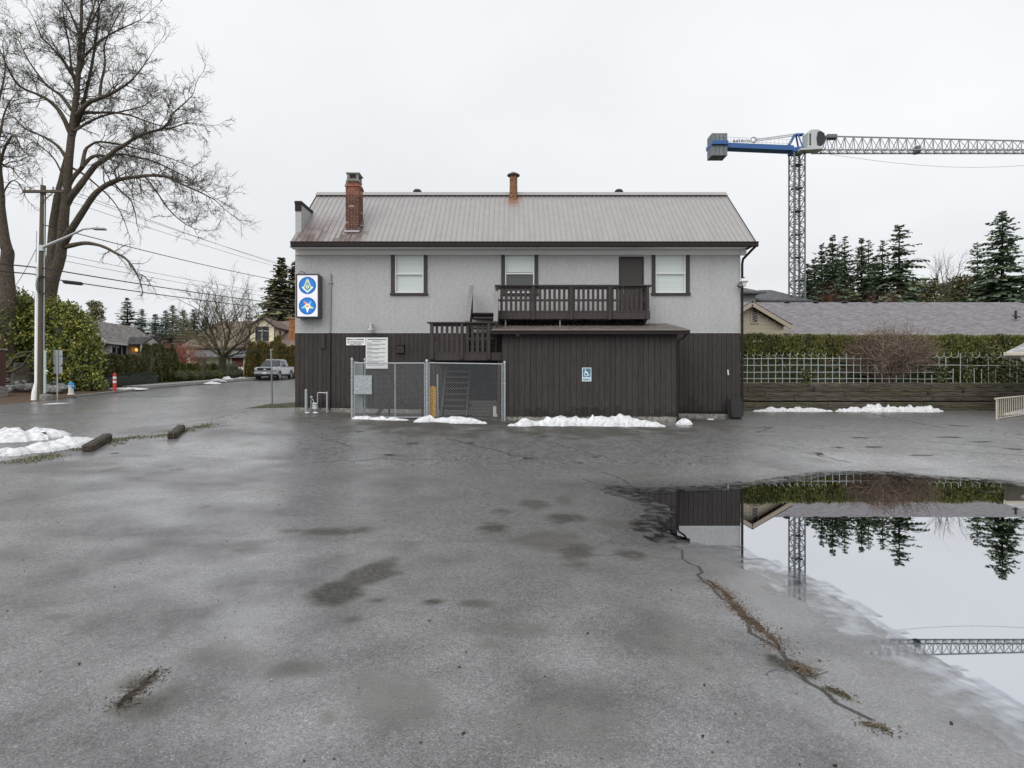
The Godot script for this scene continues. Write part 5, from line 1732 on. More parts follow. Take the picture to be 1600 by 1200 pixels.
func build_right_side() -> void:
	var r := RandomNumberGenerator.new()
	r.seed = 55
	# two-tier timber retaining wall
	var wall := thing("retaining_wall", "long two-tier retaining wall of weathered mossy timbers at the edge of the lot", "wall", Vector3(17, 0.45, -26))
	for tier in [[0.36, 2, 0.235, 26.0, 0.45], [0.87, 4, 0.208, 26.42, 0.25]]:
		for row in tier[1]:
			var x := 8.6 + r.randf_range(-1.5, 0)
			while x < 27.5:
				var l := r.randf_range(2.2, 4.2)
				var mb := MB.new()
				mb.off = Vector2(r.randf() * 5, r.randf() * 5)
				var moss := r.randf_range(0, 1)
				mb.col = Color(0.95, 0.9, 0.85).lerp(Color(0.72, 0.95, 0.5), moss * 0.45 + (0.25 if tier[1] == 2 else 0.0)) * r.randf_range(0.8, 1.7)
				mb.box(Vector3(x + l / 2, tier[0] + (row + 0.5) * tier[2], -tier[3] - tier[4] / 2 + r.randf_range(-0.012, 0.012)), Vector3(l - 0.012, tier[2] - 0.01, tier[4]), Basis.IDENTITY, 0.012)
				part("timber", mb, M.timber_across, wall, true)
				x += l
	for q in [[1272, 608], [1450, 614], [1505, 611]]:
		var mb := MB.new()
		var p := P(q[0], q[1], 26.41)
		mb.box(p, Vector3(0.1, 0.1 + r.randf() * 0.15, 0.04), Basis.IDENTITY, 0.01)
		part("bolt_plate", mb, M.black, wall, true)
	# pale wire trellis on top of it
	var tr := thing("wire_trellis", "pale square wire trellis with curled tops standing on the retaining wall", "trellis", Vector3(17, 1.7, -26.6))
	var i := 0
	var wm := mat(0.48, 0.52, 0.51, 0.5)
	while i < 48:
		var x := 10.2 + i * 0.328
		var u := 800 + x * FOCAL / 26.6
		var top := 2.93
		if u > 1440 and (i * 7) % 10 > 3: top = 1.9 + r.randf() * 0.5
		if i % 8 == 0: top = 3.06
		var mb := MB.new()
		var lean := r.randf_range(-0.02, 0.02)
		mb.tube([Vector3(x, 1.66, -26.6), Vector3(x + lean, top, -26.6)], [0.016], 5)
		part("upright", mb, wm, tr, true)
		mb = MB.new()
		var pts := []
		var big := 0.19 if u > 1395 else 0.085
		for k in 8:
			var a := -2.6 + k * 0.44
			pts.append(Vector3(x + (-0.05 if big < 0.1 else 0.05) + cos(a) * big, 3.05 + sin(a) * big, -26.58))
		mb.tube(pts, [0.011], 5)
		if u < 1300 or u > 1390: part("curl", mb, wm, tr, true)
		i += 1
	for k in 4:
		var y: float = EYE + (600 - [591.5, 581.5, 570.5, 560.0][k]) * 26.6 / FOCAL
		var x := 9.9
		while x < 26:
			var l := 2.6
			var u := 800 + (x + l / 2) * FOCAL / 26.6
			if u < 1420 or (k < 3 and r.randf() < 0.65):
				var mb := MB.new()
				mb.tube([Vector3(x, y, -26.585), Vector3(x + l / 2, y - r.randf() * 0.03, -26.585), Vector3(x + l, y, -26.585)], [0.015], 5)
				part("rail", mb, wm, tr, true)
			x += l
	# the long house behind
	var hs := thing("long_house", "long low house with cream gable and wide grey shingle roof behind the cedar hedge", "house", Vector3(20, 1.7, -34))
	var cream := mat(0.52, 0.47, 0.37, 0.75)
	var trim := mat(0.4, 0.34, 0.27, 0.7)
	var rm := MB.new()
	rm.col = Color(0.265, 0.25, 0.262)
	var R0 := Vector3(15.2, 6.9, -37)
	var R1 := Vector3(32.4, 6.9, -37)
	roof_face(rm, [Vector3(12.0, 4.42, -31.2), Vector3(22.6, 4.42, -31.2), Vector3(23.2, 3.8, -29.6), Vector3(40, 3.8, -29.6), R1, Vector3(13.1, 6.9, -37)])
	roof_face(rm, [Vector3(40, 4.3, -44), Vector3(12, 4.3, -44), Vector3(13.1, 6.9, -37), R1])
	roof_face(rm, [Vector3(40, 3.8, -29.6), Vector3(40, 4.3, -44), R1])
	part("roof", rm, M.shingle, hs, true)
	var sf := MB.new()
	sf.quad(Vector3(12, 4.3, -44), Vector3(40, 4.3, -44), Vector3(40, 3.7, -29.7), Vector3(12, 4.3, -31.3))
	part("soffit", sf, trim, hs, true)
	var wl := MB.new()
	wl.box(Vector3(25, 3.0, -37.5), Vector3(26, 2.7, 11.5))
	part("wall", wl, cream, hs, true)
	# the gable wing with lap boards and an arched window
	var pk := P(1174, 472.5, 30.5)
	var rt := P(1234, 508.5, 30.5)
	var half := rt.x - pk.x
	var lft := Vector3(pk.x - half - 0.3, rt.y - 0.17, pk.z)
	var gp := MB.new()
	gp.prism(PackedVector2Array([Vector2(lft.x + 0.15, 1.7), Vector2(rt.x - 0.2, 1.7), Vector2(rt.x - 0.2, rt.y - 0.05), Vector2(pk.x, pk.y - 0.2), Vector2(lft.x + 0.15, lft.y - 0.05)]), -31.2, -30.78)
	part("gable_wall", gp, cream, hs, true)
	var y := 3.9
	while y < pk.y - 0.3:
		var mb := MB.new()
		var t := (pk.y - 0.22 - y) / (pk.y - rt.y)
		var w: float = minf(half - 0.2, half * t)
		mb.col = Color.WHITE * r.randf_range(0.92, 1.05)
		mb.box(Vector3(pk.x - 0.05, y, -30.765), Vector3(w * 2, 0.165, 0.045), Basis(Vector3.RIGHT, 0.24))
		part("lap_board", mb, cream, hs, true)
		y += 0.2
	var vb := MB.new()
	var ac := P(1179.5, 494, 30.7)
	var arch := func(w, h, grow):
		var q := PackedVector2Array([Vector2(-w - grow, -h - grow), Vector2(w + grow, -h - grow)])
		for k in 11: q.push_back(Vector2(cos(PI * k / 10) * (w + grow), h + sin(PI * k / 10) * (w + grow) * 1.3))
		return q
	vb.prism(arch.call(0.13, 0.3, 0.09), -30.75, -30.69, Transform3D(Basis.IDENTITY, Vector3(ac.x, ac.y, 0)))
	var av := part("arched_window", vb, trim, hs, true)
	vb = MB.new()
	vb.prism(arch.call(0.13, 0.3, 0.0), -30.7, -30.68, Transform3D(Basis.IDENTITY, Vector3(ac.x, ac.y, 0)))
	part("pane", vb, M.glass_dark, av)
	vb = MB.new()
	for k in 5: vb.bar(Vector3(ac.x - 0.12, ac.y - 0.25 + k * 0.13, -30.67), Vector3(ac.x + 0.12, ac.y - 0.15 + k * 0.13, -30.67), 0.02, 0.02)
	part("lead_bar", vb, cream, av)
	var rk := MB.new()
	rk.bar(pk + Vector3(0, -0.1, 0.1), rt + Vector3(0.05, -0.12, 0.1), 0.1, 0.2)
	rk.bar(pk + Vector3(0, -0.1, 0.1), lft + Vector3(-0.05, -0.12, 0.1), 0.1, 0.2)
	rk.box(Vector3(17.1, 4.33, -31.15), Vector3(11.2, 0.16, 0.1), Basis.IDENTITY, 0.01)
	rk.bar(Vector3(22.6, 4.33, -31.15), Vector3(23.25, 3.7, -29.6), 0.1, 0.16)
	rk.bar(P(1234, 516.5, 30.4), P(1157, 532, 29.0), 0.1, 0.17)
	rk.tube([P(1244, 519, 31.0), P(1243, 524, 31.1), P(1238, 530, 31.2)], [0.05], 8)
	part("eave_trim", rk, trim, hs, true)
	var gr := MB.new()
	gr.col = Color(0.25, 0.24, 0.25)
	gr.quad(rt + Vector3(0.1, 0.02, 0.15), Vector3(rt.x + 0.1, rt.y + 0.02, -37), Vector3(pk.x, pk.y + 0.05, -37), pk + Vector3(0, 0.05, 0.15))
	gr.quad(pk + Vector3(0, 0.05, 0.15), Vector3(pk.x, pk.y + 0.05, -37), Vector3(lft.x - 0.1, lft.y + 0.02, -37), lft + Vector3(-0.1, 0.02, 0.15))
	part("gable_roof", gr, M.shingle, hs, true)
	for u in [1230.0, 1275.0, 1320.0, 1368.0]:
		var mb := MB.new()
		var p := P(u, 472, 36.8)
		mb.box(Vector3(p.x, 6.9, -36.9), Vector3(0.34, 0.12, 0.4), Basis.IDENTITY, 0.04)
		mb.col = Color(0.3, 0.3, 0.32)
		part("roof_vent", mb, M.black, hs, true)
	var vp := MB.new()
	var pp := P(1587, 493, 33.2)
	vp.lathe([Vector2(0.06, -0.2), Vector2(0.06, 0.28), Vector2(0, 0.29)], pp, 10)
	vp.box(pp + Vector3(0.05, -0.05, 0), Vector3(0.3, 0.05, 0.3), Basis(Vector3.RIGHT, 0.4))
	part("vent_pipe", vp, M.black, hs, true)
	# flats far behind
	var fl := thing("apartment_building", "pale apartment block with low grey hip roofs far behind the long house", "building", Vector3(33, 1.7, -75))
	var d := 72.0
	for q in [[1120.0, 1190.0, 448.0, 457.0, 72.0, 10.0], [1178.0, 1262.0, 456.5, 469.5, 74.0, 9.0]]:
		var a := P(q[0], q[3], q[4])
		var b := P(q[1], q[3], q[4])
		var mb := MB.new()
		mb.col = Color(0.3, 0.3, 0.31)
		mb.box(Vector3((a.x + b.x) / 2, a.y - 0.95, a.z - 4.6), Vector3(b.x - a.x - 1.0, 1.7, 8))
		part("upper_wall", mb, M.plain, fl, true)
		mb = MB.new()
		mb.col = Color(0.42, 0.36, 0.28)
		mb.box(Vector3((a.x + b.x) / 2, a.y / 2 - 0.9, a.z - 4.6), Vector3(b.x - a.x - 0.6, a.y - 1.7, 8.4))
		part("wall", mb, M.plain, fl, true)
		mb = MB.new()
		mb.col = Color(0.14, 0.145, 0.155)
		var top: float = P(0, q[2], q[4] + 4.5).y + 0.3
		var c := [a + Vector3(-0.3, 0, 0.4), b + Vector3(0.3, 0, 0.4), b + Vector3(0.3, 0, -9.5), a + Vector3(-0.3, 0, -9.5)]
		var m1 := Vector3(a.x + 2.6, top, a.z - 4.5)
		var m2 := Vector3(b.x - 2.6, top, a.z - 4.5)
		roof_face(mb, [c[0], c[1], m2, m1]); roof_face(mb, [c[1], c[2], m2]); roof_face(mb, [c[2], c[3], m1, m2]); roof_face(mb, [c[3], c[0], m1])
		mb.quad(c[3], c[2], c[1], c[0])
		mb.box((c[0] + c[1]) / 2 + Vector3(0, -0.08, 0), Vector3(b.x - a.x + 0.7, 0.24, 0.12))
		part("roof", mb, M.shingle, fl, true)
		for k in 3:
			mb = MB.new()
			mb.box(Vector3(lerpf(a.x, b.x, (k + 0.5) / 3), a.y - 3.1, a.z - 0.41), Vector3(1.4, 1.3, 0.06))
			part("window", mb, M.glass_dark, fl, true)
	# beige railing and the corner of a shelter at the right edge
	var hr := thing("beige_railing", "cream metal railing with thin balusters at the far right of the lot", "railing", Vector3(17.6, 0.33, -20.8))
	var cr := mat(0.55, 0.5, 0.42, 0.5)
	var a0 := Vector3(17.5, 0.30, -20.8)
	var a1 := Vector3(23.5, 0.42, -25.0)
	for k in 34:
		var t := k / 33.0
		var p := a0.lerp(a1, t)
		var mb := MB.new()
		mb.tube([Vector3(p.x, H(p.x, -p.z) + (0.08 if k % 16 else -0.05), p.z), Vector3(p.x, p.y + 0.82, p.z)], [0.014 if k % 16 else 0.03], 6)
		part("baluster" if k % 16 else "post", mb, cr, hr, true)
	var rl := MB.new()
	rl.tube([a0 + Vector3(-0.12, 0.82, 0.08), a1 + Vector3(0, 0.82, 0)], [0.032], 8)
	part("top_rail", rl, cr, hr, true)
	rl = MB.new()
	rl.tube([a0 + Vector3(0, 0.1, 0), a1 + Vector3(0, 0.1, 0)], [0.02], 6)
	part("bottom_rail", rl, cr, hr, true)
	var sh := thing("entry_shelter", "corner of a pale grey shelter roof jutting in at the right edge above the railing", "shelter", Vector3(21, 0.4, -22.5))
	var rf := MB.new()
	rf.col = Color(0.5, 0.5, 0.51)
	roof_face(rf, [Vector3(18.5, 2.84, -21.6), Vector3(26, 2.84, -21.6), Vector3(26, 4.3, -24), Vector3(23.2, 4.3, -24)])
	roof_face(rf, [Vector3(21.8, 2.84, -25.4), Vector3(18.5, 2.84, -21.6), Vector3(23.2, 4.3, -24)])
	part("roof", rf, M.shingle, sh, true)
	rf = MB.new()
	rf.box(Vector3(22.2, 2.78, -21.58), Vector3(7.4, 0.14, 0.1), Basis.IDENTITY, 0.02)
	rf.bar(Vector3(18.5, 2.78, -21.6), Vector3(21.8, 2.78, -25.4), 0.1, 0.14)
	rf.quad(Vector3(21.8, 2.75, -25.4), Vector3(26, 2.75, -25.4), Vector3(26, 2.75, -21.6), Vector3(18.6, 2.75, -21.6))
	rf.tube([Vector3(19.25, 2.78, -21.75), Vector3(19.25, 2.62, -21.75), Vector3(19.4, 2.5, -21.75), Vector3(19.9, 2.5, -21.75), Vector3(20.3, 2.48, -21.8)], [0.06], 8)
	part("gutter", rf, cr, sh, true)
	rf = MB.new()
	rf.box(Vector3(21.4, 1.5, -22), Vector3(0.2, 2.5, 0.2), Basis.IDENTITY, 0.02)
	part("post", rf, cr, sh, true)
	rf = MB.new()
	rf.box(Vector3(23.6, 1.5, -24), Vector3(0.2, 2.5, 4.4), Basis.IDENTITY, 0.02)
	part("wall", rf, cr, sh, true)

# ---------------------------------------------------------------- tower crane
func lattice(mb: MB, a: Vector3, b: Vector3, t: float) -> void: mb.bar(a, b, t, t)

func build_crane() -> void:
	var d := 75.0
	var cx := 37.1
	var root := thing("tower_crane", "tall lattice tower crane with blue counter-jib and grey slab weights above the long house", "crane", Vector3(cx, 1.6, -d))
	var steel := mat(0.17, 0.18, 0.19, 0.55, 0.2)
	var blue := mat(0.03, 0.12, 0.33, 0.45)
	var pale := mat(0.55, 0.57, 0.57, 0.5)
	var hw := 0.7
	var y := 1.6
	var n := 0
	while y < 31.6:   # mast sections of three bays
		var mb := MB.new()
		for k in 3:
			var y1 := y + 1.0
			for sx in [-1, 1]:
				for sz in [-1, 1]:
					mb.box(Vector3(cx + sx * hw, y + 0.5, -d + sz * hw), Vector3(0.15, 1.0, 0.15))
			for s in [-1, 1]:
				var e: float = 1.0 if (k + n) % 2 else -1.0
				lattice(mb, Vector3(cx - hw * e, y, -d + hw * s), Vector3(cx + hw * e, y1, -d + hw * s), 0.085)
				lattice(mb, Vector3(cx + hw * s, y, -d - hw * e), Vector3(cx + hw * s, y1, -d + hw * e), 0.085)
				lattice(mb, Vector3(cx - hw, y1, -d + hw * s), Vector3(cx + hw, y1, -d + hw * s), 0.07)
				lattice(mb, Vector3(cx + hw * s, y1, -d - hw), Vector3(cx + hw * s, y1, -d + hw), 0.07)
			y = y1
		lattice(mb, Vector3(cx - 0.2, y - 3, -d), Vector3(cx - 0.2, y, -d), 0.06)
		lattice(mb, Vector3(cx + 0.2, y - 3, -d), Vector3(cx + 0.2, y, -d), 0.06)
		mb.box(Vector3(cx, y - 1.5, -d), Vector3(1.2, 0.06, 1.2))
		part("mast_section", mb, steel, root, true)
		n += 1
	var top := y
	var tt := MB.new()
	tt.box(Vector3(cx, top + 0.15, -d), Vector3(1.7, 0.3, 1.7), Basis.IDENTITY, 0.05)
	tt.lathe([Vector2(0.8, top + 0.3), Vector2(0.95, top + 0.35), Vector2(0.95, top + 0.6), Vector2(0.8, top + 0.65)], Vector3(cx, 0, -d), 16)
	part("slewing_ring", tt, blue, root, true)
	# counter-jib
	var cj := MB.new()
	for s in [-0.55, 0.55]:
		cj.bar(Vector3(cx - 0.7, top + 0.55, -d + s), Vector3(cx - 11.2, top + 1.0, -d + s), 0.2, 0.62)
	cj.bar(Vector3(cx - 0.7, top + 0.3, -d), Vector3(cx - 9.2, top + 0.66, -d), 1.0, 0.1)
	cj.box(Vector3(cx - 10.4, top + 1.05, -d), Vector3(2.1, 0.5, 2.4), Basis.IDENTITY, 0.03)
	part("counter_jib", cj, blue, root, true)
	for k in 4:
		var mb := MB.new()
		mb.col = Color(0.33, 0.36, 0.38) * (0.85 + 0.07 * (k % 3))
		mb.box(Vector3(cx - 11.15 + k * 0.51, top + 0.9, -d), Vector3(0.49, 2.9, 1.8), Basis.IDENTITY, 0.04)
		part("ballast_slab", mb, M.concrete_plain, root, true)
	var gr := MB.new()
	for k in 17:
		var x := cx - 9.4 + k * 0.52
		gr.bar(Vector3(x, top + 0.9, -d + 0.6), Vector3(x, top + 1.95 - k * 0.02, -d + 0.6), 0.03, 0.03)
	for h in [1.4, 1.95]: gr.bar(Vector3(cx - 9.4, top + h, -d + 0.6), Vector3(cx - 1.0, top + h - 0.3, -d + 0.6), 0.03, 0.03)
	part("walkway_railing", gr, pale, root, true)
	var rg := MB.new()
	var ring := []
	for k in 17: ring.append(Vector3(cx - 5.9 + cos(TAU * k / 16) * 0.36, top + 1.55 + sin(TAU * k / 16) * 0.36, -d + 0.66))
	rg.col = Color(0.15, 0.15, 0.16)
	rg.tube(ring, [0.05], 5, false)
	part("ring_emblem", rg, M.plain, root, true)
	lettering("sainco", 0.5, 2.2, Vector3(cx - 7.5, top + 1.45, -d + 0.66), Color(0.03, 0.03, 0.035), root, "lettering", true)
	var ap := MB.new()
	var apex := Vector3(cx - 0.2, top + 2.5, -d)
	for s in [-0.5, 0.5]:
		ap.bar(Vector3(cx - 1.3, top + 0.7, -d + s), apex + Vector3(-0.1, 0, s * 0.5), 0.16, 0.16)
		ap.bar(Vector3(cx + 0.5, top + 0.7, -d + s), apex + Vector3(0.2, 0, s * 0.5), 0.16, 0.16)
	ap.box(apex + Vector3(0.4, 0.0, 0), Vector3(1.2, 0.2, 0.6), Basis.IDENTITY, 0.03)
	part("apex_frame", ap, blue, root, true)
	var ti := MB.new()
	for s in [-0.3, 0.3]: ti.bar(apex + Vector3(0, 0, s), Vector3(cx - 5.6, top + 1.75, -d + s), 0.09, 0.12)
	part("tie_rod", ti, pale, root, true)
	# cab
	var cb := MB.new()
	cb.prism(PackedVector2Array([Vector2(-0.9, -1.05), Vector2(0.55, -1.05), Vector2(0.95, -0.5), Vector2(0.9, 0.9), Vector2(0.4, 1.25), Vector2(-0.5, 1.2), Vector2(-0.9, 0.9)]), -0.7, 0.7, Transform3D(Basis.IDENTITY, Vector3(cx + 1.6, top + 1.35, -d + 0.7)))
	cb.bar(Vector3(cx - 0.3, top + 0.05, -d + 0.8), Vector3(cx + 2.6, top + 0.2, -d + 0.8), 1.4, 0.25)
	part("cab", cb, pale, root, true)
	var cg := MB.new()
	cg.prism(PackedVector2Array([Vector2(-0.05, -0.75), Vector2(0.45, -0.95), Vector2(0.85, -0.5), Vector2(0.98, 0.1), Vector2(0.85, 0.75), Vector2(0.35, 1.05), Vector2(0.0, 0.9), Vector2(-0.15, 0.1)]), 0.69, 0.74, Transform3D(Basis.IDENTITY, Vector3(cx + 1.95, top + 1.35, -d + 0.7)))
	cg.box(Vector3(cx + 1.0, top + 1.3, -d + 1.41), Vector3(0.18, 1.5, 0.03))
	part("cab_window", cg, M.glass_dark, root, true)
	# jib in five-metre sections
	var x0 := cx + 2.2
	for k in 11:
		var mb := MB.new()
		var h0 := 2.05 - 0.11 * k
		var h1 := 2.05 - 0.11 * (k + 1)
		var b0 := top + 0.3
		for s in [-0.6, 0.6]: mb.bar(Vector3(x0, b0, -d + s), Vector3(x0 + 4.6, b0, -d + s), 0.13, 0.15)
		mb.bar(Vector3(x0, b0 + h0, -d), Vector3(x0 + 4.6, b0 + h1, -d), 0.14, 0.14)
		for q in 4:
			var xa := x0 + q * 1.15
			var hm := lerpf(h0, h1, (q + 0.5) / 4)
			for s in [-0.6, 0.6]:
				lattice(mb, Vector3(xa, b0, -d + s), Vector3(xa + 0.575, b0 + hm, -d), 0.075)
				lattice(mb, Vector3(xa + 0.575, b0 + hm, -d), Vector3(xa + 1.15, b0, -d + s), 0.075)
			lattice(mb, Vector3(xa, b0, -d - 0.6), Vector3(xa, b0, -d + 0.6), 0.06)
			lattice(mb, Vector3(xa, b0, -d - 0.6), Vector3(xa + 1.15, b0, -d + 0.6), 0.05)
		part("jib_section", mb, mat(0.26, 0.27, 0.28, 0.5, 0.2), root, true)
		x0 += 4.6
	var tb := MB.new()
	tb.box(Vector3(cx + 15.6, top + 0.5, -d), Vector3(0.5, 0.9, 0.9), Basis.IDENTITY, 0.05)
	part("trolley", tb, steel, root, true)
	tb = MB.new()
	tb.box(Vector3(cx + 4.4, top + 2.2, -d), Vector3(1.3, 0.5, 0.9), Basis.IDENTITY, 0.05)
	part("winch_box", tb, steel, root, true)
	var hc := MB.new()
	var pts := []
	for k in 13:
		var t := k / 12.0
		pts.append(Vector3(cx + 3.0 + t * 40.0, top + 0.15 - sin(PI * t) * 1.9, -d))
	hc.tube(pts, [0.02], 4, false)
	part("hoist_cable", hc, steel, root, true)

# ---------------------------------------------------------------- the street side
func rounded_stone(mb: MB, at: Vector3, s: Vector3, turn: float, r: RandomNumberGenerator) -> void:
	var bs := Basis(Vector3.UP, turn) * Basis(Vector3.RIGHT, r.randf_range(-0.3, 0.3))
	var f := noise(r.randi() % 1000, 0.9, 2)
	var rows := []
	for j in 6:
		var row := []
		for i in 9:
			var th := PI * j / 5.0
			var ph := TAU * i / 9.0
			var q := Vector3(sin(th) * cos(ph), cos(th), sin(th) * sin(ph))
			row.append(at + bs * (q * s * (1.0 + 0.35 * f.get_noise_3d(q.x * 2, q.y * 2, q.z * 2))))
		rows.append(row)
	for j in 5:
		for i in 9:
			mb.quad(rows[j][i], rows[j][(i + 1) % 9], rows[j + 1][(i + 1) % 9], rows[j + 1][i])

func build_street_side() -> void:
	var r := RandomNumberGenerator.new()
	r.seed = 66
	# utility pole with cross-arm, lamp arm and conduit
	var px := -23.72
	var d := 29.0
	var gy := verge_h(px, d) - 0.1
	var pole := thing("utility_pole", "tall weathered wooden utility pole with cross-arm and street lamp, beside the green shrub", "utility pole", Vector3(px, gy, -d))
	var mb := MB.new()
	mb.tube([Vector3(0, 0, 0), Vector3(0.03, 5.5, 0), Vector3(0.12, 10.9, 0)], [0.175, 0.15, 0.115], 14)
	part("shaft", mb, M.pole, pole)
	mb = MB.new()
	mb.lathe([Vector2(0.04, 10.85), Vector2(0.03, 11.3), Vector2(0, 11.33)], Vector3(0.1, 0, 0.05), 8)
	part("top_pin", mb, M.galv, pole)
	mb = MB.new()
	mb.bar(Vector3(-0.75, 10.55, 0.16), Vector3(1.3, 10.55, 0.16), 0.12, 0.13, Vector3.UP, 0.01)
	mb.bar(Vector3(0.12, 10.0, 0.12), Vector3(0.75, 10.5, 0.16), 0.03, 0.04)
	part("cross_arm", mb, M.pole, pole)
	for x in [-0.68, -0.4, 0.75, 1.22]:
		mb = MB.new()
		mb.col = Color(0.35, 0.35, 0.36)
		mb.lathe([Vector2(0.015, 10.6), Vector2(0.05, 10.66), Vector2(0.035, 10.71), Vector2(0.05, 10.76), Vector2(0, 10.8)], Vector3(x, 0, 0.16), 8)
		part("insulator", mb, M.gloss, pole)
	mb = MB.new()
	mb.tube([Vector3(-0.23, 0.0, 0.1), Vector3(-0.21, 0.5, 0.1), Vector3(-0.13, 1.0, 0.1), Vector3(-0.09, 6.8, 0.12)], [0.16, 0.14, 0.095, 0.085], 10)
	mb.col = Color(0.62, 0.67, 0.69)
	part("riser_cover", mb, M.plain, pole)
	mb = MB.new()
	mb.col = Color(0.5, 0.52, 0.53)
	mb.tube([Vector3(0.15, 7.75, 0.1), Vector3(1.3, 8.25, 0.1), Vector3(2.2, 8.68, 0.1), Vector3(2.6, 8.72, 0.1), Vector3(2.75, 8.71, 0.1)], [0.085, 0.065, 0.05, 0.045, 0.045], 8)
	mb.box(Vector3(0.12, 7.72, 0.13), Vector3(0.22, 0.3, 0.1), Basis.IDENTITY, 0.02)
	var arm := part("lamp_arm", mb, M.metal, pole)
	mb = MB.new()
	mb.col = Color(0.36, 0.37, 0.38)
	mb.box(Vector3(3.02, 8.69, 0.1), Vector3(0.62, 0.1, 0.26), Basis(Vector3.BACK, -0.03), 0.04)
	mb.box(Vector3(2.92, 8.77, 0.1), Vector3(0.08, 0.08, 0.08), Basis.IDENTITY, 0.02)
	part("lamp_head", mb, M.metal, arm)
	mb = MB.new()
	mb.col = Color(0.03, 0.03, 0.032)
	for k in 3:
		var loop := []
		for i in 13:
			var a := TAU * i / 12.0 + k
			loop.append(Vector3(0.28 + cos(a) * (0.24 + k * 0.03), 5.85 + sin(a) * (0.42 + k * 0.03), 0.2 + k * 0.04))
		mb.tube(loop, [0.016], 5, false)
	part("cable_coil", mb, M.plain, pole)
	mb = MB.new()
	mb.col = Color(0.55, 0.58, 0.6)
	for q in [[0.19, 0.0, 10.4], [-0.2, 7.0, 8.6]]: mb.tube([Vector3(q[0], q[1], 0.06), Vector3(q[0] + 0.03, q[2], 0.05)], [0.02], 6)
	part("wire_guard", mb, M.metal, pole)
	# short post in a concrete block
	var sp := thing("marker_post", "slim pale green post in a square concrete block right beside the utility pole", "post", Vector3(P(71.5, 620, 28.8).x, gy, -28.8))
	mb = MB.new()
	mb.col = Color(0.5, 0.6, 0.55)
	mb.tube([Vector3(-0.04, 0.3, 0), Vector3(-0.03, 2.6, 0)], [0.05], 8)
	part("pole", mb, M.plain, sp)
	mb = MB.new()
	mb.box(Vector3(0.02, 0.22, 0), Vector3(0.42, 0.34, 0.4), Basis.IDENTITY, 0.04)
	mb.box(Vector3(-0.04, 0.42, 0), Vector3(0.14, 0.12, 0.14), Basis.IDENTITY, 0.03)
	mb.col = Color(1.5, 1.45, 1.4)
	part("block", mb, M.concrete, sp)
	mb = MB.new()
	mb.col = Color(0.7, 0.68, 0.6)
	mb.box(Vector3(0.07, 1.55, 0.03), Vector3(0.14, 0.08, 0.1), Basis.IDENTITY, 0.02)
	mb.box(Vector3(0.04, 1.43, 0.03), Vector3(0.1, 0.06, 0.08), Basis.IDENTITY, 0.02)
	part("bracket", mb, M.plain, sp)
	# sign post seen from behind
	var q0 := P(89.5, 600, 29.3)
	var ss := thing("street_sign", "grey sign post with three plates seen from the back, between pole and hydrant", "sign", Vector3(q0.x, verge_h(q0.x, 29.3) - 0.1, -29.3))
	mb = MB.new()
	mb.col = Color(0.5, 0.52, 0.53)
	mb.tube([Vector3(0, 0, 0), Vector3(0, 2.62, 0)], [0.032], 8)
	part("pole", mb, M.metal, ss)
	for k in 3:
		mb = MB.new()
		mb.col = Color(0.42, 0.44, 0.45)
		if k == 1:
			var poly := PackedVector2Array([Vector2(-0.24, 0.24), Vector2(-0.24, -0.12), Vector2(-0.13, -0.25), Vector2(0.13, -0.25), Vector2(0.24, -0.12), Vector2(0.24, 0.24)])
			mb.prism(poly, -0.005, 0.005, Transform3D(Basis.IDENTITY, Vector3(0, 2.05, -0.04)))
		else: mb.box(Vector3(0, 2.47 if k == 0 else 1.61, -0.04), Vector3(0.46, 0.32 if k == 0 else 0.36, 0.01), Basis.IDENTITY, 0.004)
		part("plate", mb, M.metal, ss)
	# hydrant
	var hp := P(111, 600, 31.2)
	var hy := thing("fire_hydrant", "white fire hydrant with blue bonnet and caps at the foot of the green shrub", "fire hydrant", Vector3(hp.x, verge_h(hp.x, 31.2), -31.2))
	var white := Color(0.72, 0.72, 0.7)
	var bluec := Color(0.05, 0.28, 0.52)
	mb = MB.new()
	mb.col = white
	mb.lathe([Vector2(0.17, 0.0), Vector2(0.17, 0.05), Vector2(0.12, 0.07), Vector2(0.12, 0.42), Vector2(0.145, 0.47), Vector2(0.145, 0.52)], Vector3.ZERO, 14)
	part("barrel", mb, M.plain, hy)
	mb = MB.new()
	mb.col = bluec
	mb.lathe([Vector2(0.15, 0.52), Vector2(0.15, 0.56), Vector2(0.11, 0.64), Vector2(0.05, 0.68), Vector2(0.03, 0.72), Vector2(0, 0.72)], Vector3.ZERO, 14)
	part("bonnet", mb, M.plain, hy)
	for s in [-1, 1]:
		mb = MB.new()
		mb.col = bluec
		mb.lathe([Vector2(0.07, 0.1), Vector2(0.08, 0.13), Vector2(0.08, 0.19), Vector2(0.03, 0.2), Vector2(0, 0.23)], Vector3(0, 0.42, 0), 10, Basis(Vector3.BACK, -PI / 2 * s))
		part("cap", mb, M.plain, hy)
	# red and white marker
	var dp := P(179.2, 600, 33.5)
	var dl := thing("traffic_delineator", "red and white delineator post at the left kerb of the street", "delineator", Vector3(dp.x, base_h(dp.x, 33.5) + 0.08, -33.5))
	mb = MB.new()
	mb.col = Color(0.6, 0.05, 0.035)
	mb.lathe([Vector2(0.1, 0.0), Vector2(0.09, 0.04), Vector2(0.085, 1.02), Vector2(0.06, 1.04), Vector2(0.06, 1.1), Vector2(0, 1.11)], Vector3.ZERO, 12)
	part("tube", mb, M.plain, dl)
	for y in [0.52, 0.76]:
		mb = MB.new()
		mb.col = Color(0.8, 0.8, 0.8)
		mb.lathe([Vector2(0.088, y), Vector2(0.09, y), Vector2(0.09, y + 0.13), Vector2(0.088, y + 0.13)], Vector3.ZERO, 12)
		part("band", mb, M.plain, dl)
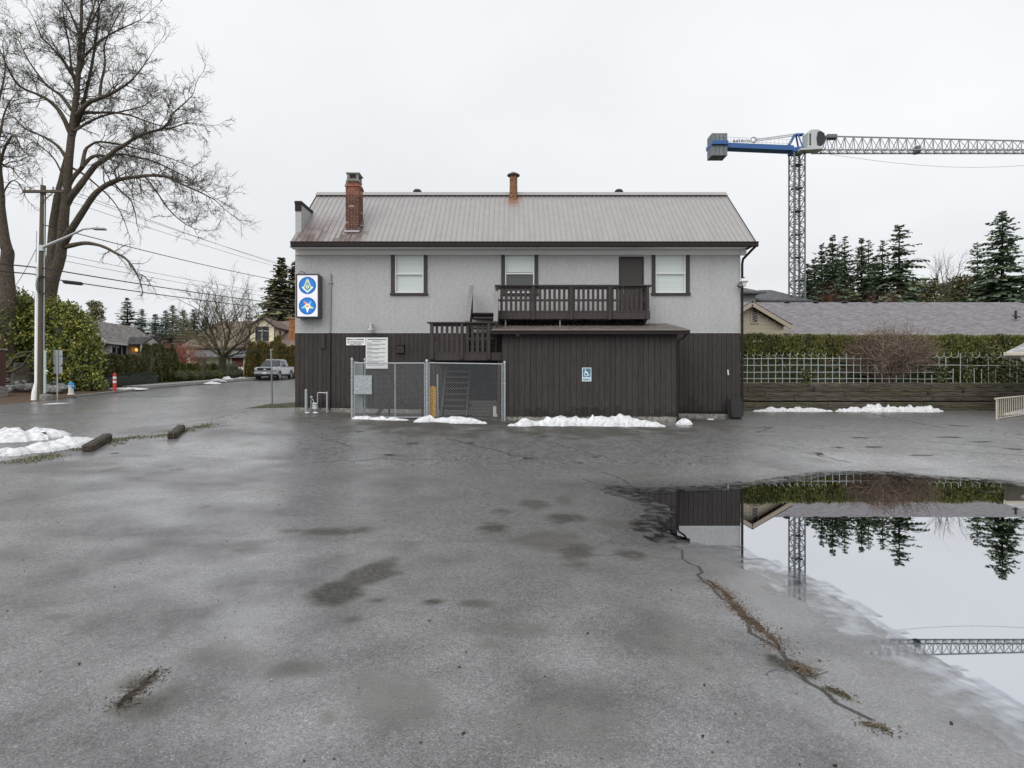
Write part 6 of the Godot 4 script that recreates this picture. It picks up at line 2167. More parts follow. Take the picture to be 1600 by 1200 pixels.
	# rockery, stump and pillar under the shrub
	var rk := thing("rockery", "low bank of grey boulders in front of the green shrub behind the utility pole", "rockery", Vector3(-26.5, 1.0, -32))
	for k in 70:
		var u := r.randf_range(-30, 102)
		var dd := r.randf_range(31.4, 33.2)
		var p := P(u, 600, dd)
		mb = MB.new()
		var t := r.randf_range(0.09, 0.4)
		mb.col = Color(t, t * 0.98, t * 0.95)
		var s := r.randf_range(0.09, 0.22)
		rounded_stone(mb, Vector3(p.x, verge_h(p.x, dd) + s * 0.3 + (dd - 31) * 0.22, -dd), Vector3(s * r.randf_range(1.0, 1.7), s * 0.7, s), r.randf() * TAU, r)
		part("stone", mb, M.concrete_plain, rk, true)
	var sb := P(40, 600, 33.4)
	mb = MB.new()
	mb.col = Color(0.13, 0.11, 0.09)
	mb.tube([Vector3(sb.x, verge_h(sb.x, 33.4), -33.4), Vector3(sb.x, 2.2, -33.4), Vector3(sb.x + 0.05, 2.85, -33.4)], [0.75, 0.62, 0.55], 14)
	tag(part("tree_stump", mb, M.bark, self), "thick grey tree stump among the boulders under the shrub", "stump")
	mb = MB.new()
	mb.col = Color(0.11, 0.1, 0.06)
	for q in [[[5, 582], [20, 580], [35, 572], [48, 553], [54, 543]], [[8, 580], [14, 565], [30, 552], [50, 549]], [[12, 575], [22, 560], [40, 555]]]:
		var pts := []
		for k in q.size(): pts.append(P(q[k][0], q[k][1], 32.4 + k * 0.1))
		mb.tube(pts, [0.09, 0.08, 0.06, 0.045, 0.03], 7)
	tag(part("fallen_branch", mb, M.bark, self), "bent dead limb leaning over the boulders at the left", "branch")
	var pl := thing("brick_pillar", "brown gate pillar on a pale base at the far left by the boulders", "pillar", Vector3(P(-6, 600, 30).x, 0.85, -30))
	mb = MB.new()
	mb.col = Color(0.1, 0.05, 0.042)
	mb.box(Vector3(0, 1.6, 0), Vector3(0.55, 1.9, 0.55), Basis.IDENTITY, 0.02)
	part("shaft", mb, M.brick, pl)
	mb = MB.new()
	mb.box(Vector3(0, 0.3, 0), Vector3(0.66, 0.75, 0.66), Basis.IDENTITY, 0.02)
	mb.box(Vector3(0, 2.6, 0), Vector3(0.66, 0.1, 0.66), Basis.IDENTITY, 0.02)
	part("base", mb, M.concrete, pl)
	# thin post at the corner of the lot
	var cp := G(425.5, 636)
	var ct := thing("corner_post", "thin grey sign post seen edge-on in front of the silver pickup", "post", Vector3(cp.x, H(cp.x, cp.y) - 0.05, -cp.y))
	mb = MB.new()
	mb.col = Color(0.2, 0.22, 0.22)
	mb.tube([Vector3(0, 0, 0), Vector3(-0.03, 1.55, 0)], [0.035], 8)
	part("lower_pole", mb, M.metal, ct)
	mb = MB.new()
	mb.col = Color(0.36, 0.4, 0.38)
	mb.tube([Vector3(-0.03, 1.5, 0), Vector3(-0.04, 2.42, 0)], [0.028], 8)
	part("upper_pole", mb, M.metal, ct)
	mb = MB.new()
	mb.col = Color(0.3, 0.32, 0.3)
	mb.box(Vector3(-0.05, 2.28, 0), Vector3(0.035, 0.32, 0.36), Basis(Vector3.UP, 0.3), 0.006)
	mb.box(Vector3(-0.03, 2.43, 0), Vector3(0.13, 0.05, 0.08), Basis.IDENTITY, 0.01)
	mb.box(Vector3(-0.03, 2.06, 0), Vector3(0.09, 0.05, 0.08), Basis.IDENTITY, 0.01)
	part("sign_plate", mb, M.metal, ct)
	# wheel stops
	for q in [[[136, 706], [168, 687], "wet timber wheel stop at the edge of the left snow pile"], [[268.5, 686], [283, 672], "short mossy wheel stop standing alone at the lot edge"]]:
		var a := G(q[0][0], q[0][1])
		var b := G(q[1][0], q[1][1])
		mb = MB.new()
		mb.off = Vector2(r.randf(), r.randf())
		mb.col = Color(0.55, 0.53, 0.47)
		var ya := H(a.x, a.y) + 0.065
		var yb := H(b.x, b.y) + 0.065
		mb.bar(Vector3(a.x, ya, -a.y), Vector3(b.x, yb, -b.y), 0.19, 0.16, Vector3.UP, 0.035)
		tag(part("wheel_stop", mb, M.timber_across, self), q[2], "wheel stop", "wheel stops along the lot edge")

# ---------------------------------------------------------------- houses beyond the street
func framed_window(root: Node3D, at: Vector3, w: float, h: float, bs: Basis, cols: int, frame: Material, bar_y := 0.0) -> void:   # at: middle of the window; bs.z looks outwards
	var mb := MB.new()
	for s in [-1, 1]:
		mb.box(at + bs * Vector3(s * (w / 2), 0, 0.02), Vector3(0.1, h + 0.1, 0.06), bs)
		mb.box(at + bs * Vector3(0, s * (h / 2), 0.022), Vector3(w - 0.1, 0.1, 0.06), bs)
	var wn := part("window", mb, frame, root, true)
	mb = MB.new()
	mb.box(at + bs * Vector3(0, 0, 0.0), Vector3(w, h, 0.02), bs)
	part("pane", mb, M.glass_dark, wn)
	mb = MB.new()
	mb.col = Color(0.75, 0.75, 0.75)
	for k in range(1, cols): mb.box(at + bs * Vector3(-w / 2 + w * k / cols, 0, 0.02), Vector3(0.07, h - 0.1, 0.03), bs)
	if bar_y != 0.0: mb.box(at + bs * Vector3(0, bar_y, 0.024), Vector3(w - 0.1, 0.08, 0.03), bs)
	if cols > 1 or bar_y != 0.0: part("bar", mb, M.plain, wn)

func build_houses() -> void:
	# the low grey-roofed house along the street
	var h := thing("grey_roofed_house", "low white house with long grey roof and lit porch lamp behind the cedar row", "house", Vector3(-30.5, 1.6, -44))
	var rm := MB.new()
	rm.col = Color(0.3, 0.28, 0.27)
	var A := Vector3(-30.6, 6.3, -40.8)
	var B := Vector3(-30.6, 6.3, -46.6)
	var D := Vector3(-28.75, 4.66, -40.8)
	var C := Vector3(-28.75, 4.6, -48.4)
	roof_face(rm, [D, C, B, A])
	roof_face(rm, [Vector3(-32.6, 4.6, -48.4), Vector3(-32.6, 4.66, -40.8), A, B])
	roof_face(rm, [C, Vector3(-32.6, 4.6, -48.4), B])
	part("roof", rm, M.shingle, h, true)
	var wm := MB.new()
	wm.col = Color(0.5, 0.49, 0.46)
	wm.box(Vector3(-30.65, 3.1, -44.9), Vector3(3.0, 3.1, 6.6))
	wm.prism(PackedVector2Array([Vector2(-32.4, 4.6), Vector2(-28.95, 4.6), Vector2(-30.6, 6.15)]), -41.3, -41.1)
	part("wall", wm, M.plain, h, true)
	var fm := MB.new()
	fm.col = Color(0.6, 0.6, 0.58)
	fm.bar(D + Vector3(0.02, -0.06, 0), C + Vector3(0.02, -0.06, 0), 0.1, 0.14)
	fm.bar(D + Vector3(0, -0.08, 0.02), A + Vector3(0, -0.08, 0.02), 0.08, 0.18)
	fm.bar(A + Vector3(0, -0.08, 0.02), Vector3(-32.6, 4.58, -40.78), 0.08, 0.18)
	fm.bar(Vector3(-28.75, 4.55, -40.8), Vector3(-29.15, 4.2, -40.9), 0.06, 0.06)
	fm.box(Vector3(-29.2, 3.1, -40.95), Vector3(0.14, 3.0, 0.14))
	part("trim", fm, M.plain, h, true)
	framed_window(h, Vector3(-29.14, 3.9, -42.7), 1.7, 1.3, Basis(Vector3.UP, PI / 2), 3, M.vinyl)
	var dm := MB.new()
	dm.col = Color(0.05, 0.03, 0.03)
	dm.box(Vector3(-30.0, 3.3, -41.55), Vector3(1.0, 2.4, 0.06))
	part("door", dm, M.plain, h, true)
	var lm := MB.new()
	lm.lathe([Vector2(0, -0.12), Vector2(0.08, -0.1), Vector2(0.1, 0.05), Vector2(0.05, 0.12), Vector2(0, 0.13)], Vector3(-28.95, 4.28, -44.4), 10)
	var gm := mat(0.9, 0.7, 0.4, 0.5)
	gm.emission_enabled = true
	gm.emission = Color(1.0, 0.68, 0.28)
	gm.emission_energy_multiplier = 1.5
	part("porch_lamp", lm, gm, h, true)
	var ol := OmniLight3D.new()
	ol.light_color = Color(1.0, 0.68, 0.28)
	ol.light_energy = 0.008
	ol.light_size = 0.1
	ol.omni_range = 12.0
	ol.omni_attenuation = 2.0
	ol.shadow_enabled = true
	ol.position = Vector3(-28.95, 4.28, -44.4)
	add_child(ol)
	var pg := MB.new()   # small porch gable
	pg.col = Color(0.22, 0.21, 0.21)
	var pk := Vector3(-27.6, 5.25, -44.3)
	roof_face(pg, [Vector3(-27.5, 4.62, -43.0), Vector3(-27.5, 4.62, -43.0) + Vector3(0, 0, -0.001), pk, pk + Vector3(-2.2, 0, 0), Vector3(-29.0, 4.62, -43.0)])
	roof_face(pg, [Vector3(-27.5, 4.62, -45.6), Vector3(-29.0, 4.62, -45.6), pk + Vector3(-2.2, 0, 0), pk])
	pg.quad(Vector3(-29.0, 4.62, -43.0), Vector3(-27.5, 4.62, -43.0), pk, pk + Vector3(-2.2, 0, 0))
	part("porch_roof", pg, M.shingle, h, true)
	pg = MB.new()
	pg.col = Color(0.5, 0.49, 0.46)
	pg.tri(Vector3(-27.62, 4.62, -43.1), Vector3(-27.62, 4.62, -45.5), pk + Vector3(-0.02, -0.05, 0))
	pg.box(Vector3(-27.7, 3.2, -45.5), Vector3(0.14, 2.8, 0.14))
	pg.box(Vector3(-27.7, 3.2, -43.1), Vector3(0.14, 2.8, 0.14))
	part("porch_gable", pg, M.plain, h, true)
	pg = MB.new()
	pg.col = Color(0.06, 0.05, 0.05)
	pg.bar(Vector3(-27.58, 4.6, -42.95), pk + Vector3(0.02, 0.02, 0), 0.06, 0.12)
	pg.bar(Vector3(-27.58, 4.6, -45.65), pk + Vector3(0.02, 0.02, 0), 0.06, 0.12)
	part("porch_trim", pg, M.plain, h, true)
	# the cream house with the dormer, the low garage wing and the brick chimney
	var c := thing("cream_house", "cream two-storey house with brown roof, dormer window, maroon garage door and brick chimney", "house", Vector3(-29, 2.3, -72))
	var cream := mat(0.88, 0.79, 0.58, 0.75)
	rm = MB.new()
	rm.col = Color(0.24, 0.18, 0.14)
	var y0 := P(0, 541, 68).y
	var y1 := P(0, 502, 77).y
	gable_roof(rm, P(296, 0, 70).x, P(478, 0, 70).x, 68, y0, 77, y1, 0.2)
	gable_roof(rm, P(296, 0, 70).x, P(478, 0, 70).x, 86, y0, 77.02, y1, 0.2)
	part("roof", rm, M.shingle, c, true)
	wm = MB.new()
	wm.box(Vector3((P(300, 0, 70).x + P(474, 0, 70).x) / 2, (2.0 + y0) / 2, -77), Vector3(P(474, 0, 70).x - P(300, 0, 70).x, y0 - 1.9, 16.5))
	part("wall", wm, cream, c, true)
	var gw := MB.new()   # garage wing
	var gx0 := P(297, 0, 66).x
	var gx1 := P(384, 0, 66).x
	gw.box(Vector3((gx0 + gx1) / 2, 3.3, -68), Vector3(gx1 - gx0, 2.9, 4))
	part("garage_wall", gw, cream, c, true)
	gw = MB.new()
	gw.col = Color(0.19, 0.19, 0.2)
	gable_roof(gw, gx0 - 0.5, P(337, 0, 65).x, 65.2, P(0, 557, 65).y, 70, P(0, 545, 68).y + 0.4, 0.15)
	gable_roof(gw, P(337, 0, 65).x, gx1 + 0.3, 65.4, P(0, 556, 65).y, 70, P(0, 545, 68).y + 0.3, 0.2)
	part("garage_roof", gw, M.shingle, c, true)
	gw = MB.new()
	gw.col = Color(0.12, 0.03, 0.028)
	gw.box(Vector3(P(371.5, 0, 66).x, P(0, 570, 66).y - 0.1, -65.98), Vector3(1.3, 2.2, 0.06))
	var gd := part("garage_door", gw, M.plain, c, true)
	for k in 4:
		gw = MB.new()
		gw.col = Color(0.13, 0.033, 0.03)
		gw.box(Vector3(P(371.5, 0, 66).x, P(0, 570, 66).y - 0.9 + k * 0.54, -65.94), Vector3(1.24, 0.5, 0.03), Basis.IDENTITY, 0.01)
		part("panel", gw, M.plain, gd)
	gw = MB.new()
	gw.col = Color(0.65, 0.62, 0.55)
	for u in [361.0, 382.5]: gw.box(Vector3(P(u, 0, 66).x, 3.2, -65.95), Vector3(0.26, 2.8, 0.1))
	gw.col = Color(0.03, 0.025, 0.02)
	gw.box(Vector3(P(358, 0, 66).x, 3.2, -65.95), Vector3(0.1, 2.8, 0.08))
	part("garage_trim", gw, M.plain, c, true)
	framed_window(c, P(315, 566, 65.98), 0.8, 1.3, Basis.IDENTITY, 2, M.trim)
	# dormer
	var a := P(389.5, 540, 69.5)
	var b := P(429.3, 509.5, 69.5)
	var pk2 := P(411.5, 496.5, 69.5)
	wm = MB.new()
	wm.prism(PackedVector2Array([Vector2(a.x, a.y - 0.6), Vector2(b.x, a.y - 0.6), Vector2(b.x, b.y), Vector2(pk2.x, pk2.y - 0.1), Vector2(a.x, b.y)]), -75, -69.5)
	part("dormer_wall", wm, cream, c, true)
	rm = MB.new()
	rm.col = Color(0.2, 0.14, 0.11)
	var el := Vector3(a.x - 0.35, b.y - 0.2, -69.2)
	var er := Vector3(b.x + 0.35, b.y - 0.2, -69.2)
	var tp := pk2 + Vector3(0, 0.08, 0.3)
	var bk := Vector3(0, 0, -6)
	roof_face(rm, [er, er + bk, tp + bk, tp])
	roof_face(rm, [el + bk, el, tp, tp + bk])
	part("dormer_roof", rm, M.shingle, c, true)
	rm = MB.new()
	rm.col = Color(0.05, 0.035, 0.03)
	rm.bar(el + Vector3(0, -0.06, 0.05), tp + Vector3(0, -0.06, 0.05), 0.08, 0.2)
	rm.bar(er + Vector3(0, -0.06, 0.05), tp + Vector3(0, -0.06, 0.05), 0.08, 0.2)
	rm.bar(er + Vector3(0, -0.06, 0), er + bk + Vector3(0, -0.06, 0), 0.08, 0.18)
	for x in [a.x, b.x]: rm.box(Vector3(x, (a.y + b.y) / 2 - 0.3, -69.48), Vector3(0.12, b.y - a.y + 0.6, 0.06))
	part("dormer_trim", rm, M.plain, c, true)
	framed_window(c, P(409.5, 521.5, 69.48), 1.5, 1.65, Basis.IDENTITY, 2, M.trim, 0.35)
	framed_window(c, Vector3(b.x + 0.01, b.y - 1.0, -71), 0.8, 1.2, Basis(Vector3.UP, PI / 2), 1, M.vinyl)
	var cm := MB.new()
	var cp := P(458, 520, 70.5)
	cm.col = Color(0.42, 0.19, 0.08)
	var r := RandomNumberGenerator.new()
	r.seed = 21
	cm.box(Vector3(cp.x, 6.2, cp.z), Vector3(0.7, 7.0, 0.8))
	for row in 44:
		for k in 3:
			cm.col = Color(0.45, 0.2, 0.085) * r.randf_range(0.65, 1.3)
			cm.box(Vector3(cp.x - 0.24 + k * 0.24 + (0.05 if row % 2 else -0.03), 2.9 + row * 0.15, cp.z + 0.41), Vector3(0.215, 0.125, 0.04))
	cm.col = Color(0.3, 0.16, 0.1)
	cm.box(Vector3(cp.x, 9.62, cp.z), Vector3(0.9, 0.16, 1.0))
	part("chimney", cm, M.brick, c, true)
	# roof end seen above the left shrub
	var fh := thing("far_left_house", "sliver of a grey roof showing above the shrub at the left edge", "house", Vector3(-45, 2, -52))
	wm = MB.new()
	wm.col = Color(0.4, 0.38, 0.36)
	wm.box(Vector3(-47.5, 4.5, -54), Vector3(7, 6, 6))
	part("wall", wm, M.plain, fh, true)
	rm = MB.new()
	rm.col = Color(0.22, 0.2, 0.2)
	gable_roof(rm, -51.2, -43.9, 50.6, 7.4, 54, 9.2, 0.2)
	gable_roof(rm, -51.2, -43.9, 57.4, 7.4, 54.02, 9.2, 0.2)
	part("roof", rm, M.shingle, fh, true)

# ---------------------------------------------------------------- vehicles; local z is forwards
func wheel(root: Node3D, at: Vector3, rad: float, w: float) -> void:
	var s := signf(at.x)
	var bs := Basis(Vector3.BACK, -PI / 2 * s)
	var mb := MB.new()
	mb.lathe([Vector2(rad * 0.62, -w), Vector2(rad * 0.93, -w), Vector2(rad, -w * 0.8), Vector2(rad, -w * 0.2), Vector2(rad * 0.93, 0), Vector2(rad * 0.66, 0.0), Vector2(rad * 0.62, -0.03)], at, 24, bs)
	var t := MB.new()
	var n := part("wheel", t if t.v.size() else mb, M.rubber, root)
	mb = MB.new()
	mb.col = Color(0.42, 0.43, 0.45)
	mb.lathe([Vector2(rad * 0.64, -0.02), Vector2(rad * 0.6, -0.01), Vector2(rad * 0.58, -0.06)], at, 24, bs)
	for k in 6:
		var a := TAU * k / 6
		var dir := bs * Vector3(cos(a), 0, sin(a))
		mb.bar(at + bs * Vector3(0, -0.03, 0) + dir * rad * 0.1, at + bs * Vector3(0, -0.03, 0) + dir * rad * 0.6, 0.07, 0.03, bs.y, 0.008)
	mb.lathe([Vector2(rad * 0.16, -0.04), Vector2(rad * 0.16, 0.0), Vector2(0, 0.01)], at, 12, bs)
	part("rim", mb, M.metal, n)
	mb = MB.new()
	mb.col = Color(0.03, 0.03, 0.03)
	mb.lathe([Vector2(rad * 0.6, -w * 0.7), Vector2(0, -w * 0.7)], at, 16, bs)
	part("brake_disc", mb, M.metal, n)

# lofted shell: stations [z, half width low, half width high, y low, y high]
func hull(mb: MB, st: Array, bev: float) -> void:
	var rings := []
	for s in st:
		var wl: float = s[1]; var wh: float = s[2]; var yl: float = s[3]; var yh: float = s[4]
		var k := minf(bev, (yh - yl) * 0.3)
		rings.append([Vector3(-wl + k * 0.5, yl, s[0]), Vector3(wl - k * 0.5, yl, s[0]), Vector3(wl, yl + k, s[0]), Vector3(lerpf(wl, wh, 0.75) + 0.012, lerpf(yl, yh, 0.62), s[0]), Vector3(wh, yh - k, s[0]), Vector3(wh - k, yh, s[0]), Vector3(-wh + k, yh, s[0]), Vector3(-wh, yh - k, s[0]), Vector3(-lerpf(wl, wh, 0.75) - 0.012, lerpf(yl, yh, 0.62), s[0]), Vector3(-wl, yl + k, s[0])])
	for i in rings.size() - 1:
		for j in 10:
			var j2 := (j + 1) % 10
			mb.quad(rings[i][j], rings[i][j2], rings[i + 1][j2], rings[i + 1][j]) if st[i + 1][0] < st[i][0] else mb.quad(rings[i][j2], rings[i][j], rings[i + 1][j], rings[i + 1][j2])
	for e in [0, rings.size() - 1]:
		for j in range(1, 9):
			if (e == 0) == (st[0][0] > st[-1][0]): mb.tri(rings[e][0], rings[e][j], rings[e][j + 1])
			else: mb.tri(rings[e][0], rings[e][j + 1], rings[e][j])

func build_vehicles() -> void:
	var paint := mat(0.2, 0.215, 0.24, 0.3, 0.5)
	paint.clearcoat_enabled = true
	paint.clearcoat = 0.7
	paint.clearcoat_roughness = 0.05
	var glass := mat(0.05, 0.06, 0.07, 0.04)
	var cx := -22.45
	var cz := -54.6
	var gy := base_h(cx, 54.6)
	var t := thing("pickup_truck", "silver crew-cab pickup truck with dark grille parked facing us at the left kerb", "truck", Vector3(cx, gy + 0.02, cz), 0.1)
	t.rotation.x = atan2(base_h(cx, 57) - base_h(cx, 52), 5.0)
	var mb := MB.new()
	hull(mb, [[2.95, 0.86, 0.86, 0.55, 1.02], [2.9, 0.93, 0.92, 0.5, 1.12], [2.55, 0.98, 0.94, 0.48, 1.19], [1.3, 1.0, 0.95, 0.46, 1.25], [1.05, 1.0, 0.96, 0.46, 1.27], [-0.95, 1.0, 0.96, 0.46, 1.27], [-1.0, 1.0, 0.97, 0.48, 1.24], [-2.85, 0.99, 0.96, 0.55, 1.24], [-2.95, 0.97, 0.95, 0.6, 1.22]], 0.09)
	part("body", mb, paint, t)
	mb = MB.new()
	hull(mb, [[1.35, 0.92, 0.9, 1.2, 1.24], [0.55, 0.93, 0.74, 1.24, 1.84], [0.35, 0.93, 0.74, 1.24, 1.9], [-0.75, 0.93, 0.74, 1.24, 1.9], [-1.0, 0.93, 0.76, 1.24, 1.84], [-1.08, 0.93, 0.9, 1.2, 1.26]], 0.06)
	part("cab", mb, paint, t)
	mb = MB.new()
	mb.quad(Vector3(-0.83, 1.28, 1.32), Vector3(0.83, 1.28, 1.32), Vector3(0.67, 1.81, 0.63), Vector3(-0.67, 1.81, 0.63))
	part("windscreen", mb, glass, t)
	for s in [-1.0, 1.0]:
		for q in [[0.95, 0.22, 0.45], [0.12, -0.72, 0.02]]:
			mb = MB.new()
			var p := [Vector3(s * 0.945, 1.3, q[0]), Vector3(s * 0.945, 1.3, q[1]), Vector3(s * 0.795, 1.78, q[1] - 0.0), Vector3(s * 0.795, 1.78, q[2])]
			if s > 0: mb.quad(p[0], p[1], p[2], p[3])
			else: mb.quad(p[1], p[0], p[3], p[2])
			part("side_window", mb, glass, t)
		mb = MB.new()
		mb.box(Vector3(s * 1.08, 1.32, 0.85), Vector3(0.2, 0.2, 0.12), Basis.IDENTITY, 0.04)
		part("mirror", mb, M.black, t)
		mb = MB.new()
		mb.col = Color(0.6, 0.6, 0.6)
		mb.box(Vector3(s * 0.79, 1.0, 2.88), Vector3(0.3, 0.26, 0.14), Basis(Vector3.UP, s * 0.35), 0.03)
		part("headlight", mb, M.gloss, t)
		mb = MB.new()
		mb.col = Color(0.5, 0.03, 0.03)
		mb.box(Vector3(s * 0.93, 1.0, -2.93), Vector3(0.12, 0.36, 0.08), Basis.IDENTITY, 0.02)
		part("tail_light", mb, M.gloss, t)
		for z in [1.95, -1.75]:
			mb = MB.new()   # flared arch
			var arc := []
			for k in 9: arc.append(Vector3(s * 1.0, 0.42 + sin(PI * k / 8) * 0.5, z + cos(PI * k / 8) * 0.5))
			mb.tube(arc, [0.045], 6)
			part("wheel_arch", mb, paint, t)
			mb = MB.new()
			mb.lathe([Vector2(0, 0), Vector2(0.47, 0), Vector2(0.47, 0.012), Vector2(0, 0.012)], Vector3(s * 1.0, 0.44, z), 18, Basis(Vector3.BACK, -PI / 2 * s))
			part("wheel_well", mb, M.black, t)
			wheel(t, Vector3(s * 1.03, 0.4, z), 0.4, 0.26)
		mb = MB.new()
		mb.box(Vector3(s * 0.98, 0.44, 0.1), Vector3(0.12, 0.09, 2.4), Basis.IDENTITY, 0.02)
		part("running_board", mb, M.black, t)
		for z in [0.1, -0.82]:
			mb = MB.new()
			mb.box(Vector3(s * 0.99, 1.12, z), Vector3(0.04, 0.035, 0.2), Basis.IDENTITY, 0.01)
			part("handle", mb, paint, t)
	mb = MB.new()
	mb.box(Vector3(0, 0.98, 2.93), Vector3(1.3, 0.36, 0.1), Basis.IDENTITY, 0.04)
	part("grille", mb, M.black, t)
	mb = MB.new()
	mb.col = Color(0.7, 0.7, 0.72)
	mb.lathe([Vector2(0.13, 0), Vector2(0.13, 0.02), Vector2(0, 0.025)], Vector3(0, 0.99, 2.98), 14, Basis(Vector3.RIGHT, PI / 2).scaled(Vector3(1, 0.5, 1)))
	for y in [0.84, 1.13]: mb.box(Vector3(0, y, 2.95), Vector3(1.3, 0.03, 0.1), Basis.IDENTITY, 0.01)
	part("grille_trim", mb, M.metal, t)
	mb = MB.new()
	mb.col = Color(0.42, 0.44, 0.46)
	mb.box(Vector3(0, 0.66, 2.96), Vector3(1.9, 0.24, 0.2), Basis.IDENTITY, 0.06)
	part("bumper", mb, M.metal, t)
	mb = MB.new()
	mb.box(Vector3(0, 0.47, 2.85), Vector3(1.6, 0.2, 0.2), Basis.IDENTITY, 0.04)
	mb.box(Vector3(0, 0.45, 0), Vector3(1.5, 0.2, 5.4))
	part("chassis", mb, M.black, t)
	mb = MB.new()
	mb.col = Color(0.75, 0.76, 0.78)
	mb.box(Vector3(0, 0.66, 3.07), Vector3(0.34, 0.16, 0.01))
	part("licence_plate", mb, M.plain, t)
	# pale car nosing out from behind the cedars
	var pc := mat(0.6, 0.58, 0.54, 0.3, 0.1)
	var p := P(381, 590, 62.5)
	var c := thing("parked_car", "pale car with only its nose and front wheel showing beside the tall cedars", "car", Vector3(p.x + 1.35, verge_h(p.x, 62.5) - 0.02, p.z), -PI / 2)
	mb = MB.new()
	hull(mb, [[2.2, 0.7, 0.66, 0.4, 0.62], [2.12, 0.8, 0.74, 0.3, 0.74], [1.6, 0.88, 0.8, 0.26, 0.9], [0.9, 0.9, 0.84, 0.24, 0.98], [-1.9, 0.9, 0.84, 0.24, 1.0], [-2.2, 0.82, 0.76, 0.34, 0.94]], 0.1)
	part("body", mb, pc, c)
	mb = MB.new()
	hull(mb, [[1.1, 0.8, 0.76, 0.94, 0.98], [0.3, 0.8, 0.6, 0.96, 1.42], [-1.0, 0.8, 0.6, 0.96, 1.45], [-1.9, 0.8, 0.74, 0.94, 1.02]], 0.06)
	part("cab", mb, glass, c)
	for s in [-1.0, 1.0]:
		for z in [1.35, -1.35]:
			mb = MB.new()
			mb.lathe([Vector2(0, 0), Vector2(0.39, 0), Vector2(0.39, 0.012), Vector2(0, 0.012)], Vector3(s * 0.89, 0.34, z), 18, Basis(Vector3.BACK, -PI / 2 * s))
			part("wheel_well", mb, M.black, c)
			wheel(c, Vector3(s * 0.92, 0.33, z), 0.33, 0.2)
		mb = MB.new()
		mb.col = Color(0.6, 0.6, 0.6)
		mb.box(Vector3(s * 0.6, 0.62, 2.08), Vector3(0.3, 0.12, 0.2), Basis.IDENTITY, 0.03)
		part("headlight", mb, M.gloss, c)

# ---------------------------------------------------------------- overhead wires
func build_wires() -> void:
	var wire := mat(0.035, 0.035, 0.037, 0.7)
	var px := -23.72
	var gy := verge_h(px, 29.0) - 0.1
	var span := func(label, a: Vector3, b: Vector3, sag: float, rad: float):
		var mb := MB.new()
		var pts := []
		for k in 25:
			var t := k / 24.0
			pts.append(a.lerp(b, t) + Vector3(0, -sag * 4 * t * (1 - t), 0))
		mb.tube(pts, [rad], 5, false)
		tag(part("power_line", mb, wire, self), label, "wire", "overhead wires along the street")
	var far := Vector3(-23.5, 3.0, -86)
	var top := Vector3(px, gy, -29)
	span.call("topmost thin wire from the left end of the cross-arm down the street", top + Vector3(-0.5, 10.75, 0.16), far + Vector3(-0.6, 13.6, 0), 0.5, 0.013)
	span.call("thin wire from the right end of the cross-arm down the street", top + Vector3(1.22, 10.75, 0.16), far + Vector3(1.3, 13.2, 0), 0.55, 0.013)
	span.call("thin wire from the middle of the cross-arm down the street", top + Vector3(0.75, 10.75, 0.16), far + Vector3(0.6, 13.7, 0), 0.5, 0.012)
	span.call("thick single cable crossing the sky between the thin wires and the two low cables", top + Vector3(0.2, 8.9, 0.1), far + Vector3(0, 12.6, 0), 0.6, 0.026)
	span.call("upper one of the two thick low cables running to the pole's coil", top + Vector3(0.2, 6.72, 0.14), far + Vector3(0, 9.9, 0), 0.45, 0.032)
	span.call("lowest thick cable, carrying the black splice case beside the pole", top + Vector3(0.2, 6.25, 0.14), far + Vector3(0, 9.2, 0), 0.45, 0.03)
	span.call("thin wire just above the two thick low cables", top + Vector3(0.2, 7.6, 0.1), far + Vector3(0.2, 11.2, 0), 0.6, 0.012)
	span.call("faint wire crossing above the round bare tree", top + Vector3(0.2, 7.3, 0.1), far + Vector3(0.2, 10.7, 0), 0.6, 0.012)
	span.call("upper cable leaving the pole to the left edge", Vector3(-23.5, gy + 5.5, -2), top + Vector3(-0.1, 6.75, 0.14), 0.5, 0.032)
	span.call("lower bundled cable leaving the pole to the left edge", Vector3(-23.9, gy + 5.2, -2), top + Vector3(-0.1, 6.4, 0.14), 0.5, 0.03)
	span.call("thin high wire leaving the cross-arm over the left edge", Vector3(-24.3, gy + 9.5, -2), top + Vector3(-0.68, 10.75, 0.16), 0.5, 0.013)
	span.call("thin service wire slanting down from the pole towards the left shrub", top + Vector3(-0.15, 7.7, 0.1), P(18, 455, 38), 0.15, 0.014)
	var mb := MB.new()
	var dir := (far + Vector3(0, 9.2, 0) - (top + Vector3(0.2, 6.25, 0.14))).normalized()
	var s0 := top + Vector3(0.2, 6.25, 0.14) + dir * 1.3 + Vector3(0, -0.1, 0)
	mb.tube([s0, s0 + dir * 0.15, s0 + dir * 1.3, s0 + dir * 1.45], [0.03, 0.1, 0.1, 0.03], 8)
	tag(part("splice_case", mb, M.black, self), "black splice case strung on the low cable right of the pole", "splice case")

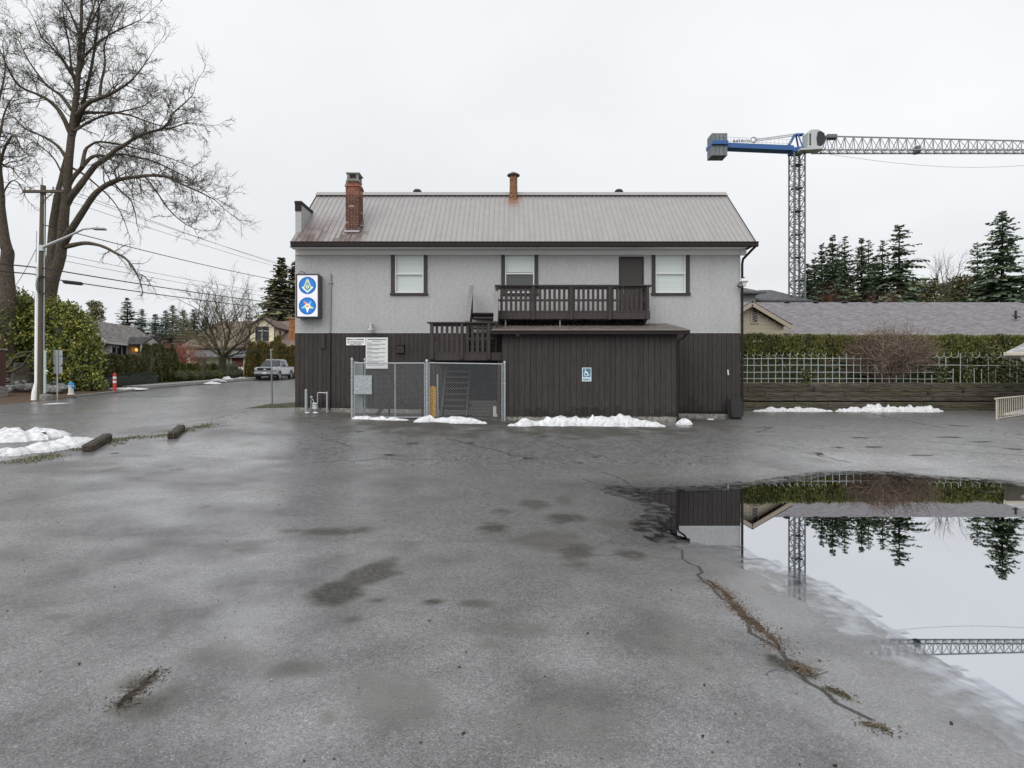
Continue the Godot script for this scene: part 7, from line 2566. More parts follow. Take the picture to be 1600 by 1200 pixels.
# ---------------------------------------------------------------- plants
# one conifer, its foot at the origin; h tall, r reach of the lowest limbs
func conifer_meshes(h: float, r: float, sd: int, sparse: float, droop: float, bare: float, tones: Array) -> Array:
	var g := RandomNumberGenerator.new()
	g.seed = sd
	var crown := MB.new()
	var trunk := MB.new()
	trunk.col = Color(0.075, 0.06, 0.05)
	trunk.tube([Vector3(0, -0.5, 0), Vector3(g.randf_range(-0.1, 0.1), h * 0.5, 0), Vector3(0, h * 0.985, 0)], [h * 0.016, h * 0.009, 0.02], 7)
	var y := h * bare
	while y < h * 0.985:
		var t := clampf((y / h - bare) / (1.0 - bare), 0.0, 1.0)
		var env := pow(1.0 - t, 0.74) * (0.72 + 0.28 * smoothstep(0.0, 0.22, t)) * g.randf_range(0.62, 1.12)
		var nb := 5 + g.randi() % 3
		if g.randf() < sparse: nb -= 3
		for k in nb:
			var az := TAU * k / nb + g.randf() * 1.1
			var out := Vector3(cos(az), 0, sin(az))
			var l := maxf(0.25, r * env * g.randf_range(0.62, 1.15))
			var slope := lerpf(-0.12 - droop * 0.5, 0.75, pow(t, 1.6)) + g.randf_range(-0.12, 0.12)
			var p0 := Vector3(0, y + g.randf_range(-0.2, 0.2), 0)
			var n := maxi(3, int(l / 0.34))
			var prev := p0
			for s in n:
				var q := (s + 1.0) / n
				var p := p0 + out * l * q + Vector3.UP * l * (slope * q - droop * q * q * 0.55 + 0.25 * droop * q * q * q)
				var dir := (p - prev).normalized()
				var side := dir.cross(Vector3.UP).normalized()
				crown.col = tones[g.randi() % tones.size()] * g.randf_range(0.65, 1.3)
				var sl := (0.3 + 0.46 * l * (1.0 - q * 0.75)) * g.randf_range(0.6, 1.1)
				var w := 0.15 + 0.055 * l
				for sg in [-1.0, 1.0]:
					if g.randf() < sparse * 0.4: continue
					var d2: Vector3 = (dir * g.randf_range(0.5, 1.0) + side * sg + Vector3.UP * g.randf_range(-0.55, 0.05) * (0.6 + droop)).normalized()
					crown.leaf(prev, d2, (d2.cross(Vector3.UP) + Vector3(g.randf_range(-0.4, 0.4), g.randf_range(-0.4, 0.4), 0)).normalized(), sl, w)
				if s == n - 1: crown.leaf(prev, dir, side, (p - prev).length() * 1.4, w * 0.8)
				if g.randf() < 0.6: crown.leaf(p, (Vector3.DOWN + dir * 0.6).normalized(), side, sl * 0.6, w * 0.8)
				prev = p
		y += h * g.randf_range(0.012, 0.022) * (1.0 + sparse)
	return [crown.mesh(), trunk.mesh()]

func conifer(label: String, meshes: Array, at: Vector3, turn: float, sc: Vector3, group: String) -> void:
	var o := thing("conifer_tree", label, "tree", at, turn, group)
	o.scale = sc
	part("crown", meshes[0], M.needle, o)
	part("trunk", meshes[1], M.twig, o)

func pine_meshes(g: RandomNumberGenerator, tones: Array) -> Array:
	var crown := MB.new()
	var trunk := MB.new()
	trunk.col = Color(0.09, 0.075, 0.06)
	trunk.tube([Vector3(0, -0.5, 0), Vector3(0.1, 7, 0), Vector3(0, 13.4, 0)], [0.25, 0.16, 0.04], 7)
	for k in 26:
		var t := (k + 0.5) / 26.0
		var a := g.randf() * TAU
		var rr := 2.9 * pow(1.0 - t, 0.6) * g.randf_range(0.2, 1.0)
		var c := Vector3(cos(a) * rr, 2.0 + 11.2 * t, sin(a) * rr)
		trunk.twig(Vector3(0, c.y - 0.6, 0), c, 0.07, 0.03)
		leaf_ball(crown, g, c, Vector3(1.25, 0.75, 1.25) * g.randf_range(0.7, 1.2) * (1.15 - 0.5 * t), 150, 0.5, tones, 0.4, -0.9, 0.35, k)
	return [crown.mesh(), trunk.mesh()]

func rand_dir(g: RandomNumberGenerator) -> Vector3:
	return Vector3(g.randfn(), g.randfn(), g.randfn()).normalized()

# limb that wanders and forks; level 0 is the finest
func grow(mb: MB, g: RandomNumberGenerator, p: Vector3, dir: Vector3, l: float, r: float, level: int, rise: float, wig: float, spread: float, fork: Array) -> void:
	var n := 5 if level > 0 else 4
	var seg := l / n
	var q := p
	for i in n:
		dir = (dir + rand_dir(g) * wig + Vector3.UP * rise).normalized()
		var q2 := q + dir * seg
		mb.twig(q, q2, lerpf(r, r * 0.35, float(i) / n), lerpf(r, r * 0.35, (i + 1.0) / n))
		q = q2
		if level > 0 and i >= 1 - int(level < 2):
			for k in fork[level]:
				if g.randf() > 0.74: continue
				var side := dir.cross(rand_dir(g)).normalized()
				grow(mb, g, q, (dir + side * spread * g.randf_range(0.6, 1.3)).normalized(), l * g.randf_range(0.38, 0.62), maxf(r * 0.5 * (1.0 - 0.4 * i / n), 0.0092), level - 1, rise * 0.9, wig * 1.1, spread, fork)

# a drawn limb, and twigs along it
func limb(thick: MB, fine: MB, g: RandomNumberGenerator, pts: Array, r0: float, r1: float, d: float, bulge: float, start: float, dense: float, reach: float, level: int, fork: Array) -> void:
	var path := []
	for i in pts.size():
		var t := float(i) / (pts.size() - 1)
		var dd := d + bulge * t + g.randf_range(-0.12, 0.12) * float(i > 0)
		path.append(P(pts[i][0], pts[i][1], dd))
	var sm := []   # rounded by Catmull-Rom
	for i in path.size() - 1:
		var a: Vector3 = path[maxi(i - 1, 0)]
		var b: Vector3 = path[i]
		var c: Vector3 = path[i + 1]
		var e: Vector3 = path[mini(i + 2, path.size() - 1)]
		for k in 4: sm.append(b.cubic_interpolate(c, a, e, k / 4.0))
	sm.append(path[-1])
	var rad := []
	for i in sm.size(): rad.append(lerpf(r0, r1, pow(float(i) / (sm.size() - 1), 0.75)) * g.randf_range(0.94, 1.06))
	thick.tube(sm, rad, 9 if r0 > 0.2 else 6)
	var total := 0.0
	for i in sm.size() - 1: total += sm[i].distance_to(sm[i + 1])
	var n := int(total * dense)
	for k in n:
		var f := lerpf(start, 1.0, (k + g.randf()) / n)
		var i := mini(int(f * (sm.size() - 1)), sm.size() - 2)
		var at: Vector3 = sm[i].lerp(sm[i + 1], f * (sm.size() - 1) - i)
		var dir: Vector3 = (sm[i + 1] - sm[i]).normalized()
		var side := dir.cross(rand_dir(g)).normalized()
		grow(fine, g, at, (dir * 0.75 + side).normalized(), reach * g.randf_range(0.5, 1.15) * (1.0 - 0.35 * f), clampf(rad[i] * 0.4, 0.02, 0.045), level, g.randf_range(-0.06, 0.12), 0.36, 0.9, fork)
	grow(fine, g, sm[-1], (sm[-1] - sm[-3]).normalized(), reach, r1, level, 0.04, 0.3, 0.8, fork)

func leaf_ball(mb: MB, g: RandomNumberGenerator, at: Vector3, rad: Vector3, count: int, size: float, tones: Array, lump := 0.25, up := -0.25, aspect := 0.4, sd := 1) -> void:
	var f := noise(sd, 1.1, 3)
	for k in count:
		var q := rand_dir(g)
		if q.y < up: q.y = -q.y
		var s := (1.0 + lump * 1.6 * f.get_noise_3d(q.x * 1.6 + at.x, q.y * 1.6 + at.y, q.z * 1.6 + at.z)) * (1.0 - 0.28 * pow(g.randf(), 2.0))
		var p := at + q * rad * s
		var out := (q / rad).normalized()
		var dir := (out * 0.55 + rand_dir(g) * 0.8).normalized()
		var c: Color = tones[g.randi() % tones.size()]
		mb.col = c * g.randf_range(0.7, 1.25)
		mb.leaf(p, dir, dir.cross(rand_dir(g)).normalized(), size * g.randf_range(0.7, 1.3), size * aspect * g.randf_range(0.35, 0.6))

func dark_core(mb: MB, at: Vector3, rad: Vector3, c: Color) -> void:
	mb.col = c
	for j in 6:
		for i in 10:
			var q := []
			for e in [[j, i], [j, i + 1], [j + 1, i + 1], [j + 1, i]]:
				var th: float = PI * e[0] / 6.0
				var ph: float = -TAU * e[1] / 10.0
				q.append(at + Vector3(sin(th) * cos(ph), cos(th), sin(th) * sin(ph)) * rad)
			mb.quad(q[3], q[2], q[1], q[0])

# upright cedar: tall plume of flat sprays
func cedar_mesh(h: float, r: float, n: int, sd: int, tones: Array) -> ArrayMesh:
	var g := RandomNumberGenerator.new()
	g.seed = sd
	var mb := MB.new()
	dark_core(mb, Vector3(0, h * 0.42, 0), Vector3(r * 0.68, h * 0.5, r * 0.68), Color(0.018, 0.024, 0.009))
	for k in n:
		var t := g.randf()
		var env := r * pow(1.0 - t, 0.55) * (0.78 + 0.22 * smoothstep(0, 0.25, t))
		var a := g.randf() * TAU
		var rr := env * (0.72 + 0.36 * g.randf())
		var p := Vector3(cos(a) * rr, t * h * 0.95, sin(a) * rr)
		var dir := (Vector3(cos(a), 0, sin(a)) * 0.45 + Vector3.UP * 1.0 + rand_dir(g) * 0.35).normalized()
		mb.col = tones[g.randi() % tones.size()] * g.randf_range(0.65, 1.3)
		mb.leaf(p, dir, dir.cross(rand_dir(g)).normalized(), g.randf_range(0.14, 0.34), g.randf_range(0.025, 0.06))
	return mb.mesh()

func build_plants() -> void:
	var g := RandomNumberGenerator.new()
	g.seed = 101
	# ---- conifers: four grown shapes, each tree its own size and turn
	var fir := [Color(0.075, 0.105, 0.07), Color(0.105, 0.135, 0.085), Color(0.06, 0.08, 0.058)]
	var blue := [Color(0.1, 0.14, 0.125), Color(0.13, 0.17, 0.15), Color(0.085, 0.115, 0.105)]
	var olive := [Color(0.09, 0.088, 0.048), Color(0.115, 0.105, 0.06), Color(0.065, 0.068, 0.036)]
	var kinds := [
		conifer_meshes(22.0, 5.0, 1, 0.15, 0.55, 0.06, fir),
		conifer_meshes(22.0, 4.6, 2, 0.3, 0.8, 0.12, fir),
		conifer_meshes(22.0, 6.2, 3, 0.1, 0.65, 0.04, fir),
		conifer_meshes(22.0, 5.2, 4, 0.2, 0.5, 0.05, blue),
		conifer_meshes(14.0, 4.2, 5, 0.05, 1.0, 0.03, olive),
		conifer_meshes(22.0, 5.6, 6, 0.5, 0.9, 0.2, fir), pine_meshes(g, olive)]
	# (6 is a round-headed pine)
	# [u, v of the top, distance, kind, reach factor, label]
	var right := [
		[1262, 410, 88, 0, 1.1, "small dark fir at the left end of the clump right of the crane mast"],
		[1284, 379, 86, 0, 0.95, "second fir right of the crane mast, leaning against a taller one"],
		[1301, 366, 84, 0, 1.0, "tall dense fir, third from the crane mast"],
		[1320, 365, 87, 1, 0.95, "narrow pointed fir left of the gap in the dark clump"],
		[1346, 370, 85, 0, 0.95, "dense fir just right of the gap in the dark clump"],
		[1357, 371, 89, 1, 0.9, "slim fir behind the dense one right of the gap"],
		[1379, 371, 86, 1, 0.95, "loose thin fir with sky between its limbs, left of the ragged tall one"],
		[1405, 349, 84, 5, 1.15, "ragged tall fir with long drooping limbs at the right end of the clump"],
		[1428, 432, 92, 6, 0.9, "low olive conifer in the dip between the two dark clumps"],
		[1453, 434, 88, 6, 1.1, "broad low olive conifer left of the bare treetop"],
		[1502, 425, 90, 6, 1.1, "low olive conifer in front of the slim pale fir"],
		[1527, 377, 92, 5, 0.9, "slim pale fir left of the tallest fir"],
		[1566, 328, 84, 2, 1.05, "tallest and broadest fir at the right above the long roof"],
		[1608, 395, 86, 2, 0.95, "dark fir partly cut by the right edge"],
		[1272, 402, 96, 0, 1.2, "fir at the back of the clump between the two leftmost firs"],
		[1311, 392, 97, 0, 1.2, "fir at the back of the clump behind the tall dense one"],
		[1367, 400, 98, 0, 1.2, "shorter fir at the back of the clump left of the loose thin fir"],
		[1480, 438, 99, 6, 1.3, "olive conifer behind the bare treetop"],
		[1545, 405, 97, 0, 1.3, "fir at the back between the slim pale fir and the tallest"]]
	var left := [
		[148, 466, 66, 6, 1.0, "brownish broad conifer behind the grey-roofed house"],
		[199, 464, 84, 0, 1.5, "dark pointed fir right of the brownish conifer"],
		[222, 482, 104, 3, 1.7, "small hazy fir beside the dark pointed fir"],
		[243, 490, 110, 3, 1.9, "short hazy fir in the middle of the far row"],
		[259, 484, 112, 3, 1.7, "hazy fir behind the wood smoke"],
		[270, 476, 106, 3, 1.6, "tallest hazy fir of the far row"],
		[287, 484, 110, 3, 1.8, "hazy fir left of the round bare tree"],
		[303, 482, 102, 3, 1.8, "hazy fir half hidden by the round bare tree"],
		[322, 494, 98, 0, 1.7, "dark fir seen through the round bare tree"],
		[356, 498, 96, 0, 1.6, "fir behind the right half of the round bare tree"],
		[389, 476, 98, 5, 0.9, "gaunt fir with few limbs left of the dormer"],
		[404, 487, 102, 5, 0.8, "second gaunt fir right above the dormer peak"],
		[240, 520, 80, 0, 1.6, "squat dark conifer at the foot of the far row"],
		[292, 522, 82, 0, 1.7, "squat dark conifer left of the round bare tree"],
		[440, 403, 88, 4, 1.1, "tall dense cedar rising behind the light box"],
		[426, 436, 90, 4, 1.0, "lower dense cedar leaning on the tall one behind the dormer"],
		[462, 408, 91, 4, 1.1, "second tall cedar half hidden by the lodge corner"]]
	for q in [[-60, 470, 50, "pine just left of the old leaning tree"], [-150, 455, 56, "taller pine, second left of the old leaning tree"], [-250, 470, 52, "low pine, third left of the old leaning tree"], [-330, 460, 60, "leftmost pine far along the verge"], [-30, 480, 70, "pine behind the sliver of grey roof at the left"]]:
		left.append([q[0], q[1], q[2], 6, 1.4, q[3]])
	for set in [[right, "conifers beyond the long house"], [left, "conifers beyond the street"]]:
		for q in set[0]:
			var base := 2.0 if q[0] > 800 else base_h(-20, q[2])
			var top := P(q[0], q[1], q[2])
			var h0: float = 14.0 if q[3] in [4, 6] else 22.0
			var s: float = (top.y - base) / h0
			conifer(q[5], kinds[q[3]], Vector3(top.x, base, top.z), g.randf() * TAU, Vector3(s * q[4] * 1.18, s, s * q[4] * 1.18), set[1])
	# ---- the great bare tree, limbs drawn one by one
	var D := 36.0
	var thick := MB.new()
	var fine := MB.new()
	thick.col = Color(0.125, 0.1, 0.074)
	fine.col = Color(0.085, 0.071, 0.054)
	var fork := [0, 2, 2, 2]
	var LIMBS := [
		# points, r0, r1, depth bulge, start of twigs, twigs per metre, reach, level
		[[[76, 590], [78, 520], [77, 470], [84, 430], [94, 400], [99, 350], [104, 300], [108, 250], [113, 200], [118, 160], [122, 120], [125, 80], [127, 30], [128, -20]], 0.5, 0.06, 0.0, 0.62, 1.6, 2.2, 2],
		[[[80, 440], [81, 395], [83, 360], [88, 320], [95, 290], [101, 262], [108, 235], [116, 205], [126, 180], [133, 150], [142, 110], [150, 60], [155, 10]], 0.32, 0.05, 1.0, 0.6, 1.6, 2.0, 2],
		[[[97, 385], [108, 364], [114, 355], [130, 330], [147, 305], [165, 290], [185, 281], [207, 277], [235, 274], [262, 276], [285, 288], [312, 300], [335, 312]], 0.26, 0.03, -2.5, 0.4, 3.4, 2.1, 2],
		[[[104, 318], [113, 305], [125, 290], [140, 270], [150, 258], [165, 248], [180, 235], [197, 225], [215, 213], [232, 207], [250, 202], [263, 192], [270, 178], [284, 165], [300, 150]], 0.23, 0.025, -1.0, 0.45, 3.2, 2.0, 2],
		[[[250, 202], [272, 199], [292, 192], [318, 195]], 0.06, 0.02, 0.8, 0.1, 3.0, 1.4, 2],
		[[[104, 296], [115, 277], [128, 262], [140, 248], [152, 243], [170, 244], [190, 241], [215, 246], [240, 252], [270, 266], [300, 282], [322, 300]], 0.15, 0.02, 1.2, 0.3, 3.0, 1.9, 2],
		[[[128, 262], [133, 236], [140, 228], [152, 222], [170, 223], [200, 229], [235, 238], [268, 248], [300, 262]], 0.12, 0.02, 2.6, 0.3, 3.0, 1.9, 2],
		[[[120, 180], [138, 161], [152, 155], [172, 147], [190, 137], [205, 126], [217, 112], [232, 92]], 0.17, 0.02, -1.4, 0.3, 3.6, 2.0, 2],
		[[[156, 153], [158, 130], [164, 100], [163, 72], [176, 40], [190, 15]], 0.1, 0.02, -0.6, 0.2, 3.2, 1.8, 2],
		[[[122, 176], [150, 176], [180, 176], [206, 181], [230, 190], [258, 197], [282, 190]], 0.1, 0.02, 1.6, 0.3, 3.0, 1.8, 2],
		[[[116, 205], [140, 190], [165, 180], [200, 172], [225, 165], [245, 150]], 0.1, 0.02, 3.4, 0.3, 3.0, 2.0, 2],
		[[[112, 212], [100, 186], [90, 170], [75, 156], [60, 148], [45, 142], [30, 134], [18, 118], [8, 96], [0, 78]], 0.16, 0.02, -1.0, 0.3, 3.0, 1.9, 2],
		[[[105, 250], [92, 230], [76, 218], [60, 210], [46, 204], [35, 197], [20, 182], [4, 178]], 0.11, 0.02, 1.2, 0.3, 2.4, 1.7, 2],
		[[[112, 172], [96, 150], [82, 140], [70, 130], [55, 110], [45, 95], [34, 74], [24, 50]], 0.12, 0.02, 1.6, 0.2, 3.0, 1.9, 2],
		[[[117, 122], [105, 104], [92, 86], [78, 71], [65, 58], [54, 32]], 0.12, 0.02, -1.2, 0.2, 3.2, 1.9, 2],
		[[[122, 120], [130, 95], [132, 62], [140, 30], [150, 0], [156, -30]], 0.1, 0.02, 0.8, 0.2, 3.0, 1.7, 2],
		[[[120, 140], [112, 110], [108, 70], [100, 30], [96, -10]], 0.09, 0.02, 1.0, 0.2, 3.0, 1.8, 2],
		[[[124, 96], [150, 70], [175, 52], [200, 40], [222, 30]], 0.09, 0.02, 1.0, 0.2, 3.2, 1.9, 2],
		[[[126, 60], [145, 30], [160, 0], [178, -25]], 0.08, 0.02, -1.0, 0.1, 3.0, 1.8, 2],
		[[[126, 60], [110, 20], [95, -5], [80, -30]], 0.08, 0.02, -1.0, 0.1, 3.0, 1.8, 2],
		[[[101, 386], [130, 380], [150, 382], [165, 387], [180, 395], [195, 403], [206, 415], [213, 427], [219, 440], [223, 456]], 0.15, 0.025, -2.0, 0.35, 1.8, 1.2, 1],
		[[[213, 427], [226, 432], [236, 446]], 0.04, 0.02, 0.0, 0.1, 2.5, 0.9, 1],
		[[[176, 283], [190, 300], [204, 313], [211, 332], [214, 352]], 0.07, 0.02, 0.3, 0.2, 2.4, 1.1, 1],
		[[[226, 275], [245, 300], [262, 325], [284, 346], [305, 358]], 0.06, 0.02, -0.6, 0.2, 3.2, 1.4, 2],
		[[[112, 262], [130, 272], [152, 290], [175, 312], [190, 335], [200, 362]], 0.07, 0.02, 2.4, 0.2, 2.0, 1.2, 1],
		[[[98, 275], [86, 250], [68, 232], [52, 222], [40, 230]], 0.06, 0.02, 2.0, 0.2, 2.2, 1.3, 1]]
	for q in LIMBS:
		limb(thick, fine, g, q[0], q[1], q[2], D, q[3], q[4], q[5], q[6], q[7], fork)
	var bt := thing("bare_tree", "huge bare deciduous tree with spreading limbs behind the utility pole", "tree", P(78, 590, D))
	bt.position.y = 1.2
	part("trunk", thick, M.bark, bt, true)
	part("twigs", fine, M.twig, bt, true)
	# ---- the second old tree, cut by the left edge
	thick = MB.new(); fine = MB.new()
	thick.col = Color(0.12, 0.098, 0.074); fine.col = Color(0.085, 0.071, 0.054)
	for q in [
		[[[14, 600], [14, 520], [13, 470], [10, 420], [12, 395], [8, 380], [2, 340], [0, 300], [-3, 260], [-8, 200], [-14, 140], [-20, 80], [-22, 20]], 0.52, 0.06, 0.0, 0.65, 1.6, 2.0, 2],
		[[[0, 290], [-14, 250], [-30, 220], [-60, 190], [-100, 160]], 0.2, 0.03, 0.0, 0.3, 2.0, 2.0, 2],
		[[[-2, 262], [6, 235], [12, 222], [20, 212], [28, 220], [34, 234], [44, 240]], 0.1, 0.02, -1.0, 0.1, 3.0, 1.4, 2],
		[[[-5, 230], [2, 200], [6, 180], [14, 160], [22, 150]], 0.09, 0.02, 0.6, 0.1, 3.0, 1.6, 2],
		[[[-2, 250], [8, 260], [18, 262], [28, 275], [40, 285]], 0.07, 0.02, 0.4, 0.1, 3.0, 1.2, 2],
		[[[0, 320], [8, 296], [20, 282], [32, 290], [40, 308]], 0.06, 0.02, -0.4, 0.1, 2.6, 1.1, 1],
		[[[-10, 190], [0, 150], [8, 110], [4, 70]], 0.09, 0.02, 0.4, 0.1, 2.6, 1.8, 2],
		[[[-12, 160], [-30, 120], [-50, 90], [-80, 60]], 0.12, 0.02, 0.4, 0.1, 2.2, 1.8, 2]]:
		limb(thick, fine, g, q[0], q[1], q[2], 34.0, q[3], q[4], q[5], q[6], q[7], fork)
	bt = thing("bare_tree", "old bare tree whose leaning trunk is cut by the left edge", "tree", P(14, 600, 34.0))
	bt.position.y = 1.1
	part("trunk", thick, M.bark, bt, true)
	part("twigs", fine, M.twig, bt, true)
	# ---- round bare tree in the front garden
	thick = MB.new(); fine = MB.new()
	thick.col = Color(0.07, 0.06, 0.04); fine.col = Color(0.17, 0.15, 0.085)
	var foot := Vector3(P(347, 590, 52).x, verge_h(P(347, 0, 52).x, 52), -52)
	thick.tube([foot + Vector3(0, -0.2, 0), foot + Vector3(0.05, 1.0, 0), foot + Vector3(0.02, 1.9, 0)], [0.36, 0.3, 0.34], 9)
	for k in 16:
		var a := TAU * k / 16.0 + g.randf_range(-0.15, 0.15)
		var lean := g.randf_range(0.5, 2.6)
		var dir := Vector3(cos(a) * lean, 1.0, sin(a) * lean).normalized()
		grow(thick if k % 3 == 0 else fine, g, foot + Vector3(0, 1.6 + g.randf() * 0.5, 0), dir, g.randf_range(3.1, 4.9), 0.11, 3, 0.12, 0.3, 0.85, [0, 2, 2, 2])
	bt = thing("bare_tree", "round many-stemmed bare tree with greenish twigs in front of the cream house", "tree", foot)
	part("trunk", thick, M.bark, bt, true)
	part("twigs", fine, M.twig, bt, true)
	# ---- small saplings, reddish shrub tops, the brown bush on the wall
	var tall := [[231, 600, 41.5, 1.9, Color(0.2, 0.17, 0.11), "spindly pale sapling in front of the cedar row"], [316, 594, 48, 2.4, Color(0.2, 0.165, 0.12), "thin leaning sapling left of the round bare tree"], [1475, 470, 88, 6.5, Color(0.12, 0.1, 0.085), "bare treetop between the low olive conifers"]]
	for q in tall:
		fine = MB.new()
		fine.col = q[4]
		var x: float = P(q[0], 0, q[2]).x
		var b := Vector3(x, verge_h(x, q[2]) if x < 0 else 1.7, -q[2])
		if x > 0: b.y = P(0, 415 if q[0] > 1400 else 432, q[2]).y - q[3]
		for k in 5:
			grow(fine, g, b, Vector3(g.randf_range(-0.25, 0.25) + (0.12 if q[0] == 316 else 0.0), 1, g.randf_range(-0.25, 0.25)).normalized(), q[3] * g.randf_range(0.7, 0.95), 0.035 if x < 0 else 0.09, 2, 0.05, 0.12, 0.7, [0, 1 if x < 0 else 2, 2])
		tag(part("bare_sapling", fine, M.twig, self), q[5], "tree")
	var redden := [[1298, 474, 60, 3.2, 1.9, Color(0.15, 0.075, 0.05), "rusty red bare shrub top showing above the long roof near the crane"], [1386, 474, 62, 2.6, 1.7, Color(0.15, 0.08, 0.055), "rusty bare shrub top above the long roof below the ragged fir"], [262, 566, 58, 3.6, 1.9, Color(0.36, 0.15, 0.11), "pinkish red shrub behind the end of the cedar row"], [284, 566, 60, 3.3, 1.9, Color(0.4, 0.16, 0.12), "red-leaved shrub between the cedar row and the cream house"], [160, 590, 40, 3.0, 1.0, Color(0.07, 0.025, 0.025), "dark red shrub at the left end of the cedar row"]]
	for q in redden:
		fine = MB.new()
		var top := P(q[0], q[1], q[2])
		var b := Vector3(top.x, top.y - q[3] * 0.55, top.z)
		for k in 26 if q[0] < 1000 else 13:
			fine.col = q[5] * g.randf_range(0.6, 1.25)
			grow(fine, g, b + Vector3(g.randf_range(-0.5, 0.5) * q[4], 0, g.randf_range(-0.4, 0.4) * q[4]), Vector3(g.randf_range(-0.6, 0.6), 1, g.randf_range(-0.5, 0.5)).normalized(), q[3] * g.randf_range(0.55, 0.95), 0.03, 2, 0.05, 0.2, 0.8, [0, 2, 2])
		if q[0] < 300: leaf_ball(fine, g, b + Vector3(0, q[3] * 0.55, 0), Vector3(q[4], q[3] * 0.42, q[4] * 0.8), 700, 0.16, [q[5], q[5] * 0.7, q[5] * 1.25], 0.3, -0.8, 0.7)
		tag(part("red_shrub", fine, M.twig, self), q[6], "shrub")
	fine = MB.new()
	var wb := Vector3(P(1386, 598, 27.0).x, 1.68, -27.0)
	for k in 120:
		fine.col = Color(0.15, 0.1, 0.075).lerp(Color(0.33, 0.26, 0.2), g.randf())
		var a := g.randf() * TAU
		var lean := pow(g.randf(), 0.7) * 1.1
		grow(fine, g, wb + Vector3(cos(a) * 0.4, 0.1, sin(a) * 0.3), Vector3(cos(a) * lean, 1.0, sin(a) * lean * 0.6).normalized(), g.randf_range(1.2, 1.85), 0.018, 2, -0.02, 0.22, 0.7, [0, 2, 2])
	for k in 9000:   # withered seed heads
		var q := rand_dir(g)
		var rr := pow(g.randf(), 0.45)
		fine.col = Color(0.15, 0.09, 0.065).lerp(Color(0.32, 0.26, 0.2), g.randf()) * g.randf_range(0.7, 1.3)
		var p := wb + Vector3(q.x * 1.6 * rr, 1.3 + q.y * 1.25 * rr, q.z * 0.8 * rr)
		var dir := rand_dir(g)
		fine.leaf(p, dir, dir.cross(rand_dir(g)).normalized(), g.randf_range(0.05, 0.11), 0.014)
	tag(part("brown_bush", fine, M.twig, self), "wide withered brown bush growing through the wire trellis", "bush")
	# ---- big evergreen shrubs at the left
	var rhodo := [Color(0.29, 0.29, 0.05), Color(0.2, 0.23, 0.045), Color(0.36, 0.34, 0.08), Color(0.08, 0.12, 0.03), Color(0.05, 0.08, 0.022)]
	var masses := [[[[-30, 520, 35.5, 3.0, 2.5], [-120, 545, 36, 3.2, 2.0], [20, 520, 35.0, 2.0, 2.2], [45, 530, 35.5, 1.7, 2.3], [-10, 560, 34.4, 2.2, 1.7], [60, 505, 36.2, 1.0, 1.2]], "yellow-green broadleaf shrub left of the utility pole"],
		[[[88, 515, 35.4, 1.5, 1.7], [108, 530, 35.0, 1.45, 1.9], [124, 545, 34.6, 1.1, 1.6], [136, 565, 34.2, 0.75, 1.5], [98, 570, 34.2, 1.6, 1.3], [124, 592, 33.8, 1.1, 0.8], [146, 601, 33.6, 0.6, 0.4]], "tall yellow-green broadleaf shrub between the pole and the hydrant"]]
	for q in masses:
		var mb := MB.new()
		for e in q[0]:
			var c := P(e[0], e[1], e[2])
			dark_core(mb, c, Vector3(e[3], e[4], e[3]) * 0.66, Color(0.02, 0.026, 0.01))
			leaf_ball(mb, g, c, Vector3(e[3], e[4], e[3] * 0.85), int(1500 * e[3] * e[4]), 0.19, rhodo, 0.34, -0.75, 0.55, g.randi() % 99)
			for k in int(9 * e[3] * e[4]):   # rosettes pushed out of the surface
				var dir := rand_dir(g)
				leaf_ball(mb, g, c + dir * Vector3(e[3], e[4], e[3] * 0.85) * g.randf_range(0.85, 1.04), Vector3(0.25, 0.2, 0.25), 26, 0.18, [rhodo[0], rhodo[2], rhodo[1]] if dir.y > -0.2 else [rhodo[3], rhodo[4]], 0.3, -0.5, 0.6)
		var o := thing("evergreen_shrub", q[1], "shrub", Vector3(P(q[0][0][0], 0, 35).x, 1.2, -35), 0, "broadleaf shrubs by the pole")
		part("foliage", mb, M.leaf, o, true)
	# ---- cedars along the street
	var ct := [Color(0.125, 0.12, 0.035), Color(0.09, 0.1, 0.03), Color(0.15, 0.125, 0.045), Color(0.065, 0.08, 0.026)]
	var cm := [cedar_mesh(2.4, 0.62, 1500, 7, ct), cedar_mesh(2.4, 0.55, 1500, 8, ct)]
	var gold := [Color(0.26, 0.19, 0.05), Color(0.15, 0.135, 0.04), Color(0.1, 0.105, 0.032), Color(0.3, 0.21, 0.065)]
	var tm := [cedar_mesh(3.9, 0.6, 2200, 9, gold), cedar_mesh(3.9, 0.55, 2200, 10, gold)]
	var first: Node3D
	for k in 13:
		var t := k / 12.0
		var d := lerpf(36.5, 46.0, t)
		var x := lerpf(-26.2, -27.2, t) + g.randf_range(-0.1, 0.1)
		var nm := ["first", "second", "third", "fourth", "fifth", "sixth", "seventh", "eighth", "ninth", "tenth", "eleventh", "twelfth", "thirteenth"]
		var lab: String = "dense green cedar, %s from the left in the row before the grey-roofed house" % nm[k]
		var o := thing("cedar_tree", lab, "cedar", Vector3(x, verge_h(x, d) - 0.05, -d), g.randf() * TAU, "cedar row before the grey-roofed house")
		part("foliage", cm[k % 2], M.leaf, o)
		var s := g.randf_range(0.9, 1.1) * (0.84 if t < 0.55 else 1.12)
		o.scale = Vector3(g.randf_range(0.95, 1.2), s, g.randf_range(0.95, 1.2))
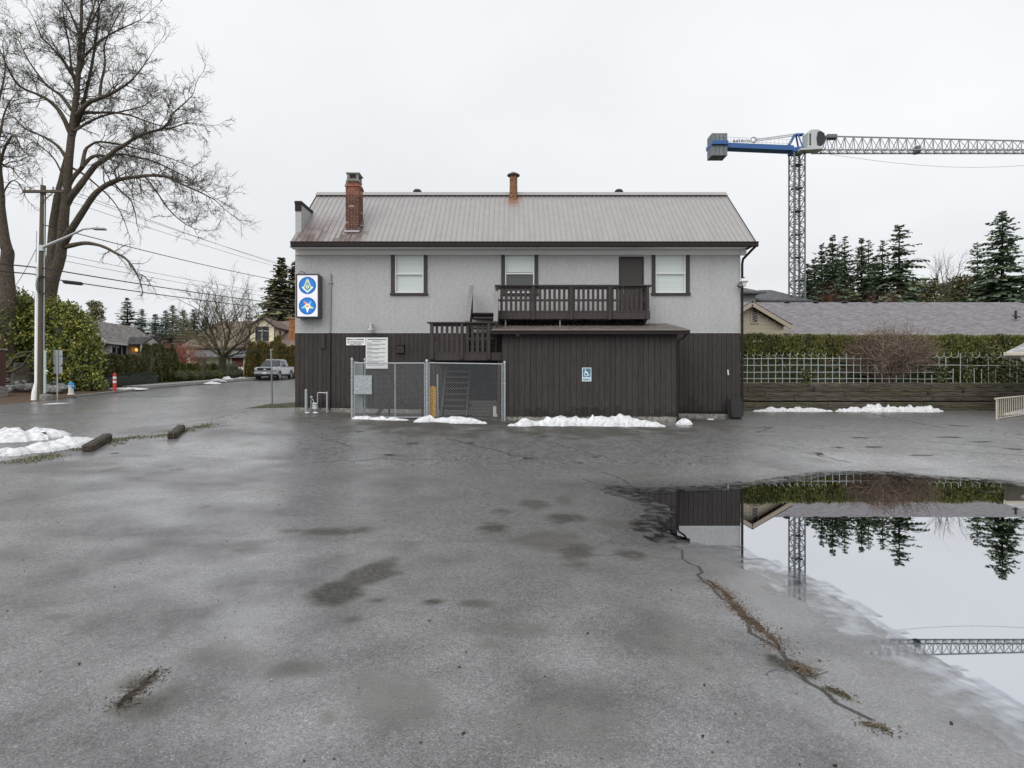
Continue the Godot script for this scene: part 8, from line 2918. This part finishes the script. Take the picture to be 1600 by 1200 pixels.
	for k in 13:
		var u := lerpf(391, 470, k / 12.0)
		var p := P(u, 0, 60.0)
		var nm := ["first", "second", "third", "fourth", "fifth", "sixth", "seventh", "eighth", "ninth", "tenth", "eleventh", "twelfth", "thirteenth"]
		var o := thing("tall_cedar", "tall golden-green cedar, %s from the left behind the silver pickup" % nm[k], "cedar", Vector3(p.x, verge_h(minf(p.x, -23), 60) - 0.05, -60 - g.randf_range(-0.3, 0.3)), g.randf() * TAU, "tall cedars behind the pickup")
		part("foliage", tm[k % 2], M.leaf, o)
		var s: float = [1.02, 1.05, 1.1, 1.06, 1.02, 1.08, 1.22, 1.26, 1.02, 0.94, 0.98, 0.95, 0.96][k] * 0.9
		o.scale = Vector3(1.0, s, 1.0)
	# clipped shrubs along the sidewalk
	var bm := [MB.new(), MB.new()]
	for k in 2:
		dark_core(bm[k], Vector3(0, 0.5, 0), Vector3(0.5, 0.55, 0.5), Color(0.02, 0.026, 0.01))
		leaf_ball(bm[k], g, Vector3(0, 0.5, 0), Vector3(0.62, 0.66, 0.62), 1100, 0.1, [Color(0.11, 0.14, 0.035), Color(0.15, 0.165, 0.045), Color(0.2, 0.18, 0.055)] if k == 0 else [Color(0.075, 0.09, 0.03), Color(0.11, 0.115, 0.04)], 0.2, -0.9, 0.4, k)
	var bmesh := [bm[0].mesh(), bm[1].mesh()]
	var cone := cedar_mesh(1.5, 0.55, 900, 11, [Color(0.13, 0.14, 0.035), Color(0.09, 0.11, 0.03), Color(0.16, 0.15, 0.045)])
	var spots := [[279, 45, 0], [288, 46, 1], [297, 46.5, 0], [307, 47.5, 0], [319, 48.5, 1], [326, 49.3, 0], [336, 50, 0], [345, 51, 1], [354, 52, 0], [364, 53, 1], [371, 54.5, 1]]
	var ord := ["first", "second", "third", "fourth", "fifth", "sixth", "seventh", "eighth", "ninth", "tenth", "eleventh"]
	for k in spots.size():
		var q = spots[k]
		var p := P(q[0], 0, q[1])
		var o := thing("clipped_shrub", "rounded low shrub, %s from the left in the bed along the sidewalk" % ord[k], "shrub", Vector3(p.x, verge_h(p.x, q[1]), p.z), g.randf() * TAU, "rounded shrubs along the sidewalk")
		part("foliage", bmesh[q[2]], M.leaf, o)
		o.scale = Vector3(0.95, 0.68, 0.95)
	var cones := [[284, 49], [297, 50.5], [309, 51], [322, 53], [333, 54]]
	for k in 5:
		var p := P(cones[k][0], 0, cones[k][1])
		var o := thing("cone_shrub", "light green cone-shaped shrub, %s from the left behind the rounded shrubs" % ord[k], "shrub", Vector3(p.x, verge_h(p.x, cones[k][1]), p.z), g.randf() * TAU, "cone shrubs behind the rounded ones")
		part("foliage", cone, M.leaf, o)
		o.scale = Vector3(1, 0.85, 1)
	for q in [[338, 57, "dark clipped shrub left of the round tree's trunk"], [360, 57.5, "dark clipped shrub right of the round tree's trunk"]]:
		var p := P(q[0], 0, q[1])
		var o := thing("clipped_shrub", q[2], "shrub", Vector3(p.x, verge_h(p.x, q[1]), p.z), 0, "dark shrubs by the round tree")
		part("foliage", bmesh[1], M.leaf, o)
		o.scale = Vector3(1.7, 1.25, 1.4)
	# low clipped hedge, and the tall hedge on the right
	var hm := MB.new()
	hedge(hm, g, Vector3(-25.3, 0, -35.2), Vector3(-25.5, 0, -41.0), 0.7, 0.8, 5200, 0.07, [Color(0.035, 0.045, 0.02), Color(0.05, 0.06, 0.026), Color(0.026, 0.034, 0.016)], func(x, d): return verge_h(x, d))
	tag(part("low_hedge", hm, M.leaf, self), "low dark clipped hedge behind the red delineator", "hedge")
	hm = MB.new()
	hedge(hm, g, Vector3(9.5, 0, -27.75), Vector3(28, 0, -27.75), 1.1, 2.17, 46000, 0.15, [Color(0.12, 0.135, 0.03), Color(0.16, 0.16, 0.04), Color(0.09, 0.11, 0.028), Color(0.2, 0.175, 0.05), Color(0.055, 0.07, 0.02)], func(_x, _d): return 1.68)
	tag(part("cedar_hedge", hm, M.leaf, self), "long clipped yellow-green cedar hedge behind the wire trellis", "hedge")
	# ivy hanging over the right end of the trellis
	hm = MB.new()
	for q in [[1545, 560, 14, 40], [1590, 560, 16, 40], [1512, 565, 9, 30], [1568, 575, 8, 24], [1470, 580, 8, 18], [1260, 585, 7, 16], [1630, 565, 16, 40]]:
		for k in 420:
			var p := P(q[0] + g.randfn() * q[2] * 0.5, q[1] + g.randf_range(-0.5, 1.0) * q[3], 26.5 + g.randf() * 0.3)
			if p.y < 1.72: continue
			var dir := (Vector3.DOWN + rand_dir(g)).normalized()
			hm.col = [Color(0.075, 0.085, 0.022), Color(0.1, 0.1, 0.028), Color(0.05, 0.06, 0.02)][g.randi() % 3] * g.randf_range(0.7, 1.3)
			hm.leaf(p, dir, dir.cross(rand_dir(g)).normalized(), 0.14, 0.04)
	stuff(tag(part("overgrowth", hm, M.leaf, self), "green sprays of the hedge grown through the right end of the trellis", "foliage"))

func hedge(mb: MB, g: RandomNumberGenerator, a: Vector3, b: Vector3, w: float, h: float, n: int, leaf: float, tones: Array, ground: Callable) -> void:
	var along := (b - a).normalized()
	var side := along.cross(Vector3.UP)
	var len := a.distance_to(b)
	var f := noise(404, 0.8, 3)
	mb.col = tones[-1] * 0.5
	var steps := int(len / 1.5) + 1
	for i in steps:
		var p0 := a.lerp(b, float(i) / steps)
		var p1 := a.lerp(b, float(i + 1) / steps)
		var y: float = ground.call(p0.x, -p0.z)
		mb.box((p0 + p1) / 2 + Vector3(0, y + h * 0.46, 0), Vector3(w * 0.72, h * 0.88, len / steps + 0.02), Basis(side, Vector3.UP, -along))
	for k in n:
		var t := g.randf()
		var p := a.lerp(b, t)
		var y: float = ground.call(p.x, -p.z)
		var r := g.randf()
		var o := Vector3()
		if r < 0.52: o = side * (w / 2) + Vector3.UP * h * g.randf()
		elif r < 0.68: o = -side * (w / 2) + Vector3.UP * h * g.randf()
		else: o = side * w * (g.randf() - 0.5) + Vector3.UP * h
		if side.z < 0 and r < 0.68: o = Vector3(-o.x, o.y, -o.z)
		var wv := f.get_noise_3d(p.x, o.y * 1.5, p.z + o.z)
		o += (o - Vector3.UP * h * 0.5).normalized() * (wv * 0.13 + g.randf_range(-0.12, 0.03))
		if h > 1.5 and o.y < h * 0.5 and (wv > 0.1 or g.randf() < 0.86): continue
		var dir := (Vector3.UP * 0.8 + o.normalized() * 0.5 + rand_dir(g) * 0.7).normalized()
		var q := clampf(0.5 + wv * 1.2 + g.randf_range(-0.4, 0.4), 0, 0.999)
		mb.col = tones[int(q * tones.size())] * g.randf_range(0.75, 1.25)
		mb.leaf(p + Vector3(0, y, 0) + o, dir, dir.cross(rand_dir(g)).normalized(), leaf * g.randf_range(0.7, 1.4), leaf * 0.22)

# ---------------------------------------------------------------- old snow
func snow_pile(label: String, pts: Array, half: float, tall: float, sd: int, rough := 0.6) -> void:   # pts: pixels along its middle line on the ground
	var f := noise(sd, 1.6, 4)
	var line := []
	for q in pts: line.append(G(q[0], q[1]))
	var total := 0.0
	for i in line.size() - 1: total += line[i].distance_to(line[i + 1])
	var n := clampi(int(total / 0.07), 8, 120)
	var m := 14
	var grid := []
	for i in n + 1:
		var t := float(i) / n
		var k := t * (line.size() - 1)
		var j := mini(int(k), line.size() - 2)
		var c: Vector2 = line[j].lerp(line[j + 1], k - j)
		var dir: Vector2 = (line[j + 1] - line[j]).normalized()
		var nor := Vector2(-dir.y, dir.x)
		var env := pow(sin(PI * clampf(t, 0.0, 1.0)), 0.45)
		env *= 0.62 + 0.38 * (f.get_noise_2d(t * total * 0.7, 7.0) * 1.6 + 0.4)
		var row := []
		for s in m + 1:
			var e := 2.0 * s / m - 1.0
			var w := half * env * (1.0 + 0.35 * f.get_noise_2d(t * total * 1.4, 20.0 + signf(e)))
			var p := c + nor * e * w
			var hgt: float = tall * 0.82 * env * pow(maxf(0.0, 1.0 - absf(e) * 0.98), 0.62) * (1.0 + rough * f.get_noise_2d(p.x * 2.2, p.y * 2.2) + rough * 0.2 * f.get_noise_2d(p.x * 6, p.y * 6))
			row.append(Vector3(p.x, H(p.x, p.y) + (maxf(hgt, 0.0) if absf(e) < 0.999 else -0.03), -p.y))
		grid.append(row)
	var v := PackedVector3Array(); var nn := PackedVector3Array(); var idx := PackedInt32Array()
	for i in n + 1:
		for s in m + 1:
			v.push_back(grid[i][s])
			var a: Vector3 = grid[mini(i + 1, n)][s] - grid[maxi(i - 1, 0)][s]
			var b: Vector3 = grid[i][mini(s + 1, m)] - grid[i][maxi(s - 1, 0)]
			var q := a.cross(b)
			nn.push_back((q if q.y > 0 else -q).normalized() if q.length() > 1e-9 else Vector3.UP)
	var row := m + 1
	for i in n:
		for s in m:
			var p := i * row + s
			idx.append_array([p, p + 1, p + row, p + 1, p + row + 1, p + row])
	var arr := []
	arr.resize(Mesh.ARRAY_MAX)
	arr[Mesh.ARRAY_VERTEX] = v; arr[Mesh.ARRAY_NORMAL] = nn; arr[Mesh.ARRAY_INDEX] = idx
	var am := ArrayMesh.new()
	am.add_surface_from_arrays(Mesh.PRIMITIVE_TRIANGLES, arr)
	var mid: Vector2 = line[line.size() / 2]
	var root := thing("snow_pile", label, "snow", Vector3(mid.x, H(mid.x, mid.y), -mid.y), 0, "patches of old snow")
	part("heap", am, M.snow, root, true)
	var sp := MB.new()   # grit in the melting surface
	var g := RandomNumberGenerator.new()
	g.seed = sd
	for k in int(total * half * 30):
		var i := g.randi() % n
		var s := 2 + g.randi() % (m - 3)
		var p: Vector3 = grid[i][s].lerp(grid[i + 1][s + 1], g.randf())
		sp.col = Color(0.06, 0.05, 0.04) * g.randf_range(0.6, 2.0)
		var z := g.randf_range(0.005, 0.015)
		sp.box(p, Vector3(z, z * 0.6, z), Basis(Vector3.UP, g.randf() * 3))
	if sp.v.size(): stuff(part("grit", sp, M.plain, root, true))

func build_snow() -> void:
	snow_pile("large rear heap of old snow at the far left edge of the lot", [[-90, 690], [-30, 688], [30, 686], [70, 683], [104, 683]], 1.0, 0.4, 1, 0.28)
	snow_pile("front heap of old snow reaching the wet timber wheel stop", [[-10, 713], [40, 707], [80, 702], [112, 697], [152, 690]], 0.62, 0.34, 2, 0.28)
	snow_pile("flat snow patch at the foot of the left wire panel", [[549, 654], [580, 655], [610, 656], [640, 657]], 0.24, 0.17, 3)
	snow_pile("ragged snow patch round the yellow post and under the gate", [[645, 660], [672, 659], [700, 660], [730, 661], [762, 662]], 0.26, 0.3, 4)
	snow_pile("long snow bank heaped against the front of the lean-to", [[792, 665], [840, 664], [890, 664], [940, 665], [985, 665], [1042, 667]], 0.42, 0.42, 5, 0.55)
	snow_pile("small wedge of snow at the lean-to's right corner", [[1057, 664], [1066, 663], [1083, 664]], 0.28, 0.32, 6, 0.3)
	snow_pile("tiny snow lump between the lean-to and the black tub", [[1104, 656], [1116, 656]], 0.09, 0.06, 7)
	snow_pile("long low snow bank against the retaining wall near the lodge", [[1176, 643], [1215, 643], [1255, 643], [1302, 643]], 0.38, 0.26, 8)
	snow_pile("humped snow bank against the retaining wall below the brown bush", [[1304, 643], [1350, 643], [1400, 643], [1430, 643], [1475, 643]], 0.4, 0.36, 9, 1.1)
	snow_pile("snow remnant behind the beige railing", [[1570, 648], [1600, 646], [1640, 646]], 0.35, 0.25, 10)
	snow_pile("thin snow smear left of the gas meter", [[476, 645], [484, 645]], 0.06, 0.04, 11)
	snow_pile("thin snow smear under the gas meter", [[488, 645], [498, 645]], 0.06, 0.05, 12)
	snow_pile("thin snow strip at the street edge below the marker post", [[65, 632], [85, 631], [108, 630]], 0.2, 0.04, 13, 0.2)
	# snow on the far verge lies on higher ground
	for q in [["flat snow strip along the low hedge behind the delineator", [[170, 606], [200, 605], [230, 605]], 35.5, 0.1, 21], ["small snow patch nearest the kerb by the rounded shrubs", [[318, 597], [332, 598], [345, 599]], 43.0, 0.14, 22], ["bright snow lump in the middle of the shrub bed", [[325, 592], [338, 592], [350, 592]], 46.0, 0.22, 23], ["snow lump left of the pale car", [[346, 592], [356, 591], [366, 591]], 48.5, 0.3, 24], ["narrow snow strip in front of the pale car", [[362, 590], [378, 590], [392, 590]], 52.5, 0.16, 25]]:
		var mb := MB.new()
		var c := P(q[1][1][0], 0, q[2])
		var w := absf(P(q[1][2][0], 0, q[2]).x - P(q[1][0][0], 0, q[2]).x) / 2
		var f := noise(q[4], 1.2, 3)
		for i in 10:
			for j in 24:
				var quad := []
				for e in [[i, j], [i + 1, j], [i + 1, j + 1], [i, j + 1]]:
					var rr: float = e[0] / 10.0
					var a: float = TAU * (e[1] % 24) / 24.0
					var k := 1.0 + 0.5 * f.get_noise_2d(cos(a) * 2, sin(a) * 2)
					var x: float = c.x + cos(a) * rr * w * k
					var d: float = q[2] - sin(a) * rr * maxf(0.5, w * 0.5) * k
					quad.append(Vector3(x, verge_h(x, d) + (1.0 - rr * rr) * q[3] * (1.0 + 0.6 * f.get_noise_2d(x * 3, d * 3)) - 0.015, -d))
				mb.quad(quad[0], quad[1], quad[2], quad[3])
		tag(part("snow_patch", mb, M.snow, self), q[0], "snow", "patches of old snow")
